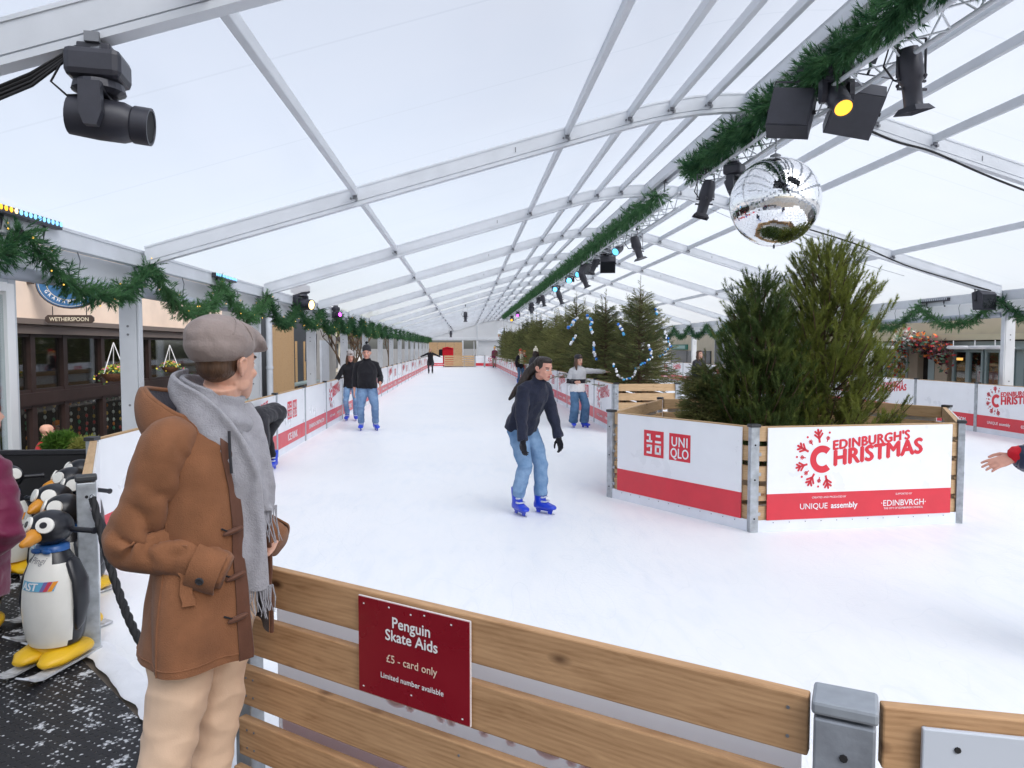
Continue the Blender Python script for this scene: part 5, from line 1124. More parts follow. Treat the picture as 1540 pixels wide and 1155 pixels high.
# couple at the pub-side barrier
person('skater man in black jumper, blue jeans and bobble hat', (-2.07, 15.05, 0), R(8), dict(H=1.78, build=1.13, vox=.009, lean=2, skin='rosy', head=(-6, 3, 0), hs=1.03,
    armR=((-.20, .08, -1), (-.05, -.10, -1)), armL=((.32, .10, -1), (-.05, -.75, -.45)), legR=(-.13, .03, -5), legL=(.17, -.03, 14), top=dict(c='black', hem=-.06, bulk=1.08, sleeve=1.1, send=.72, collar=True, belly=.8, fold=.010), bottom=dict(c='jeanmid', flare=(1.08, 1.12, 1.2), up=.03, fold=.014), hat=dict(c='charcoal', tall=.016, pom=True, pc='black')))
person('skater in grey eared beanie and black jacket behind the man, hand on the barrier', (-2.72, 17.05, 0), R(4), dict(H=1.66, fem=True, vox=.010, lean=5, skin='rosy', head=(14, 14, 0), armR=((-.55, -.30, -1), (-.45, -.55, -.75)), armL=((.15, 0, -1), (.05, -.2, -1)),
    top=dict(c='black', hem=-.10, bulk=1.14, sleeve=1.15, name='jacket', collar=True), bottom=dict(c='jean', flare=(.95, 1., 1.05), up=.03), hat=dict(c='greyknit', tall=.012, ears=True, pc='grey'), hair=dict(c='hairbrown', style='long')))
# bending skater behind the foreground man
person('skater in black jacket bending over to fasten a blue skate by the barrier', (-2.84, 10.35, 0), R(-20), dict(H=1.66, fem=True, vox=.010, lean=94, curve=.16, drop=.11, pelvis=(0, .12, 0), neck=(0, -.7, -.75), head=(0, 75, 0), skin='light', armR=((-.1, -.05, -1), (.0, -.15, -1)), armL=((.1, -.05, -1), (0, -.15, -1)), legR=(-.10, .0, -8), legL=(.10, -.02, 8),
    top=dict(c='charcoal', hem=-.08, bulk=1.2, sleeve=1.3, name='jacket', collar=True, fold=.014), bottom=dict(c='black', flare=(.95, .9, .85)), hair=dict(c='ginger', style='drop')))
# far people
person('far skater in long black coat with both arms spread for balance', (-2.3, 46.9, 0), 0, dict(H=1.72, vox=.014, lean=2, armR=((-.9, 0, -.45), (-.9, -.05, -.35)), armL=((.9, 0, -.45), (.9, -.05, -.4)), legR=(-.12, 0, -5), legL=(.12, 0, 5), shoe='black', top=dict(c='black', hem=-.38, bulk=1.1, sleeve=1.1, name='coat', hemw=1.25), bottom=dict(c='charcoal', flare=(.9, .85, .8)), hair=dict(c='hairblond', style='long')))
person('skater in black jacket with cream scarf and red headband near the spruce barrier', (2.55, 33.2, 0), R(25), dict(H=1.68, fem=True, vox=.013, lean=8, armL=((.5, -.4, -.7), (.5, -.5, .3)), armR=((-.3, 0, -1), (-.1, -.3, -1)), top=dict(c='black', hem=-.14, bulk=1.2, sleeve=1.2, name='jacket'), bottom=dict(c='jeandark'), hair=dict(c='hairblond', style='long'), scarf='cream', hat=dict(c='redcl')))
person('person in dark coat and white bobble hat behind the bent-over skater', (2.42, 24.5, 0), R(160), dict(H=1.70, fem=True, vox=.012, lean=4, top=dict(c='charcoal', hem=-.2, bulk=1.2, sleeve=1.2, name='coat'), bottom=dict(c='black'), hat=dict(c='cream', tall=.02, pom=True), hair=dict(c='hairdark', style='long')))
person('companion in red jacket next to the person with the cream scarf', (2.80, 33.9, 0), R(10), dict(H=1.60, fem=True, vox=.014, lean=5, top=dict(c='redcl', hem=-.1, bulk=1.15, sleeve=1.15, name='jacket'), bottom=dict(c='black'), hat=dict(c='orange')))
person('far steward in red jacket and yellow hat standing at the end barrier', (2.46, 59.8, 0), R(-15), dict(H=1.80, vox=.014, lean=0, top=dict(c='maroon', hem=-.16, bulk=1.2, sleeve=1.15, name='jacket'), bottom=dict(c='khaki'), hat=dict(c='yellow'), shoe='black'))
person('person in dark coat half hidden behind the small spruce', (6.85, 20.5, 0), R(30), dict(H=1.68, vox=.013, lean=2, hair=dict(c='hairbrown', style='long'), top=dict(c='charcoal', hem=-.16, bulk=1.2, sleeve=1.15, name='coat'), bottom=dict(c='black')))
# person at the right edge: only the outstretched arm is in view
ra = person('person off the right edge reaching in a bare hand from a navy and red sleeve', (3.62, 3.52, 0), R(-25), dict(H=1.74, hair=dict(c='hairbrown', style='short'), vox=.009, bvox=.0045, lean=4, skin='rosy', skates=True, armR=((-.62, -.10, -.72), (-1, -.10, .04), (.05, -.62, .80), (-.95, -.22, -.36)), armL=((.3, 0, -1), (.1, -.3, -1)), curl=.16, thumb=1,
    top=dict(c='navy', hem=-.12, bulk=1.25, sleeve=1.45, name='jacket', send=.97, cuff=1.2, fold=.016, fs=(14, 14, 14)), bottom=dict(c='black')))
S_, e_, w_, f_, _, _ = ra['arms'][-1]
g = MB(); dn = Vector((0, 0, 1)) - f_ * f_.z; q = e_.lerp(w_, .62)
g.tube([q + dn * .018, e_.lerp(w_, .80) + dn * .012, e_.lerp(w_, .95) + dn * .012], [.058, .060, .052], 18, round_=True); link('sleeve_panel', skin_mesh(g, .007, 'sleeve panel', C['redcl'], 3, (.006, (20, 20, 20))), ra['root'])
g = MB(); g.tube([w_ - f_ * .022, w_ + f_ * .004], [.050, .046], 20); g.build('cuff', C['navy'], ra['root'], 60)
# person in the maroon jacket at the left edge
person('person in maroon jacket and jeans cut off by the left edge', (-2.14, 3.12, 0), R(150), dict(H=1.66, vox=.008, lean=4, hair=dict(c='hairbrown', style='long'), skates=False, shoe='grey', armR=((-.58, .1, -1), (.75, .5, -.6)), armL=((.22, .1, -1), (-.05, -.2, -1)), legR=(-.06, .26, 0), legL=(.06, .22, 0), top=dict(c='maroon', hem=-.14, bulk=1.25, sleeve=1.45, name='jacket', fold=.016, fs=(7, 7, 12)), bottom=dict(c='jeanmid', flare=(.95, 1.0, 1.0), fold=.014)))
# ---------------------------------------------------------------- man in the camel coat
mn = person('man in camel duffle coat, grey scarf and flat cap watching from the gate', (-.875, 2.40, 0), R(78), dict(H=1.82, drop=0, hs=.955, shback=.06, vox=.008, bvox=.0042, lean=5, skates=False, shoe='trim', skin='light', neck=(0, -.20, 1), head=(76, 2, 0), pelvis=(0, -.02, .06),
    armR=((-.10, .31, -.94), (.24, -.90, -.36), (-.3, -1, 0), (1, .35, -.25)), armL=((.10, .31, -.94), (-.10, -.93, -.36), (1, 0, 0), (-1, -.1, -.3)), legR=(-.12, .17, -6), legL=(.11, .10, 8), top=dict(c='olive', hem=-.08, bulk=.88, sleeve=.55, fold=.004), bottom=dict(c='beige', flare=(1.12, 1.16, 1.12), fold=.015, up=-.02)))
root = mn['root']; s = mn['s']
def fold_noise(p, k): return noise.noise(Vector((p[0] * k[0], p[1] * k[1], p[2] * k[2])))
def shell(rows, th, name, m, parent, inner=None, flip=False):
    """rows of points -> sheet with thickness; outside first"""
    nr, nc = len(rows), len(rows[0]); P = np.array([[tuple(p) for p in r] for r in rows]); du = np.gradient(P, axis=1); dv = np.gradient(P, axis=0); n = np.cross(du, dv); n /= (np.linalg.norm(n, axis=2, keepdims=True) + 1e-9)
    Q = P + n * th * (1 if flip else -1); V = np.concatenate([P.reshape(-1, 3), Q.reshape(-1, 3)]); k = nr * nc; F = []; mi = []
    for i in range(nr - 1):
        for j in range(nc - 1):
            a = i * nc + j; F.append((a, a + 1, a + nc + 1, a + nc)); mi.append(0); F.append((k + a, k + a + nc, k + a + nc + 1, k + a + 1)); mi.append(1 if inner else 0)
    for i in range(nr - 1):
        for j in (0, nc - 1): a = i * nc + j; F.append((a, a + nc, k + a + nc, k + a)); mi.append(0)
    for j in range(nc - 1):
        for i in (0, nr - 1): a = i * nc + j; F.append((a, k + a, k + a + 1, a + 1)); mi.append(0)
    g = MB(); g.v = [tuple(v) for v in V]; g.f = F; g.m = mi; return g.build(name, [m, inner] if inner else m, parent, 70)
hip, T, Cq = mn['hip'], mn['T'], mn['Cq']
# coat body, open at the front
zs = np.linspace(-.235, .50, 64); prof_q = [-.22, -.10, 0, .12, .25, .36, .43, .475, .51]; pa = [.238, .228, .216, .204, .203, .198, .176, .138, .10]; pb = [.182, .170, .163, .155, .152, .150, .138, .118, .098]
rows = []
for q in zs:
    a = np.interp(q, prof_q, pa) * s; b = np.interp(q, prof_q, pb) * s; c = Cq(q) + Vector((0, -.012 * max(0, .15 - q) / .38 + .018 * min(1, max(0, (q - .2) / .2)), 0)); r = []
    gap = R(np.interp(q, [-.22, 0, .3, .5], [16, 20, 26, 40])); gapl = R(np.interp(q, [-.22, 0, .3, .5], [30, 30, 30, 40]))
    for j in range(120):
        th = -math.pi / 2 - gap - (2 * math.pi - gap - gapl) * j / 119.   # from the right front edge round the back to the left front
        dv = Vector((a * math.cos(th), b * math.sin(th), 0)); p = c + dv; u = dv.normalized()
        lowf = max(0, .12 - q) / .33
        d = .018 * lowf * math.sin(th * 4.0 + 1.0 + 2.2 * fold_noise((p.x, p.y, p.z), (3, 3, 2))) + .022 * (abs(fold_noise((p.x, p.y, p.z), (6, 6, 2.6))) ** .7 - .3) + .006 * fold_noise((p.x + 3, p.y, p.z), (16, 16, 7))
        r.append(p + u * d + Vector((0, 0, -.03 * lowf * math.sin(th) * 0)))
    rows.append(r)
coat = shell(rows, .010, 'coat', C['coat'], root, C['lining'], True)
# edge bands of brown leather along both fronts
for e in (0, -1):
    g = MB(); g.tube([r[e] for r in rows], .0075, 8); g.build('edge_trim', C['trim'], coat, 60)
# front facing strip (darker placket) beside the right edge
pk = [[rows[i][j] + (rows[i][j] - Cq(zs[i])).normalized() * .004 for j in range(0, 5)] for i in range(0, 64)]
shell(pk, .003, 'placket', C['trim'], coat)
# sleeves with gathered folds
for k in (-1, 1):
    S_, e_, w_, f_, n_, _ = mn['arms'][k]; top = S_ - mn['Xt'] * k * .055 + Vector((0, 0, .012)); path = []
    ctl = [top, S_ + Vector((0, 0, .01)), S_.lerp(e_, .5), e_ + (e_ - S_.lerp(w_, .5)).normalized() * .015, e_.lerp(w_, .5), w_ + f_ * .03]
    for i in range(len(ctl) - 1):
        for q in range(16):
            u = q / 16.; p0 = ctl[max(i - 1, 0)]; p1 = ctl[i]; p2 = ctl[i + 1]; p3 = ctl[min(i + 2, 5)]; path.append(.5 * ((2 * p1) + (p2 - p0) * u + (2 * p0 - 5 * p1 + 4 * p2 - p3) * u * u + (3 * p1 - p0 - 3 * p2 + p3) * u ** 3))
    path.append(ctl[-1]); n = len(path); rad = [np.interp(i / (n - 1), [0, .15, .35, .58, .62, .8, .97, 1], [.074, .081, .077, .070, .069, .065, .059, .052]) for i in range(n)]
    g = MB(); seg = 40; inn = (S_.lerp(w_, .5) - e_).normalized(); ref = inn; rings = []
    for i in range(n):
        t_ = (path[min(i + 1, n - 1)] - path[max(i - 1, 0)]).normalized(); x = (ref - t_ * ref.dot(t_)).normalized(); y = t_.cross(x); u = i / (n - 1); r_ = []
        el = math.exp(-((u - .60) / .22) ** 2)
        for j in range(seg):
            a = 2 * math.pi * j / seg; ci = .5 + .5 * math.cos(a); p = path[i] + (x * math.cos(a) + y * math.sin(a)) * rad[i]
            fl = el * (.034 * (ci ** 1.3 + .06) * (1.7 * abs(math.sin(u * 33 + 1.3 * math.sin(a * 1.5 + k) + 1.6 * noise.noise(Vector((u * 6, a, 3.1))))) ** .55 - 1.1)) + .007 * noise.noise(Vector((u * 9, math.cos(a) * 1.6, math.sin(a) * 1.6 + k)))  + .35 * el * .02 * noise.noise(Vector((u * 22, a, 0)))
            r_.append(path[i] + (x * math.cos(a) + y * math.sin(a)) * (rad[i] + fl))
        rings.append(r_)
    g.loft(rings); g.build('sleeve', C['coat'], coat, 80)
    # armhole seam
    i_ = int(.10 * n); g = MB(); g.tube([path[i_] + (p - path[i_]) * 1.012 for p in rings[i_]] + [path[i_] + (rings[i_][0] - path[i_]) * 1.012], .0035, 5); g.build('seam', C['coat'], coat, 60)
    # cuff strap with button
    c0 = w_ - f_ * .025; t_ = f_; x = Vector((k, 0, .15)); x = (x - t_ * x.dot(t_)).normalized(); y = t_.cross(x) * k; rows2 = []
    for q in np.linspace(-.045, .045, 8): rows2.append([c0 + t_ * q + (x * math.cos(a) + y * math.sin(a)) * (.0765 - (q + .045) * .05) for a in np.linspace(-1.2, 1.0, 18)])
    st_ = shell(rows2, .006, 'cuff_strap', C['coat'], coat); bc = c0 + (x * math.cos(-.35) + y * math.sin(-.35)) * .080; bn = (bc - c0).normalized(); bx = t_; by = bn.cross(bx)
    g = MB(); g.lathe([(.003, -.002), (.0125, -.002), (.0125, .003), (.0095, .005), (.009, .003), (.001, .003)], Matrix(((bx.x, by.x, bn.x, bc.x), (bx.y, by.y, bn.y, bc.y), (bx.z, by.z, bn.z, bc.z), (0, 0, 0, 1))), 16); g.build('button', C['charcoal'], st_, 40)
# side seam and hem stitching
g = MB(); g.tube([rows[i][30] + (rows[i][30] - Cq(zs[i])).normalized() * .001 for i in range(0, 46)], .0028, 5); g.build('seam', C['coat'], coat, 60)
g = MB(); g.tube([p + (p - Cq(zs[2])).normalized() * .001 for p in rows[2]], .0022, 5); g.build('seam', C['coat'], coat, 60)
# welt pocket on the right
def on_coat(jf, q, off=.004):
    i = int(np.interp(q, [zs[0], zs[-1]], [0, 63])); p = rows[i][jf]; return p + (p - Cq(zs[i])).normalized() * off
wl = [[on_coat(j, q, .012) for j in range(int(18 + q * 14), int(18 + q * 14) + 5)] for q in np.linspace(-.02, .16, 12)]
shell(wl, .006, 'pocket_welt', C['coat'], coat)
# toggles of dark horn with cords
for q in (.19, .05, -.08):
    a, b = on_coat(8, q, .004), on_coat(4, q - .012, .012); tg = MB(); tg.tube([a, a.lerp(b, .5) + Vector((0, 0, -.004)), b], .0028, 6); tt = tg.build('toggle_cord', C['black'], coat)
    d = (b - a).normalized(); up = Vector((0, 0, 1)); m_ = b; g = MB(); ax = (up * .45 + d * .75).normalized(); g.tube([m_ - ax * .026, m_ - ax * .012, m_ + ax * .012, m_ + ax * .026], [.006, .0088, .0088, .006], 10, round_=True); g.build('toggle', C['trim'], tt, 60)
# hood lying on the back, grey lining
nb = mn['nb']; hc0 = nb + Vector((0, .115, .035)); rows = []
N = 72
def hood_ring(cx, cy, cz, a, b, tilt, jit=0.):
    r = []
    for j in range(N + 1):
        th = 2 * math.pi * j / N; x = a * math.cos(th); y = b * math.sin(th); z = tilt * y + .012 * math.sin(3 * th + 1) * jit
        r.append(nb + Vector((cx + x, cy + y, cz + z)) + Vector((0, 0, .018 * noise.noise(Vector((x * 9, y * 9, cz * 7))) * jit)))
    return r
rows = [hood_ring(0, .055, -.135, .150, .120, .10), hood_ring(0, .075, -.105, .165, .150, .16, .8), hood_ring(0, .092, -.06, .168, .168, .22, 1.3), hood_ring(0, .094, -.015, .166, .176, .28, 1.5), hood_ring(0, .090, .020, .155, .170, .33, 1.3), hood_ring(0, .087, .032, .146, .161, .35, 1.), hood_ring(0, .084, .028, .134, .148, .35, .8)]
# refine rows
def refine(rows, n):
    P = np.array([[tuple(p) for p in r] for r in rows]); u = np.linspace(0, len(rows) - 1, n); i0 = np.clip(np.floor(u).astype(int), 0, len(rows) - 2); f = (u - i0)[:, None, None]; g_ = lambda k: P[np.clip(i0 + k, 0, len(rows) - 1)]
    Q = .5 * (2 * g_(0) + (g_(1) - g_(-1)) * f + (2 * g_(-1) - 5 * g_(0) + 4 * g_(1) - g_(2)) * f ** 2 + (3 * g_(0) - g_(-1) - 3 * g_(1) + g_(2)) * f ** 3)
    return [[Vector(p) for p in r] for r in Q]
rr_ = refine(rows, 30); g = MB(); g.v = [tuple(p) for r in rr_ for p in r]; w1 = N + 1; g.f = [(i * w1 + j, i * w1 + j + 1, (i + 1) * w1 + j + 1, (i + 1) * w1 + j) for i in range(29) for j in range(N)]; g.m = [0] * len(g.f); hood = g.build('hood', C['coat'], coat, 80)
g = MB(); g.tube(rr_[-3][:-1] + [rr_[-3][0]], .009, 8); g.build('hood_rim', C['coat'], hood, 60)
inn = [rows[-1], hood_ring(0, .083, .005, .128, .142, .36, .8), hood_ring(0, .07, -.05, .112, .115, .3, .8), hood_ring(0, .05, -.10, .07, .07, .1)]
ri = refine(inn, 16); g = MB(); g.v = [tuple(p) for r in ri for p in r]; g.f = [(i * w1 + j, i * w1 + j + 1, (i + 1) * w1 + j + 1, (i + 1) * w1 + j) for i in range(15) for j in range(N)]; g.m = [0] * len(g.f); g.build('hood_lining', C['lining'], hood, 80)
g = MB(); q0 = nb + Vector((-.125, -.105, -.035)); g.tube([q0, q0 + Vector((-.012, -.008, -.06)), q0 + Vector((-.012, -.012, -.13))], .0045, 6); g.build('drawcord', C['charcoal'], hood, 60)
# scarf: wound round the neck with two hanging fringed tails
def strip_sweep(path, wid, th, up_of, n=60, wob=.008):
    P = np.array([tuple(p) for p in path]); k = len(path); u = np.linspace(0, k - 1, n); i0 = np.clip(np.floor(u).astype(int), 0, k - 2); f = (u - i0)[:, None]; g_ = lambda d: P[np.clip(i0 + d, 0, k - 1)]
    Q = .5 * (2 * g_(0) + (g_(1) - g_(-1)) * f + (2 * g_(-1) - 5 * g_(0) + 4 * g_(1) - g_(2)) * f ** 2 + (3 * g_(0) - g_(-1) - 3 * g_(1) + g_(2)) * f ** 3)
    rings = []
    for i in range(n):
        t_ = Vector(Q[min(i + 1, n - 1)] - Q[max(i - 1, 0)]).normalized(); wv = Vector(up_of(i / (n - 1.))); wv = (wv - t_ * wv.dot(t_)).normalized(); nv = t_.cross(wv); W_ = np.interp(i / (n - 1.), np.linspace(0, 1, len(wid)), wid) / 2; r = []
        for j in range(28):
            a = 2 * math.pi * j / 28; x = W_ * math.copysign(abs(math.cos(a)) ** .6, math.cos(a)); y = th / 2 * math.copysign(abs(math.sin(a)) ** .6, math.sin(a)); fo = wob * math.sin(x / W_ * 4.2 + i * .07 + 2 * noise.noise(Vector((i * .08, x * 9, 1)))); r.append(Vector(Q[i]) + wv * x + nv * (y + fo))
        rings.append(r)
    g = MB(); g.loft(rings); return g, Vector(Q[-1]), wv, (Vector(Q[-1]) - Vector(Q[-3])).normalized()
sc = bpy.data.objects.new('scarf', None)
NB = nb; wrap = []
for k in range(0, 25):
    q = 2 * math.pi * k / 24 * 1.06; wrap.append(NB + Vector((.088 * math.cos(q + .9), .018 + .090 * math.sin(q + .9), .045 + .035 * math.sin(q + .9) - .012 * k / 24)))
g, *_ = strip_sweep(wrap, [.11, .12, .125, .12, .11], .026, lambda u: (0, .30, 1), 90, .010); scf = g.build('scarf', C['scarf'], root, 80)
R_ = lambda x, y, z: NB + Vector((x, y, z))
# broad diagonal tail from the nape over the right shoulder side to the chest and down
tail1 = [R_(.03, .125, .10), R_(-.07, .110, .075), R_(-.118, .035, .030), R_(-.118, -.060, -.045), R_(-.088, -.125, -.16), R_(-.066, -.135, -.28), R_(-.056, -.140, -.44), R_(-.050, -.142, -.56)]
def up1(u):
    k = np.interp(u, [0, .22, .5, .62, 1], [0, .1, .8, 1, 1]); A, B = Vector((-.25, .15, 1)), Vector((.45, -.88, 0)); return A.lerp(B, float(k))
g, e, wv, tv = strip_sweep(tail1, [.11, .13, .14, .12, .095, .085, .085, .085], .024, up1, 100, .008); tl1 = g.build('scarf_tail', C['scarf'], scf, 80)
rng = random.Random(4); g = MB()
for i in range(26):
    x = (i / 25. - .5) * .105; p = e + wv * x; g.tube([p - tv * .01, p + tv * .035 + Vector((rng.gauss(0, .004), rng.gauss(0, .004), 0)), p + tv * rng.uniform(.07, .10) + Vector((rng.gauss(0, .010), rng.gauss(0, .010), 0))], [.0024, .0022, .0012], 5)
g.build('fringe', C['scarf'], tl1, 60)
tail2 = [R_(.050, -.050, .03), R_(.040, -.082, -.03), R_(.030, -.100, -.10), R_(.028, -.120, -.20), R_(.028, -.132, -.27), R_(.028, -.134, -.32)]
g, e, wv, tv = strip_sweep(tail2, [.10, .105, .10, .095, .09], .022, lambda u: (-1, .45, 0), 70, .009); tl2 = g.build('scarf_tail', C['scarf'], scf, 80); g = MB()
for i in range(26):
    x = (i / 25. - .5) * .105; p = e + wv * x; g.tube([p - tv * .01, p + tv * .04 + Vector((rng.gauss(0, .004), rng.gauss(0, .004), 0)), p + tv * rng.uniform(.08, .12) + Vector((rng.gauss(0, .012), rng.gauss(0, .012), 0))], [.0024, .0022, .0012], 5)
g.build('fringe', C['scarf'], tl2, 60)
bpy.data.objects.remove(sc)
# cropped hair and flat cap
Mh, hs = mn['Mh'], mn['hs']
def hadd(g, c, r, rot=None, sg=24):
    t_ = MB(); t_.ell((0, 0, 0), 1., None, sg); g.add(t_.v, t_.f, 0, Mh @ Matrix.Scale(hs, 4) @ Matrix.Translation(c) @ (rot if rot is not None else Matrix()) @ Matrix.Diagonal((*r, 1)))
g = MB(); hadd(g, (0, .034, .030), (.0755, .0895, .070)); hadd(g, (0, .045, -.005), (.066, .068, .055)); link('hair', skin_mesh(g, .005, 'hair', C['hairbrown'], 3), root)
g = MB(); tl = Matrix.Rotation(R(-13), 4, 'X')
hadd(g, (0, .034, .080), (.101, .120, .080), Matrix.Rotation(R(10), 4, 'X')); hadd(g, (0, .050, .060), (.098, .102, .070)); hadd(g, (0, -.030, .100), (.088, .086, .044), Matrix.Rotation(R(20), 4, 'X')); hadd(g, (0, -.060, .085), (.086, .078, .030), Matrix.Rotation(R(24), 4, 'X')); hadd(g, (0, -.086, .066), (.080, .056, .014), Matrix.Rotation(R(20), 4, 'X'))
cp = link('flat_cap', skin_mesh(g, .0055, 'flat cap', C['cap'], 7, (.004, (16, 16, 14))), root)
HPm = lambda x, y, z: Mh @ (Vector((x, y, z)) * hs)
def surf(th, ph, dz=.0015):       # point on the crown of the cap
    rt = Matrix.Rotation(R(10), 3, 'X'); v = Vector((.101 * math.cos(ph) * math.cos(th), .120 * math.cos(ph) * math.sin(th), .080 * math.sin(ph))); return Mh @ ((Vector((0, .034, .080)) + rt @ (v * (1 + dz * 10))) * hs)
for th0 in (-1.95, -1.2):
    g = MB(); g.tube([surf(math.pi + (th0 + 1.57) * (1 - k / 20.) + .0, .1 + 1.35 * k / 20., .0005) for k in range(21)], .0016, 5); g.build('seam', C['cap'], cp, 60)
def clear_pane(name, share):       # thin clear glass: mostly see-through with a mirror-like sheen
    m = bpy.data.materials.new(name); m.use_nodes = True; t = m.node_tree; t.nodes.clear(); o = t.nodes.new('ShaderNodeOutputMaterial'); a = t.nodes.new('ShaderNodeBsdfTransparent'); a.inputs[0].default_value = (.86, .9, .9, 1); b = t.nodes.new('ShaderNodeBsdfGlossy'); b.inputs['Roughness'].default_value = .03; x = t.nodes.new('ShaderNodeMixShader'); x.inputs[0].default_value = share
    t.links.new(a.outputs[0], x.inputs[1]); t.links.new(b.outputs[0], x.inputs[2]); t.links.new(x.outputs[0], o.inputs['Surface']); return m
# ---------------------------------------------------------------- penguin skate aids
M['pwhite'] = mat('white plastic', (.78, .77, .72), .3, 0, .05, 6., .03, 40); M['pblack'] = mat('black plastic', (.014, .015, .02), .3, 0, .1, 10.); M['pyellow'] = mat('yellow plastic', (.80, .48, .015), .35, 0, .08, 8.); M['pbeak'] = mat('orange plastic', (.66, .27, .02), .35); M['pblue'] = mat('blue plastic', (.02, .10, .32), .35); M['stick'] = mat('pale blue sticker', (.13, .42, .62), .35); M['sticko'] = mat('orange sticker', (.85, .32, .03), .35); M['stickr'] = mat('dark red sticker', (.55, .05, .09), .35); M['stickp'] = mat('violet sticker', (.16, .14, .38), .35); M['skiw'] = mat('scratched white ski', (.55, .57, .60), .5, 0, .3, 20.)
M['pen'] = mat('grey pen', (.25, .25, .27), .5); M['violet'] = mat('violet plastic', (.15, .06, .25), .35)
def penguin(label, loc, rz, first=None):
    if first is not None: return dup(first, loc, rz, label, 'penguin skate aids')
    t_ = thing('penguin_skate_aid', label, 'skate aid', loc, rz, 'penguin skate aids')
    prof = [(.02, .13), (.135, .135), (.150, .17), (.163, .26), (.168, .36), (.162, .46), (.145, .56), (.118, .64), (.085, .70), (.062, .735), (.03, .75)]
    n = 40; rings = [[Vector((r * 1.06 * math.cos(2 * math.pi * k / n), .92 * r * math.sin(2 * math.pi * k / n), z)) for k in range(n)] for r, z in prof]
    g = MB(); g.loft(rings); g.m = []
    for f in g.f:
        c = sum((Vector(g.v[i]) for i in f), Vector()) / len(f); a = math.degrees(math.atan2(abs(c.x), -c.y)); lim = 64 + 18 * math.sin((c.z - .15) / .55 * 3.1) - (30 if c.z > .62 else 0); g.m.append(1 if a > lim else 0)
    g.build('body_shell', [M['pwhite'], M['pblack']], t_, 50)
    for k in (-1, 1):
        g = MB(); g.tube([(k * .12, .01, .63), (k * .172, .012, .52), (k * .186, .0, .38), (k * .176, -.012, .27), (k * .165, -.015, .23)], [(.03, .05), (.026, .062), (.024, .060), (.020, .040), (.010, .018)], 14, side=(1, 0, 0), round_=True); g.build('flipper', M['pblack'], t_, 60)
    g = MB(); g.lathe([(.070, .70), (.088, .705), (.086, .735), (.070, .745)], Matrix.Diagonal((1.05, .95, 1, 1)), 24)
    for k in (-1, 1): g.ell((k * .035, -.085, .715), (.034, .014, .018), None, 10)
    g.build('collar', M['pblue'], t_, 60)
    g = MB(); g.ell((0, -.012, .845), (.122, .125, .105), None, 28); hd = g.build('head', M['pblack'], t_, 60)
    g = MB(); g.tube([(0, -.11, .825), (0, -.15, .812), (0, -.185, .798), (0, -.205, .79)], [.046, .043, .036, .02], 14, round_=True); g.build('beak', M['pbeak'], hd, 60)
    for k in (-1, 1):
        nrm = Vector((k * .46, -.78, .36)).normalized(); ctr = Vector((0, -.012, .845)) + Vector((nrm.x * .122, nrm.y * .125, nrm.z * .105)); Mx = Matrix.Translation(ctr) @ nrm.to_track_quat('Z', 'Y').to_matrix().to_4x4()
        g = MB(); g.lathe([(.002, .006), (.030, .007), (.046, .004), (.048, -.008), (.01, -.01)], Mx, 20); ey = g.build('eye', M['pwhite'], hd, 60); g = MB(); g.lathe([(.002, .011), (.018, .011), (.020, .006), (.002, .005)], Mx @ Matrix.Translation((-k * .006, 0, 0)), 16); g.build('pupil', M['pblack'], ey, 60)
        g = MB(); g.tube([(k * .10, .02, .83), (k * .25, .03, .825)], .017, 10); g.tube([(k * .25, .03, .825), (k * .262, .03, .825)], .021, 10); g.build('handle', M['pblack'], hd, 60)
    g = MB()
    for k in (-1, 1): g.tube([(k * .085, .10, .075), (k * .09, .0, .082), (k * .085, -.12, .072), (k * .08, -.17, .066)], [(.080, .046), (.095, .052), (.088, .044), (.05, .028)], 18, side=(1, 0, 0), round_=True)
    g.box((0, .0, .08), (.16, .2, .09), b=.02); g.build('foot', M['pyellow'], t_, 60)
    for k in (-1, 1):
        g = MB(); x = k * .10; pr = [(.20, .010), (.20, .024), (-.22, .024), (-.29, .040), (-.335, .066), (-.345, .060), (-.30, .028), (-.24, .010)]
        g.prism(pr, .085, Matrix.Translation((x, 0, 0)) @ Matrix.Rotation(R(90), 4, 'Z')); g.build('ski', M['skiw'], t_)
    # sticker bent over the belly
    def belly(x, z, o=.004):
        r = np.interp(z, [q[1] for q in prof], [q[0] for q in prof]); cx = max(-.98, min(.98, x / (1.06 * r))); return Vector((x, -.92 * r * math.sqrt(1 - cx * cx) - o, z))
    def patch(x0, x1, z0, z1, m_, nm, o=.003, sk=0.):
        g = MB(); N = 10; top = [belly(x0 + (x1 - x0) * k / N + sk, z1, o) for k in range(N + 1)]; bot = [belly(x0 + (x1 - x0) * k / N, z0, o) for k in range(N + 1)]; g.add(top + bot, [(k, k + 1, N + 2 + k, N + 1 + k) for k in range(N)]); return g.build(nm, m_, t_, fixn=False)
    s0 = patch(-.105, .105, .490, .545, M['stick'], 'sticker', .003, .012)
    for x, m_ in ((.035, 'stickp'), (.055, 'stickr'), (.077, 'sticko')): patch(x, x + .020, .490, .545, M[m_], 'sticker', .0045, .022)
    vs, fs = text_geo("AST", .062, .012, 'CENTER'); g = MB()
    for j, dx in enumerate((-.002, .002)): g.add([belly(p.x - .035 + dx + p.y * .2, p.y + .496, .0055 + j * .0004) for p in vs], fs)
    g.build('lettering', M['wprint'], t_, fixn=False)
    vs, fs = text_geo("Pingi", .05, 0, 'CENTER'); g = MB(); g.add([belly(p.x - .01 + p.y * .3, p.y + .645, .003) for p in vs], fs); g.build('pen_scribble', M['pen'], t_, fixn=False); return t_
p0 = penguin('front penguin skate aid with sticker and scribble, facing the rubber mat', (-2.28, 4.02, 0), R(-14))
p0.scale = (.93, .93, .90)
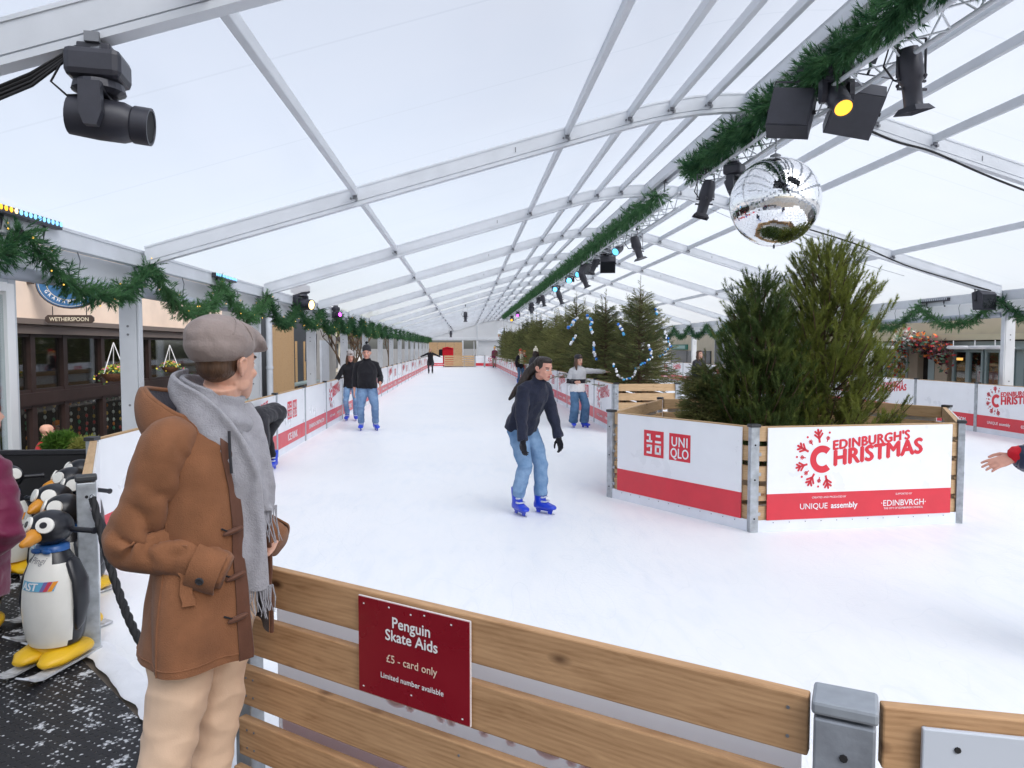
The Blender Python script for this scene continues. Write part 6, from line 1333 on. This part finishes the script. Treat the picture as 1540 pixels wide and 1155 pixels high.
for lb, x, y, r_ in (('second penguin skate aid, its beak at the shoulder of the front one', -2.44, 4.46, -30), ('third penguin skate aid with a brownish beak in the line', -2.70, 4.80, -14), ('fourth penguin skate aid turned left in the line', -2.72, 5.16, -24), ('fifth penguin skate aid turned left in the line', -2.94, 5.46, -48), ('last penguin skate aid in the line, nearest the black screen', -3.06, 5.84, -60), ('penguin skate aid behind the maroon jacket', -3.00, 4.42, 20), ('dark penguin skate aid on the far left by the screen', -3.50, 5.60, 35)):
    penguin(lb, (x, y, 0), R(r_), p0)
# black screen, plants on it
t_ = thing('fabric_screen', 'black fabric windbreak closing the passage behind the penguins', 'screen', (-3.52, 6.22, 0)); g = MB(); g.box((0, 0, .44), (.98, .03, .80), b=.004); g.build('fabric', M['blackm'], t_); g = MB(); g.box((0, 0, .86), (1.02, .05, .04), b=.005); g.build('rail', M['black'], t_)
# left: glazed white door frame in the tent wall
t_ = thing('glazed_screen', 'white framed glass wall panel at the left edge of the tent', 'glass panel', (XL - .05, 5.28, 0)); M['frame_w'] = mat('white frame', (.86, .87, .88), .4)
g = MB()
for y, w_ in ((-1.08, .07), (1.18, .11)): g.box((0, y, 1.15), (.07, w_, 2.3), b=.004)
for z in (.04, 2.27): g.box((0, .05, z), (.068, 2.2, .08), b=.004)
g.build('frame', M['frame_w'], t_); g = MB(); g.box((0, .05, 1.15), (.012, 2.14, 2.1)); g.build('glass', M.setdefault('pane', clear_pane('clear pane', .12)), t_)
g = MB(); g.box((.012, .6, .95), (.004, .8, .5)); M['sticker'] = mat('pale window sticker', (.62, .62, .68), .5); g.build('window_sticker', M['sticker'], t_); g = MB(); g.box((-.06, 1.28, 1.2), (.10, .10, 2.6)); g.build('mullion', M['alu'], t_)

M['pubglass'] = clear_pane('pub window glass', .16)
# ---------------------------------------------------------------- pub on the left
PX = -8.0
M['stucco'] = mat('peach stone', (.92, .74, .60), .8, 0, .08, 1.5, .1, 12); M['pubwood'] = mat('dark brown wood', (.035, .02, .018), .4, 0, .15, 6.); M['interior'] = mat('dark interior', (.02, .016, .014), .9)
pub = thing('pub_building', 'peach stone pub with dark brown window frames and hanging signs', 'building', (PX, 16, -1.33))
def pobj(n_, mb, m, par=None, smooth=None, org=None):
    o = org or Vector((PX, 16, -1.33)); mb.v = [(v[0] - o.x, v[1] - o.y, v[2] - o.z) for v in mb.v]; return mb.build(n_, m, par or pub, smooth)
zt = atX(100, 500, PX).z; zm0, zm1 = atX(130, 598, PX).z, atX(130, 582, PX).z
Ya, Yb = 8.5, 24.0
g = MB(); g.box((PX - .25, (Ya + Yb) / 2, zt + .90), (.5, Yb - Ya, 1.6)); g.box((PX - .2, (Ya + Yb) / 2, -1.1), (.4, Yb - Ya, .5)); pobj('wall', g, M['stucco'])
g = MB(); g.box((PX + .08, (Ya + Yb) / 2, zt + .17), (.34, Yb - Ya, .10)); g.box((PX + .04, (Ya + Yb) / 2, zt + .03), (.24, Yb - Ya, .16)); pobj('cornice', g, M['greystone0'] if 'greystone0' in M else M.setdefault('greystone0', mat('brown grey moulding', (.20, .16, .14), .6)))
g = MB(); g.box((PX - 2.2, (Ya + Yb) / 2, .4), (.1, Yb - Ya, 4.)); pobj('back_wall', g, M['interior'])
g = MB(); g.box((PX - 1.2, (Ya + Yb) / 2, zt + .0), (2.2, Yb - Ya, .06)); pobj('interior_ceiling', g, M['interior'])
g = MB(); g.box((PX + .02, (Ya + Yb) / 2, (zm0 + zm1) / 2), (.16, Yb - Ya, zm1 - zm0)); g.box((PX + .03, (Ya + Yb) / 2, -.86), (.18, Yb - Ya, .12)); pobj('transom', g, M['pubwood'])
ms = [9.0, 10.4, 11.7, atX(45, 540, PX).y, atX(94, 540, PX).y, atX(151, 540, PX).y, atX(198, 540, PX).y, atX(222, 540, PX).y, atX(300, 540, PX).y, atX(345, 540, PX).y, 24.0]
for i, (y0, y1) in enumerate(zip(ms[:-1], ms[1:])):
    for z0, z1 in ((zm1, zt - .05), (-.86, zm0)):
        g = MB(); b_ = .07
        for yy in (y0 + b_ / 2, y1 - b_ / 2): g.box((PX + .0, yy, (z0 + z1) / 2), (.12, b_, z1 - z0))
        for zz in (z0 + .03, z1 - .03): g.box((PX, (y0 + y1) / 2, zz), (.10, y1 - y0 - 2 * b_, .06))
        fr = pobj('window', g, M['pubwood']); g = MB(); g.box((PX - .02, (y0 + y1) / 2, (z0 + z1) / 2), (.012, y1 - y0 - 2 * b_, z1 - z0 - .1)); pobj('pane', g, M['pubglass'] if 'pubglass' in M else M.setdefault('pubglass', mat('pub window glass', (.75, .8, .8), .03, trans=1., spec=.7)), fr)
# strings of coloured ornaments in the lower windows
OC = [mat('ornament ' + n_, c, .3) for n_, c in (('white', (.7, .68, .62)), ('orange', (.6, .18, .03)), ('red', (.45, .03, .03)), ('yellow', (.6, .38, .06)), ('green', (.06, .25, .12)))]
rng = random.Random(9); pos = [y for y in np.arange(ms[3] + .2, ms[7], .30)]
for i, yy in enumerate(pos):
    o_ = Vector((PX - .22, yy, zm0 - .02)); t_ = thing('ornament_string', f"string of little painted egg ornaments hanging in the pub window, {ORD[min(i, 29)]} from the left", 'ornament', o_, 0, 'ornament strings in the pub windows'); g = MB(); g.tube([(0, 0, 0), (0, 0, -.95)], .003, 4); g.build('string', M['alu_dark'], t_)
    z = -.08
    while z > -.95: g = MB(); g.ell((0, rng.uniform(-.02, .02), z), (.03, .03, .045), None, 8); g.build('ornament', rng.choice(OC), t_, 80); z -= rng.uniform(.09, .22)
# hanging signs
M['signblue'] = mat('sign blue', (.03, .13, .30), .4); M['signbrown'] = mat('sign brown', (.05, .035, .03), .5); M['gold'] = mat('cream lettering', (.7, .64, .5), .5)
cs = atY(105, 425, 13.6); sgn = thing('hanging_sign', 'oval blue hanging sign with white rim on the pub wall', 'sign', cs)
rx, rz_ = .60, .48; n = 36
def oval(a, b, y0, y1): g = MB(); g.loft([[Vector((a * math.cos(2 * math.pi * k / n), y, b * math.sin(2 * math.pi * k / n))) for k in range(n)] for y in (y0, y1)]); return g
oval(rx, rz_, -.03, .03).build('board', M['signbrown'], sgn, 40); oval(rx * .96, rz_ * .95, -.034, -.03).build('blue_face', M['signblue'], sgn, 40)
g = MB(); ring_poly(g, 0, 0, rz_ * .66, rz_ * .68, 0, 2 * math.pi, -.036, 40, sq=rx / rz_); ring_poly(g, 0, 0, rz_ * .90, rz_ * .915, 0, 2 * math.pi, -.036, 40, sq=rx / rz_)
g.build('ring', M['gold'], sgn, fixn=False); g = MB()
for i, ch in enumerate("GRAHAM BELL"):
    a = R(270 - 62 + 12.4 * i); vs, fs = text_geo(ch, .085, .012, 'CENTER'); c_, s_ = math.cos(a + math.pi / 2), math.sin(a + math.pi / 2); g.add([(rx * .80 * math.cos(a) + p.x * c_ - p.y * s_, -.037, rz_ * .80 * math.sin(a) + p.x * s_ + p.y * c_) for p in vs], fs)
g.build('lettering', M['wprint'], sgn, fixn=False); g = MB(); g.bar((-rx - .35, 0, .1), (-rx, 0, .1), .03, .05); g.box((-rx - .1, 0, .08), (.12, .06, .22)); g.build('bracket', M['signbrown'], sgn)
cs = atY(105, 480, 13.6); pq = thing('name_plaque', 'small brown plaque with cream lettering under the oval blue sign', 'sign', cs); w2, h2 = .43, .075
g = MB(); poly = [(-w2 + .05, -h2), (w2 - .05, -h2), (w2, -h2 * .4), (w2, h2 * .4), (w2 - .05, h2), (-w2 + .05, h2), (-w2, h2 * .4), (-w2, -h2 * .4)]; g.prism(poly, .04); g.build('board', M['signbrown'], pq); g = MB(); put_text(g, "WETHERSPOON", 0, -.035, .10, -.022, .016, sx=.95); g.build('lettering', M['gold'], pq, fixn=False)
g = MB()
for x in (-.3, .3): g.tube([(x, 0, h2), (x, 0, h2 + .16)], .008, 5)
g.build('hanger', M['black'], pq)
# hanging baskets
FL = [mat('flower ' + n_, c, .6) for n_, c in (('yellow', (.75, .6, .06)), ('pink', (.65, .12, .22)), ('pale green', (.25, .38, .1)), ('leaf', (.06, .16, .04)))]
for lb, px, py, Y, sc_ in (('hanging basket of yellow and pink flowers in front of the pub windows', 172, 562, 14.6, 1.), ('hanging basket with yellow flowers beside the tent post', 256, 552, 18.5, .9)):
    c = atY(px, py, Y); t_ = thing('hanging_basket', lb, 'plant', c, 0, 'hanging baskets on the pub'); g = MB(); g.lathe([(.02, -.16 * sc_), (.14 * sc_, -.14 * sc_), (.22 * sc_, -.04 * sc_), (.235 * sc_, 0)], None, 18); g.build('basket', M['pbrown'] if 'pbrown' in M else M.setdefault('pbrown', mat('wicker', (.16, .07, .035), .8, 0, .3, 30., .5, 60)), t_, 60)
    for k in range(3): g = MB(); g.tube([(.22 * sc_ * math.cos(2.1 * k), .22 * sc_ * math.sin(2.1 * k), 0), (0, 0, .62 * sc_)], .009, 5); g.build('chain', M['wprint'], t_)
    rg_ = random.Random(3); parts = [MB() for _ in FL]
    for k in range(520):
        a = rg_.uniform(0, 6.28); r_ = abs(rg_.gauss(0, .17)) * sc_; z = .06 + .12 * (1 - (r_ / .36) ** 2) * rg_.uniform(.2, 1) - .08 * (r_ / .3) ** 2; p = Vector((r_ * math.cos(a), r_ * math.sin(a), z * sc_)); q = Vector((rg_.gauss(0, 1), rg_.gauss(0, 1), rg_.gauss(0, 1))).normalized() * .026; q2 = q.orthogonal().normalized() * .020
        parts[rg_.choice((0, 0, 1, 2, 2, 3, 3, 3))].add([p - q, p + q2, p + q, p - q2], [(0, 1, 2, 3)])
    fo = None
    for pb_, m_, nm in zip(parts, FL, ('yellow_flowers', 'pink_flowers', 'pale_leaves', 'leaves')): pb_.build(nm, m_, t_, fixn=False)
# planting on the terrace edge
def bush(name, label, loc, r_, h, c, seed, cat='shrub', n=2200, lw=.020):
    t_ = MB(); rg_ = np.random.default_rng(seed); V, F = [], []
    P = rg_.standard_normal((n, 3)); P /= np.linalg.norm(P, axis=1, keepdims=True); P *= (rg_.random((n, 1)) ** .4) * np.array([[r_[0], r_[1], h / 2]]) * (1 + .22 * np.sin(P[:, :1] * 5 + P[:, 1:2] * 4)); P[:, 2] += h / 2; P[:, 2] = np.maximum(P[:, 2], 0)
    D = rg_.standard_normal((n, 3)) + P * 1.5; V, F = needles(P, D, np.full(n, .05), 4, .06, lw, .7, rg_); ob = link(name, tris_mesh(name, V, F, c), None); ob.location = loc; return tag(ob, label, cat)
M['leafb'] = foliage_mat('box leaves', (.05, .13, .02), (.16, .30, .05), 6.); M['leafy'] = foliage_mat('yellow leaves', (.22, .24, .05), (.42, .42, .12), 6.)
bush('green_bush', 'round bright green bush above the black screen', atY(94, 674, 6.9), (.11, .10), .10, M['leafb'], 1); bush('variegated_hedge', 'low yellow-green plants right of the round bush above the black screen', atY(132, 677, 6.9), (.11, .09), .065, M['leafy'], 2)
t_ = thing('planter_trough', 'dark planter trough behind the black screen under the plants', 'planter', atY(112, 668, 6.9) - Vector((0, 0, .98))); g = MB(); g.box((0, 0, .45), (.72, .34, .9), b=.01); g.build('trough', M['black'], t_); g = MB(); g.box((0, 0, .905), (.66, .28, .02)); g.build('soil', M['bark'], t_)
# people behind the pub glass / on the terrace
person('bald person in red jumper sitting outside the pub windows', atX(64, 640, -6.6) - Vector((0, 0, 1.18)), R(130), dict(H=1.7, vox=.014, skates=False, shoe='charcoal', drop=.44, legR=(-.12, -.45, 0), legL=(.12, -.45, 0), armR=((-.3, -.2, -1), (.2, -.9, -.1)), armL=((.3, -.2, -1), (-.2, -.9, -.1)), top=dict(c='redcl', bulk=1.1), bottom=dict(c='charcoal')))
person('person in orange paper crown behind the pub window', atX(84, 632, PX - .6) - Vector((0, 0, 1.22)), R(60), dict(H=1.7, vox=.014, skates=False, shoe='charcoal', drop=.44, legR=(-.12, -.45, 0), legL=(.12, -.45, 0), armR=((-.3, -.2, -1), (.2, -.9, -.1)), armL=((.3, -.2, -1), (-.2, -.9, -.1)), top=dict(c='charcoal', bulk=1.1), bottom=dict(c='charcoal'), hat=dict(c='orange')))
for lb, p in (('bench under the person in the red jumper', atX(64, 640, -6.6)), ('bench under the person in the paper crown', atX(84, 632, PX - .6))):
    t_ = thing('bench', lb, 'bench', (p.x, p.y, -1.33), 0); zb = p.z - 1.2 + .44 + 1.33 + .0; g = MB(); g.box((0, 0, zb - .02), (.5, .5, .04)); g.build('seat', M['pubwood'], t_)
    for sx_ in (-.2, .2):
        for sy_ in (-.2, .2): g = MB(); g.box((sx_, sy_, (zb - .04) / 2), (.05, .05, zb - .04)); g.build('leg', M['pubwood'], t_)

# ---------------------------------------------------------------- further fronts on the pub side
def block(name, label, cat, x, y0, y1, z1, m, depth=6.):
    t_ = thing(name, label, cat, (x, (y0 + y1) / 2, -1.33)); g = MB(); g.box((-depth / 2, 0, z1 / 2), (depth, y1 - y0, z1)); g.build('wall', m, t_); return t_
M['teal'] = mat('pale teal frame', (.36, .47, .48), .4); M['greystone'] = mat('grey stone', (.34, .33, .32), .8, 0, .1, 2., .1, 10); M['slate'] = mat('dark slate board', (.05, .055, .065), .6); M['litshop'] = mat('warm shop light', (.8, .5, .2), .6, emit=(1, .62, .25), estr=.9); M['cream'] = mat('cream render', (.70, .62, .47), .8, 0, .06, 1.); M['ply'] = wood_mat('plywood hoarding', (.40, .25, .13), (.56, .38, .21), (.2, .1, .05), 8.)
sb = block('glazed_shop', 'grey stone shop front with teal glazing between the tent posts', 'building', -8.2, 24.2, 29.0, 5.1, M['greystone'])
for y in (-1.6, -.5, .6, 1.7): g = MB(); g.box((.04, y, 1.5), (.1, .95, 3.0)); f_ = g.build('glazing_bar', M['teal'], sb); g = MB(); g.box((.10, y, 1.5), (.02, .75, 2.7)); g.build('pane', M['glassteal'] if 'glassteal' in M else M.setdefault('glassteal', mat('teal reflecting glass', (.25, .33, .33), .08)), f_)
pp = thing('drain_pipe', 'pale grey drain pipe beside the plywood hoarding', 'pipe', (-7.9, 29.2, -1.33)); g = MB(); g.tube([(0, 0, 0), (0, 0, 4.4)], .13, 12); g.build('pipe', M['roll'], pp, 60); g = MB(); g.tube([(0, 0, 2.2), (0, 0, 2.3)], .15, 12); g.build('joint', M['roll'], pp, 60)
hd_ = thing('hoarding', 'plain plywood hoarding left of the dark notice board', 'hoarding', (-8.0, 31.5, -1.33))
for k in range(4): g = MB(); g.box((0, -1.6 + k * 1.07, 2.0), (.05, 1.05, 4.0)); g.build('sheet', M['ply'], hd_)
nb_ = thing('notice_board', 'dark tilted notice board with a yellow disc behind the tent posts', 'sign', atX(468, 522, -7.6)); g = MB(); g.box((0, 0, 0), (.06, 2.4, 1.7), Matrix.Rotation(R(-8), 4, 'X'), b=.02); g.build('board', M['slate'], nb_); g = MB(); g.tube([(.035, -.5, -.35), (.045, -.5, -.35)], .36, 20); g.build('disc', M['stk_y'] if 'stk_y' in M else M.setdefault('stk_y', mat('pale yellow disc', (.75, .62, .22), .5)), nb_); g = MB(); g.bar((0, -.8, -.8), (0, -.8, -2.6), .08, .08, (1, 0, 0)); g.bar((0, .8, -.8), (0, .8, -2.6), .08, .08, (1, 0, 0)); g.build('leg', M['signbrown'], nb_)
db = block('dark_shop', 'dark recessed shop front behind the notice board', 'building', -9.2, 33.2, 43.0, 5.3, M['slate'])
for y in (-3., -1., 1., 3.): g = MB(); g.box((.05, y, 1.7), (.1, .12, 3.4)); g.build('pillar', M['ply'], db)
g = MB(); g.box((.4, 0, 1.15), (.6, 7.6, .08)); g.build('counter', M['teal'], db)
gb = block('grey_building', 'grey blue corner building past the dark shop', 'building', -9.0, 43.5, 50.0, 5.2, M['greystone']); g = MB(); g.box((.06, -1., 1.8), (.12, 2.4, 3.4)); g.build('door', M['roll'], gb)
lb_ = block('lit_shop', 'distant shop with warm orange light behind bare street trees', 'building', -16.0, 52, 92, 6.5, M['cream'])
for k in range(9): g = MB(); g.box((.05, -17 + k * 4.2, 2.0), (.1, 3.2, 3.0)); g.build('shop_window', M['litshop'] if k % 3 != 2 else M['glassdark'], lb_)
g = MB(); g.box((.3, 0, 4.1), (.6, 39, .5)); g.build('fascia', M['slate'], lb_)
# white van
vn = thing('parked_van', 'white van parked in the street beyond the pub-side posts', 'van', (-9.6, 62, -1.33), R(90)); M['vanw'] = mat('white van paint', (.75, .76, .77), .25, coat=.5)
g = MB(); g.loft([[(x, y, z) for y, z in ((-.95, .35), (-.98, 1.2), (-.85, zt_), (.85, zt_), (.98, 1.2), (.95, .35))] for x, zt_ in ((-2.5, 2.1), (-2.4, 2.3), (1.0, 2.3), (1.7, 1.35), (2.5, 1.15), (2.6, .8))]); g.build('body_shell', M['vanw'], vn, 30)
for x in (-1.7, 1.7):
    for y in (-.9, .9): g = MB(); g.tube([(x, y - .1, .34), (x, y + .1, .34)], .34, 16); wh = g.build('wheel', M['blackm'], vn, 40); g = MB(); g.tube([(x, y - .11, .34), (x, y + .11, .34)], .18, 12); g.build('rim', M['chrome'], wh, 40)
g = MB(); g.add([(1.03, -.8, 2.22), (1.03, .8, 2.22), (1.68, .85, 1.40), (1.68, -.85, 1.40)], [(0, 1, 2, 3)]); g.v = [(v[0] + .02, v[1], v[2] + .01) for v in g.v]; g.build('windscreen', M['glassdark'], vn)
for y in (-.985, .985): g = MB(); g.box((.55, y * .93, 1.72), (.8, .03, .6)); g.build('side_window', M['glassdark'], vn)
# bare street trees with warm lights
def bare_tree(label, loc, h, seed):
    t_ = thing('street_tree', label, 'tree', loc, 0, 'bare street trees on the pub side'); rg_ = random.Random(seed); wd = MB(); P, D = [], []
    def br(p, d, L_, r_, lv):
        q = p + d * L_; wd.tube([p, p.lerp(q, .5) + Vector((rg_.gauss(0, .03), rg_.gauss(0, .03), 0)) * L_, q], [r_, r_ * .8, r_ * .6], 6)
        if lv == 0:
            for k in range(5): P.append(tuple(q)); D.append((rg_.gauss(0, 1), rg_.gauss(0, 1), rg_.gauss(.3, 1)))
            return
        for k in range(4 if lv > 1 else 3): br(q, (d + Vector((rg_.gauss(0, .55), rg_.gauss(0, .55), rg_.uniform(0, .5)))).normalized(), L_ * rg_.uniform(.6, .8), r_ * .55, lv - 1)
    br(Vector((0, 0, 0)), Vector((0, 0, 1)), h * .38, .11, 3); wd.build('trunk', M['bark'], t_, 60)
    V, F = needles(np.array(P), np.array(D), np.full(len(P), .35), 16, .12, .06, .9, np.random.default_rng(seed)); link('crown', tris_mesh('crown', V, F, M['leafy'] if seed % 2 else M['leafb']), t_)
for i, (x, y, lb) in enumerate(((-6.6, 38.5, 'thin street tree with yellowish leaves nearest the couple'), (-7.2, 47, 'street tree with green leaves beyond the couple'), (-8, 56, 'street tree beside the white van'), (-7.5, 70, 'farthest street tree on the pub side'))): bare_tree(lb, (x, y, -1.33), 5.2, i + 1)

# ---------------------------------------------------------------- restaurant on the right
RX = 14.6
rs = thing('restaurant_building', 'beige restaurant with pale teal glass doors and a flower arch', 'building', (RX, 21, -1.33)); O2 = Vector((RX, 21, -1.33)); M['beige'] = mat('beige stone', (.50, .43, .33), .8, 0, .06, 2.)
def robj(n_, mb, m, par=None, smooth=None): return pobj(n_, mb, m, par or rs, smooth, O2)
def rX(px, py): return atX(px, py, RX)
zc = rX(1430, 508).z; zh = rX(1430, 522).z; Y_ = lambda px: rX(px, 540).y
y_r, y_l = 12.0, 33.
g = MB(); g.box((RX + .4, (y_r + y_l) / 2, zc + .42), (.6, y_l - y_r, .84)); robj('wall', g, M['cream'])
g = MB(); g.box((RX - .12, (y_r + y_l) / 2, zc + .0), (.5, y_l - y_r, .16)); M['ystrip'] = mat('pale yellow cornice', (.78, .70, .48), .6); robj('cornice', g, M['ystrip']); g = MB(); g.box((RX + .0, (y_r + y_l) / 2, (zc + zh) / 2 - .09), (.34, y_l - y_r, (zc - zh) * .8)); robj('fascia', g, M['teal'])
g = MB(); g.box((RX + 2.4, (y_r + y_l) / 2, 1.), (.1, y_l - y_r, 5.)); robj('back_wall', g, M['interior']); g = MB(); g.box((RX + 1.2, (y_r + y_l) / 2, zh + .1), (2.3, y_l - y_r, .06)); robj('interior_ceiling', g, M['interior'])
def rcol(px0, px1, m, nm, z1=None): ya, yb = Y_(px1), Y_(px0); g = MB(); g.box((RX + .1, (ya + yb) / 2, (zh - 1.33) / 2 - .0), (.2, yb - ya, zh + 1.33)); return robj(nm, g, m)
rcol(1406, 1425, M['beige'], 'pier'); rcol(1366, 1380, M['beige'], 'pier'); rcol(1396, 1405, M['teal'], 'door_leaf'); rcol(1528, 1540, M['teal'], 'column')
for k, (a, b) in enumerate(((1434, 1457), (1457, 1480), (1483, 1507), (1510, 1527), (1330, 1350), (1350, 1366))):
    ya, yb = Y_(b), Y_(a); g = MB(); e = .12 * (yb - ya)
    for yy in (ya + e / 2, yb - e / 2): g.box((RX, yy, (zh - 1.33) / 2), (.08, e, zh + 1.33))
    for zz in (zh - .08, -1.2, .0): g.box((RX, (ya + yb) / 2, zz), (.07, yb - ya - 2 * e, .14 if zz != 0 else .05))
    dr = robj('glass_door', g, M['teal']); g = MB(); g.box((RX + .01, (ya + yb) / 2, (zh - 1.33) / 2), (.012, yb - ya - 2 * e, zh + 1.1)); robj('pane', g, M['pubglass'], dr)
# warm interior lamps and red seats seen through the doors
g = MB(); g.box((RX + 1.4, Y_(1495), rX(1495, 516).z), (.08, 1.6, .08)); robj('interior_lamp', g, M['led_warmi'] if 'led_warmi' in M else M.setdefault('led_warmi', led('interior strip', (1, .45, .10), 2.))); g = MB(); g.box((RX + 1.2, Y_(1388), rX(1388, 540).z), (.06, .3, .08)); robj('interior_lamp', g, M['led_warmi'])
t_ = thing('banquette', 'red seat back inside the restaurant behind the glass doors', 'seat', (RX + 1.1, Y_(1465), -1.33)); zz = rX(1465, 566).z + 1.33; g = MB(); g.box((0, 0, zz - .12), (.2, 2.4, .5), b=.03); g.build('seat_back', C['redcl'], t_); g = MB(); g.box((-.25, 0, zz - .45), (.5, 2.4, .15), b=.03); g.build('seat', C['redcl'], t_); g = MB(); g.box((0, 0, (zz - .5) / 2), (.4, 2.3, zz - .52)); g.build('plinth', M['interior'], t_)
# heaters hanging in front of the doors
for i, px in enumerate((1441, 1474, 1505, 1332)):
    c = atX(px, 523, RX - .9); t_ = thing('patio_heater', f"white bar heater hanging before the restaurant doors, {('leftmost over the glass doors', 'middle one', 'rightmost by the tent post', 'beside the flower arch')[i]}", 'heater', c, 0, 'bar heaters at the restaurant'); g = MB(); g.tube([(0, -.42, 0), (0, -.34, .01), (0, .34, .01), (0, .42, 0)], [(.05, .03), (.10, .05), (.10, .05), (.05, .03)], 12, side=(1, 0, 0)); g.build('housing', M['pvc'], t_, 60); g = MB(); g.tube([(0, .2, .05), (0, .2, zc - c.z - .1)], .014, 6); g.build('rod', M['pvc'], t_)
# flower arch
def fpt(px, py, d=.5): return atX(px, py, RX - d)
arch = [fpt(1352, 560), fpt(1348, 540), fpt(1350, 522), fpt(1358, 508), fpt(1372, 515), fpt(1390, 520), fpt(1405, 524), fpt(1417, 530), fpt(1422, 540)]
t_ = thing('flower_arch', 'arch of red, orange and white flowers round the restaurant entrance', 'flowers', arch[0]); rg_ = random.Random(8); FC_ = [mat('petal ' + n_, c, .6) for n_, c in (('white', (.7, .7, .66)), ('orange', (.75, .20, .03)), ('red', (.45, .03, .04)), ('green', (.10, .2, .12)), ('dusky', (.12, .05, .06)))]; parts = [MB() for _ in FC_]
for i in range(len(arch) - 1):
    for k in range(130):
        p = arch[i].lerp(arch[i + 1], rg_.random()) - arch[0] + Vector((rg_.gauss(0, .08), rg_.gauss(0, .20), rg_.gauss(0, .16))); q = Vector((rg_.gauss(0, 1), rg_.gauss(0, 1), rg_.gauss(0, 1))).normalized() * rg_.uniform(.05, .09); q2 = q.orthogonal().normalized() * .05; w_ = (0, 0, 1, 2, 3, 3) if i < 4 else (2, 4, 4, 4, 3, 1); parts[rg_.choice(w_)].add([p - q, p + q2, p + q, p - q2], [(0, 1, 2, 3)])
for pb_, m_, nm in zip(parts, FC_, ('white_flowers', 'orange_flowers', 'red_flowers', 'leaves', 'dried_grasses')): pb_.build(nm, m_, t_, fixn=False)
# further right-hand street, seen between the trees
fb = thing('shop_building', 'cream building with a green shop sign across the street', 'building', (17.5, 52, -1.33)); O3 = Vector((17.5, 52, -1.33))
g = MB(); g.box((2.0, 0, 2.5), (4, 30, 5.)); g.build('wall', M['cream'], fb); M['shopgreen'] = mat('shop sign green', (.03, .22, .16), .5); M['shopw'] = mat('pale shop sign', (.45, .66, .60), .5)
def sX(px, py): return atX(px, py, 17.4)
a, b = sX(1010, 462 + 55), sX(1033, 462 + 67); c_ = sX(1021, 522)
g = MB(); g.box((-.06, c_.y - 52, c_.z + 1.33), (.12, abs(a.y - b.y), .42)); s_ = g.build('sign_board', M['shopgreen'], fb); g = MB(); g.box((-.13, c_.y - 52, c_.z + 1.33), (.02, abs(a.y - b.y) * .8, .26)); g.build('sign_face', M['shopw'], s_)
for px in (1014, 1026, 1040, 1060): c_ = sX(px, 540); g = MB(); g.box((-.04, c_.y - 52, 1.5), (.1, 2.2, 2.6)); g.build('shop_window', M['glassdark'], fb)
gs = thing('stone_building', 'grey stone building with an arched window across the street', 'building', (16.5, 35, -1.33)); g = MB(); g.box((2.2, 0, 2.4), (4.4, 7., 4.8)); g.build('wall', M['greystone'], gs)
c_ = atX(1080, 525, 16.4); g = MB(); n = 14; poly = [(-.75, -1.2), (.75, -1.2), (.75, .3)] + [(.75 * math.cos(math.pi * k / n), .3 + .9 * math.sin(math.pi * k / n)) for k in range(1, n)] + [(-.75, .3)]; g.prism(poly, .1, Matrix.Translation((-.03, c_.y - 35, c_.z + 1.33)) @ Matrix.Rotation(R(90), 4, 'Z')); wf = g.build('arched_window', M['roll'], gs); g = MB(); g.prism([(x * .82, z * .86) for x, z in poly], .06, Matrix.Translation((-.07, c_.y - 35, c_.z + 1.33)) @ Matrix.Rotation(R(90), 4, 'Z')); g.build('pane', M['glassdark'], wf)
block_r = thing('terrace_building', 'long pale terrace building behind the far right side of the tent', 'building', (19, 82, -1.33)); g = MB(); g.box((2, 0, 2.6), (4, 30, 5.2)); g.build('wall', M['greystone'], block_r)
for k in range(7): g = MB(); g.box((-.03, -12 + k * 4, 1.8), (.08, 2.2, 2.4)); g.build('window', M['glassdark'], block_r)
g = thing('grey_panel_wall', 'low grey wall at the right end of the restaurant', 'wall', (13.9, 9.2, -1.33)); q = MB(); q.box((1.0, 0, 2.3), (2., 5.4, 4.6)); q.build('wall', M['greystone'], g); q = MB(); q.box((-.03, 0, 3.1), (.1, 5.2, .2)); q.build('ledge', M['teal'], g)
# ---------------------------------------------------------------- beyond the far end of the ice
fs_ = thing('red_stall', 'red stall with a dark opening behind the far wooden gate', 'stall', (-1.72, 65.5, 0)); g = MB(); g.box((.1, .5, .85), (1.0, 1.2, 1.7), b=.05); g.build('body_box', C['redcl'], fs_); g = MB(); g.box((-.52, .3, 1.05), (.42, .8, 1.0), b=.1); g.build('cover', C['black'], fs_); g = MB(); g.tube([(-.35, -.1, 1.62), (.05, -.1, 1.72), (.5, -.1, 1.62)], .07, 10); g.build('awning', C['redcl'], fs_, 60)
bk = thing('timber_wall', 'pale timber wall behind the red stall at the far end', 'wall', (-1.9, 68.5, 0))
for k in range(4): g = MB(); g.box((-1.2 + k * .8, 0, 1.1), (.78, .06, 2.2)); g.build('plank', M['wood_pale'], bk)
t_ = thing('mirror_ball', 'small distant silver mirror ball hanging at the far end of the truss', 'mirror ball', atY(757, 502, 61.)); g = MB(); g.ell((0, 0, 0), .5, None, 24); g.build('ball', M['mirror'], t_); g = MB(); g.tube([(0, 0, .5), (0, 0, 1.2)], .012, 6); g.build('chain', M['chrome'], t_)
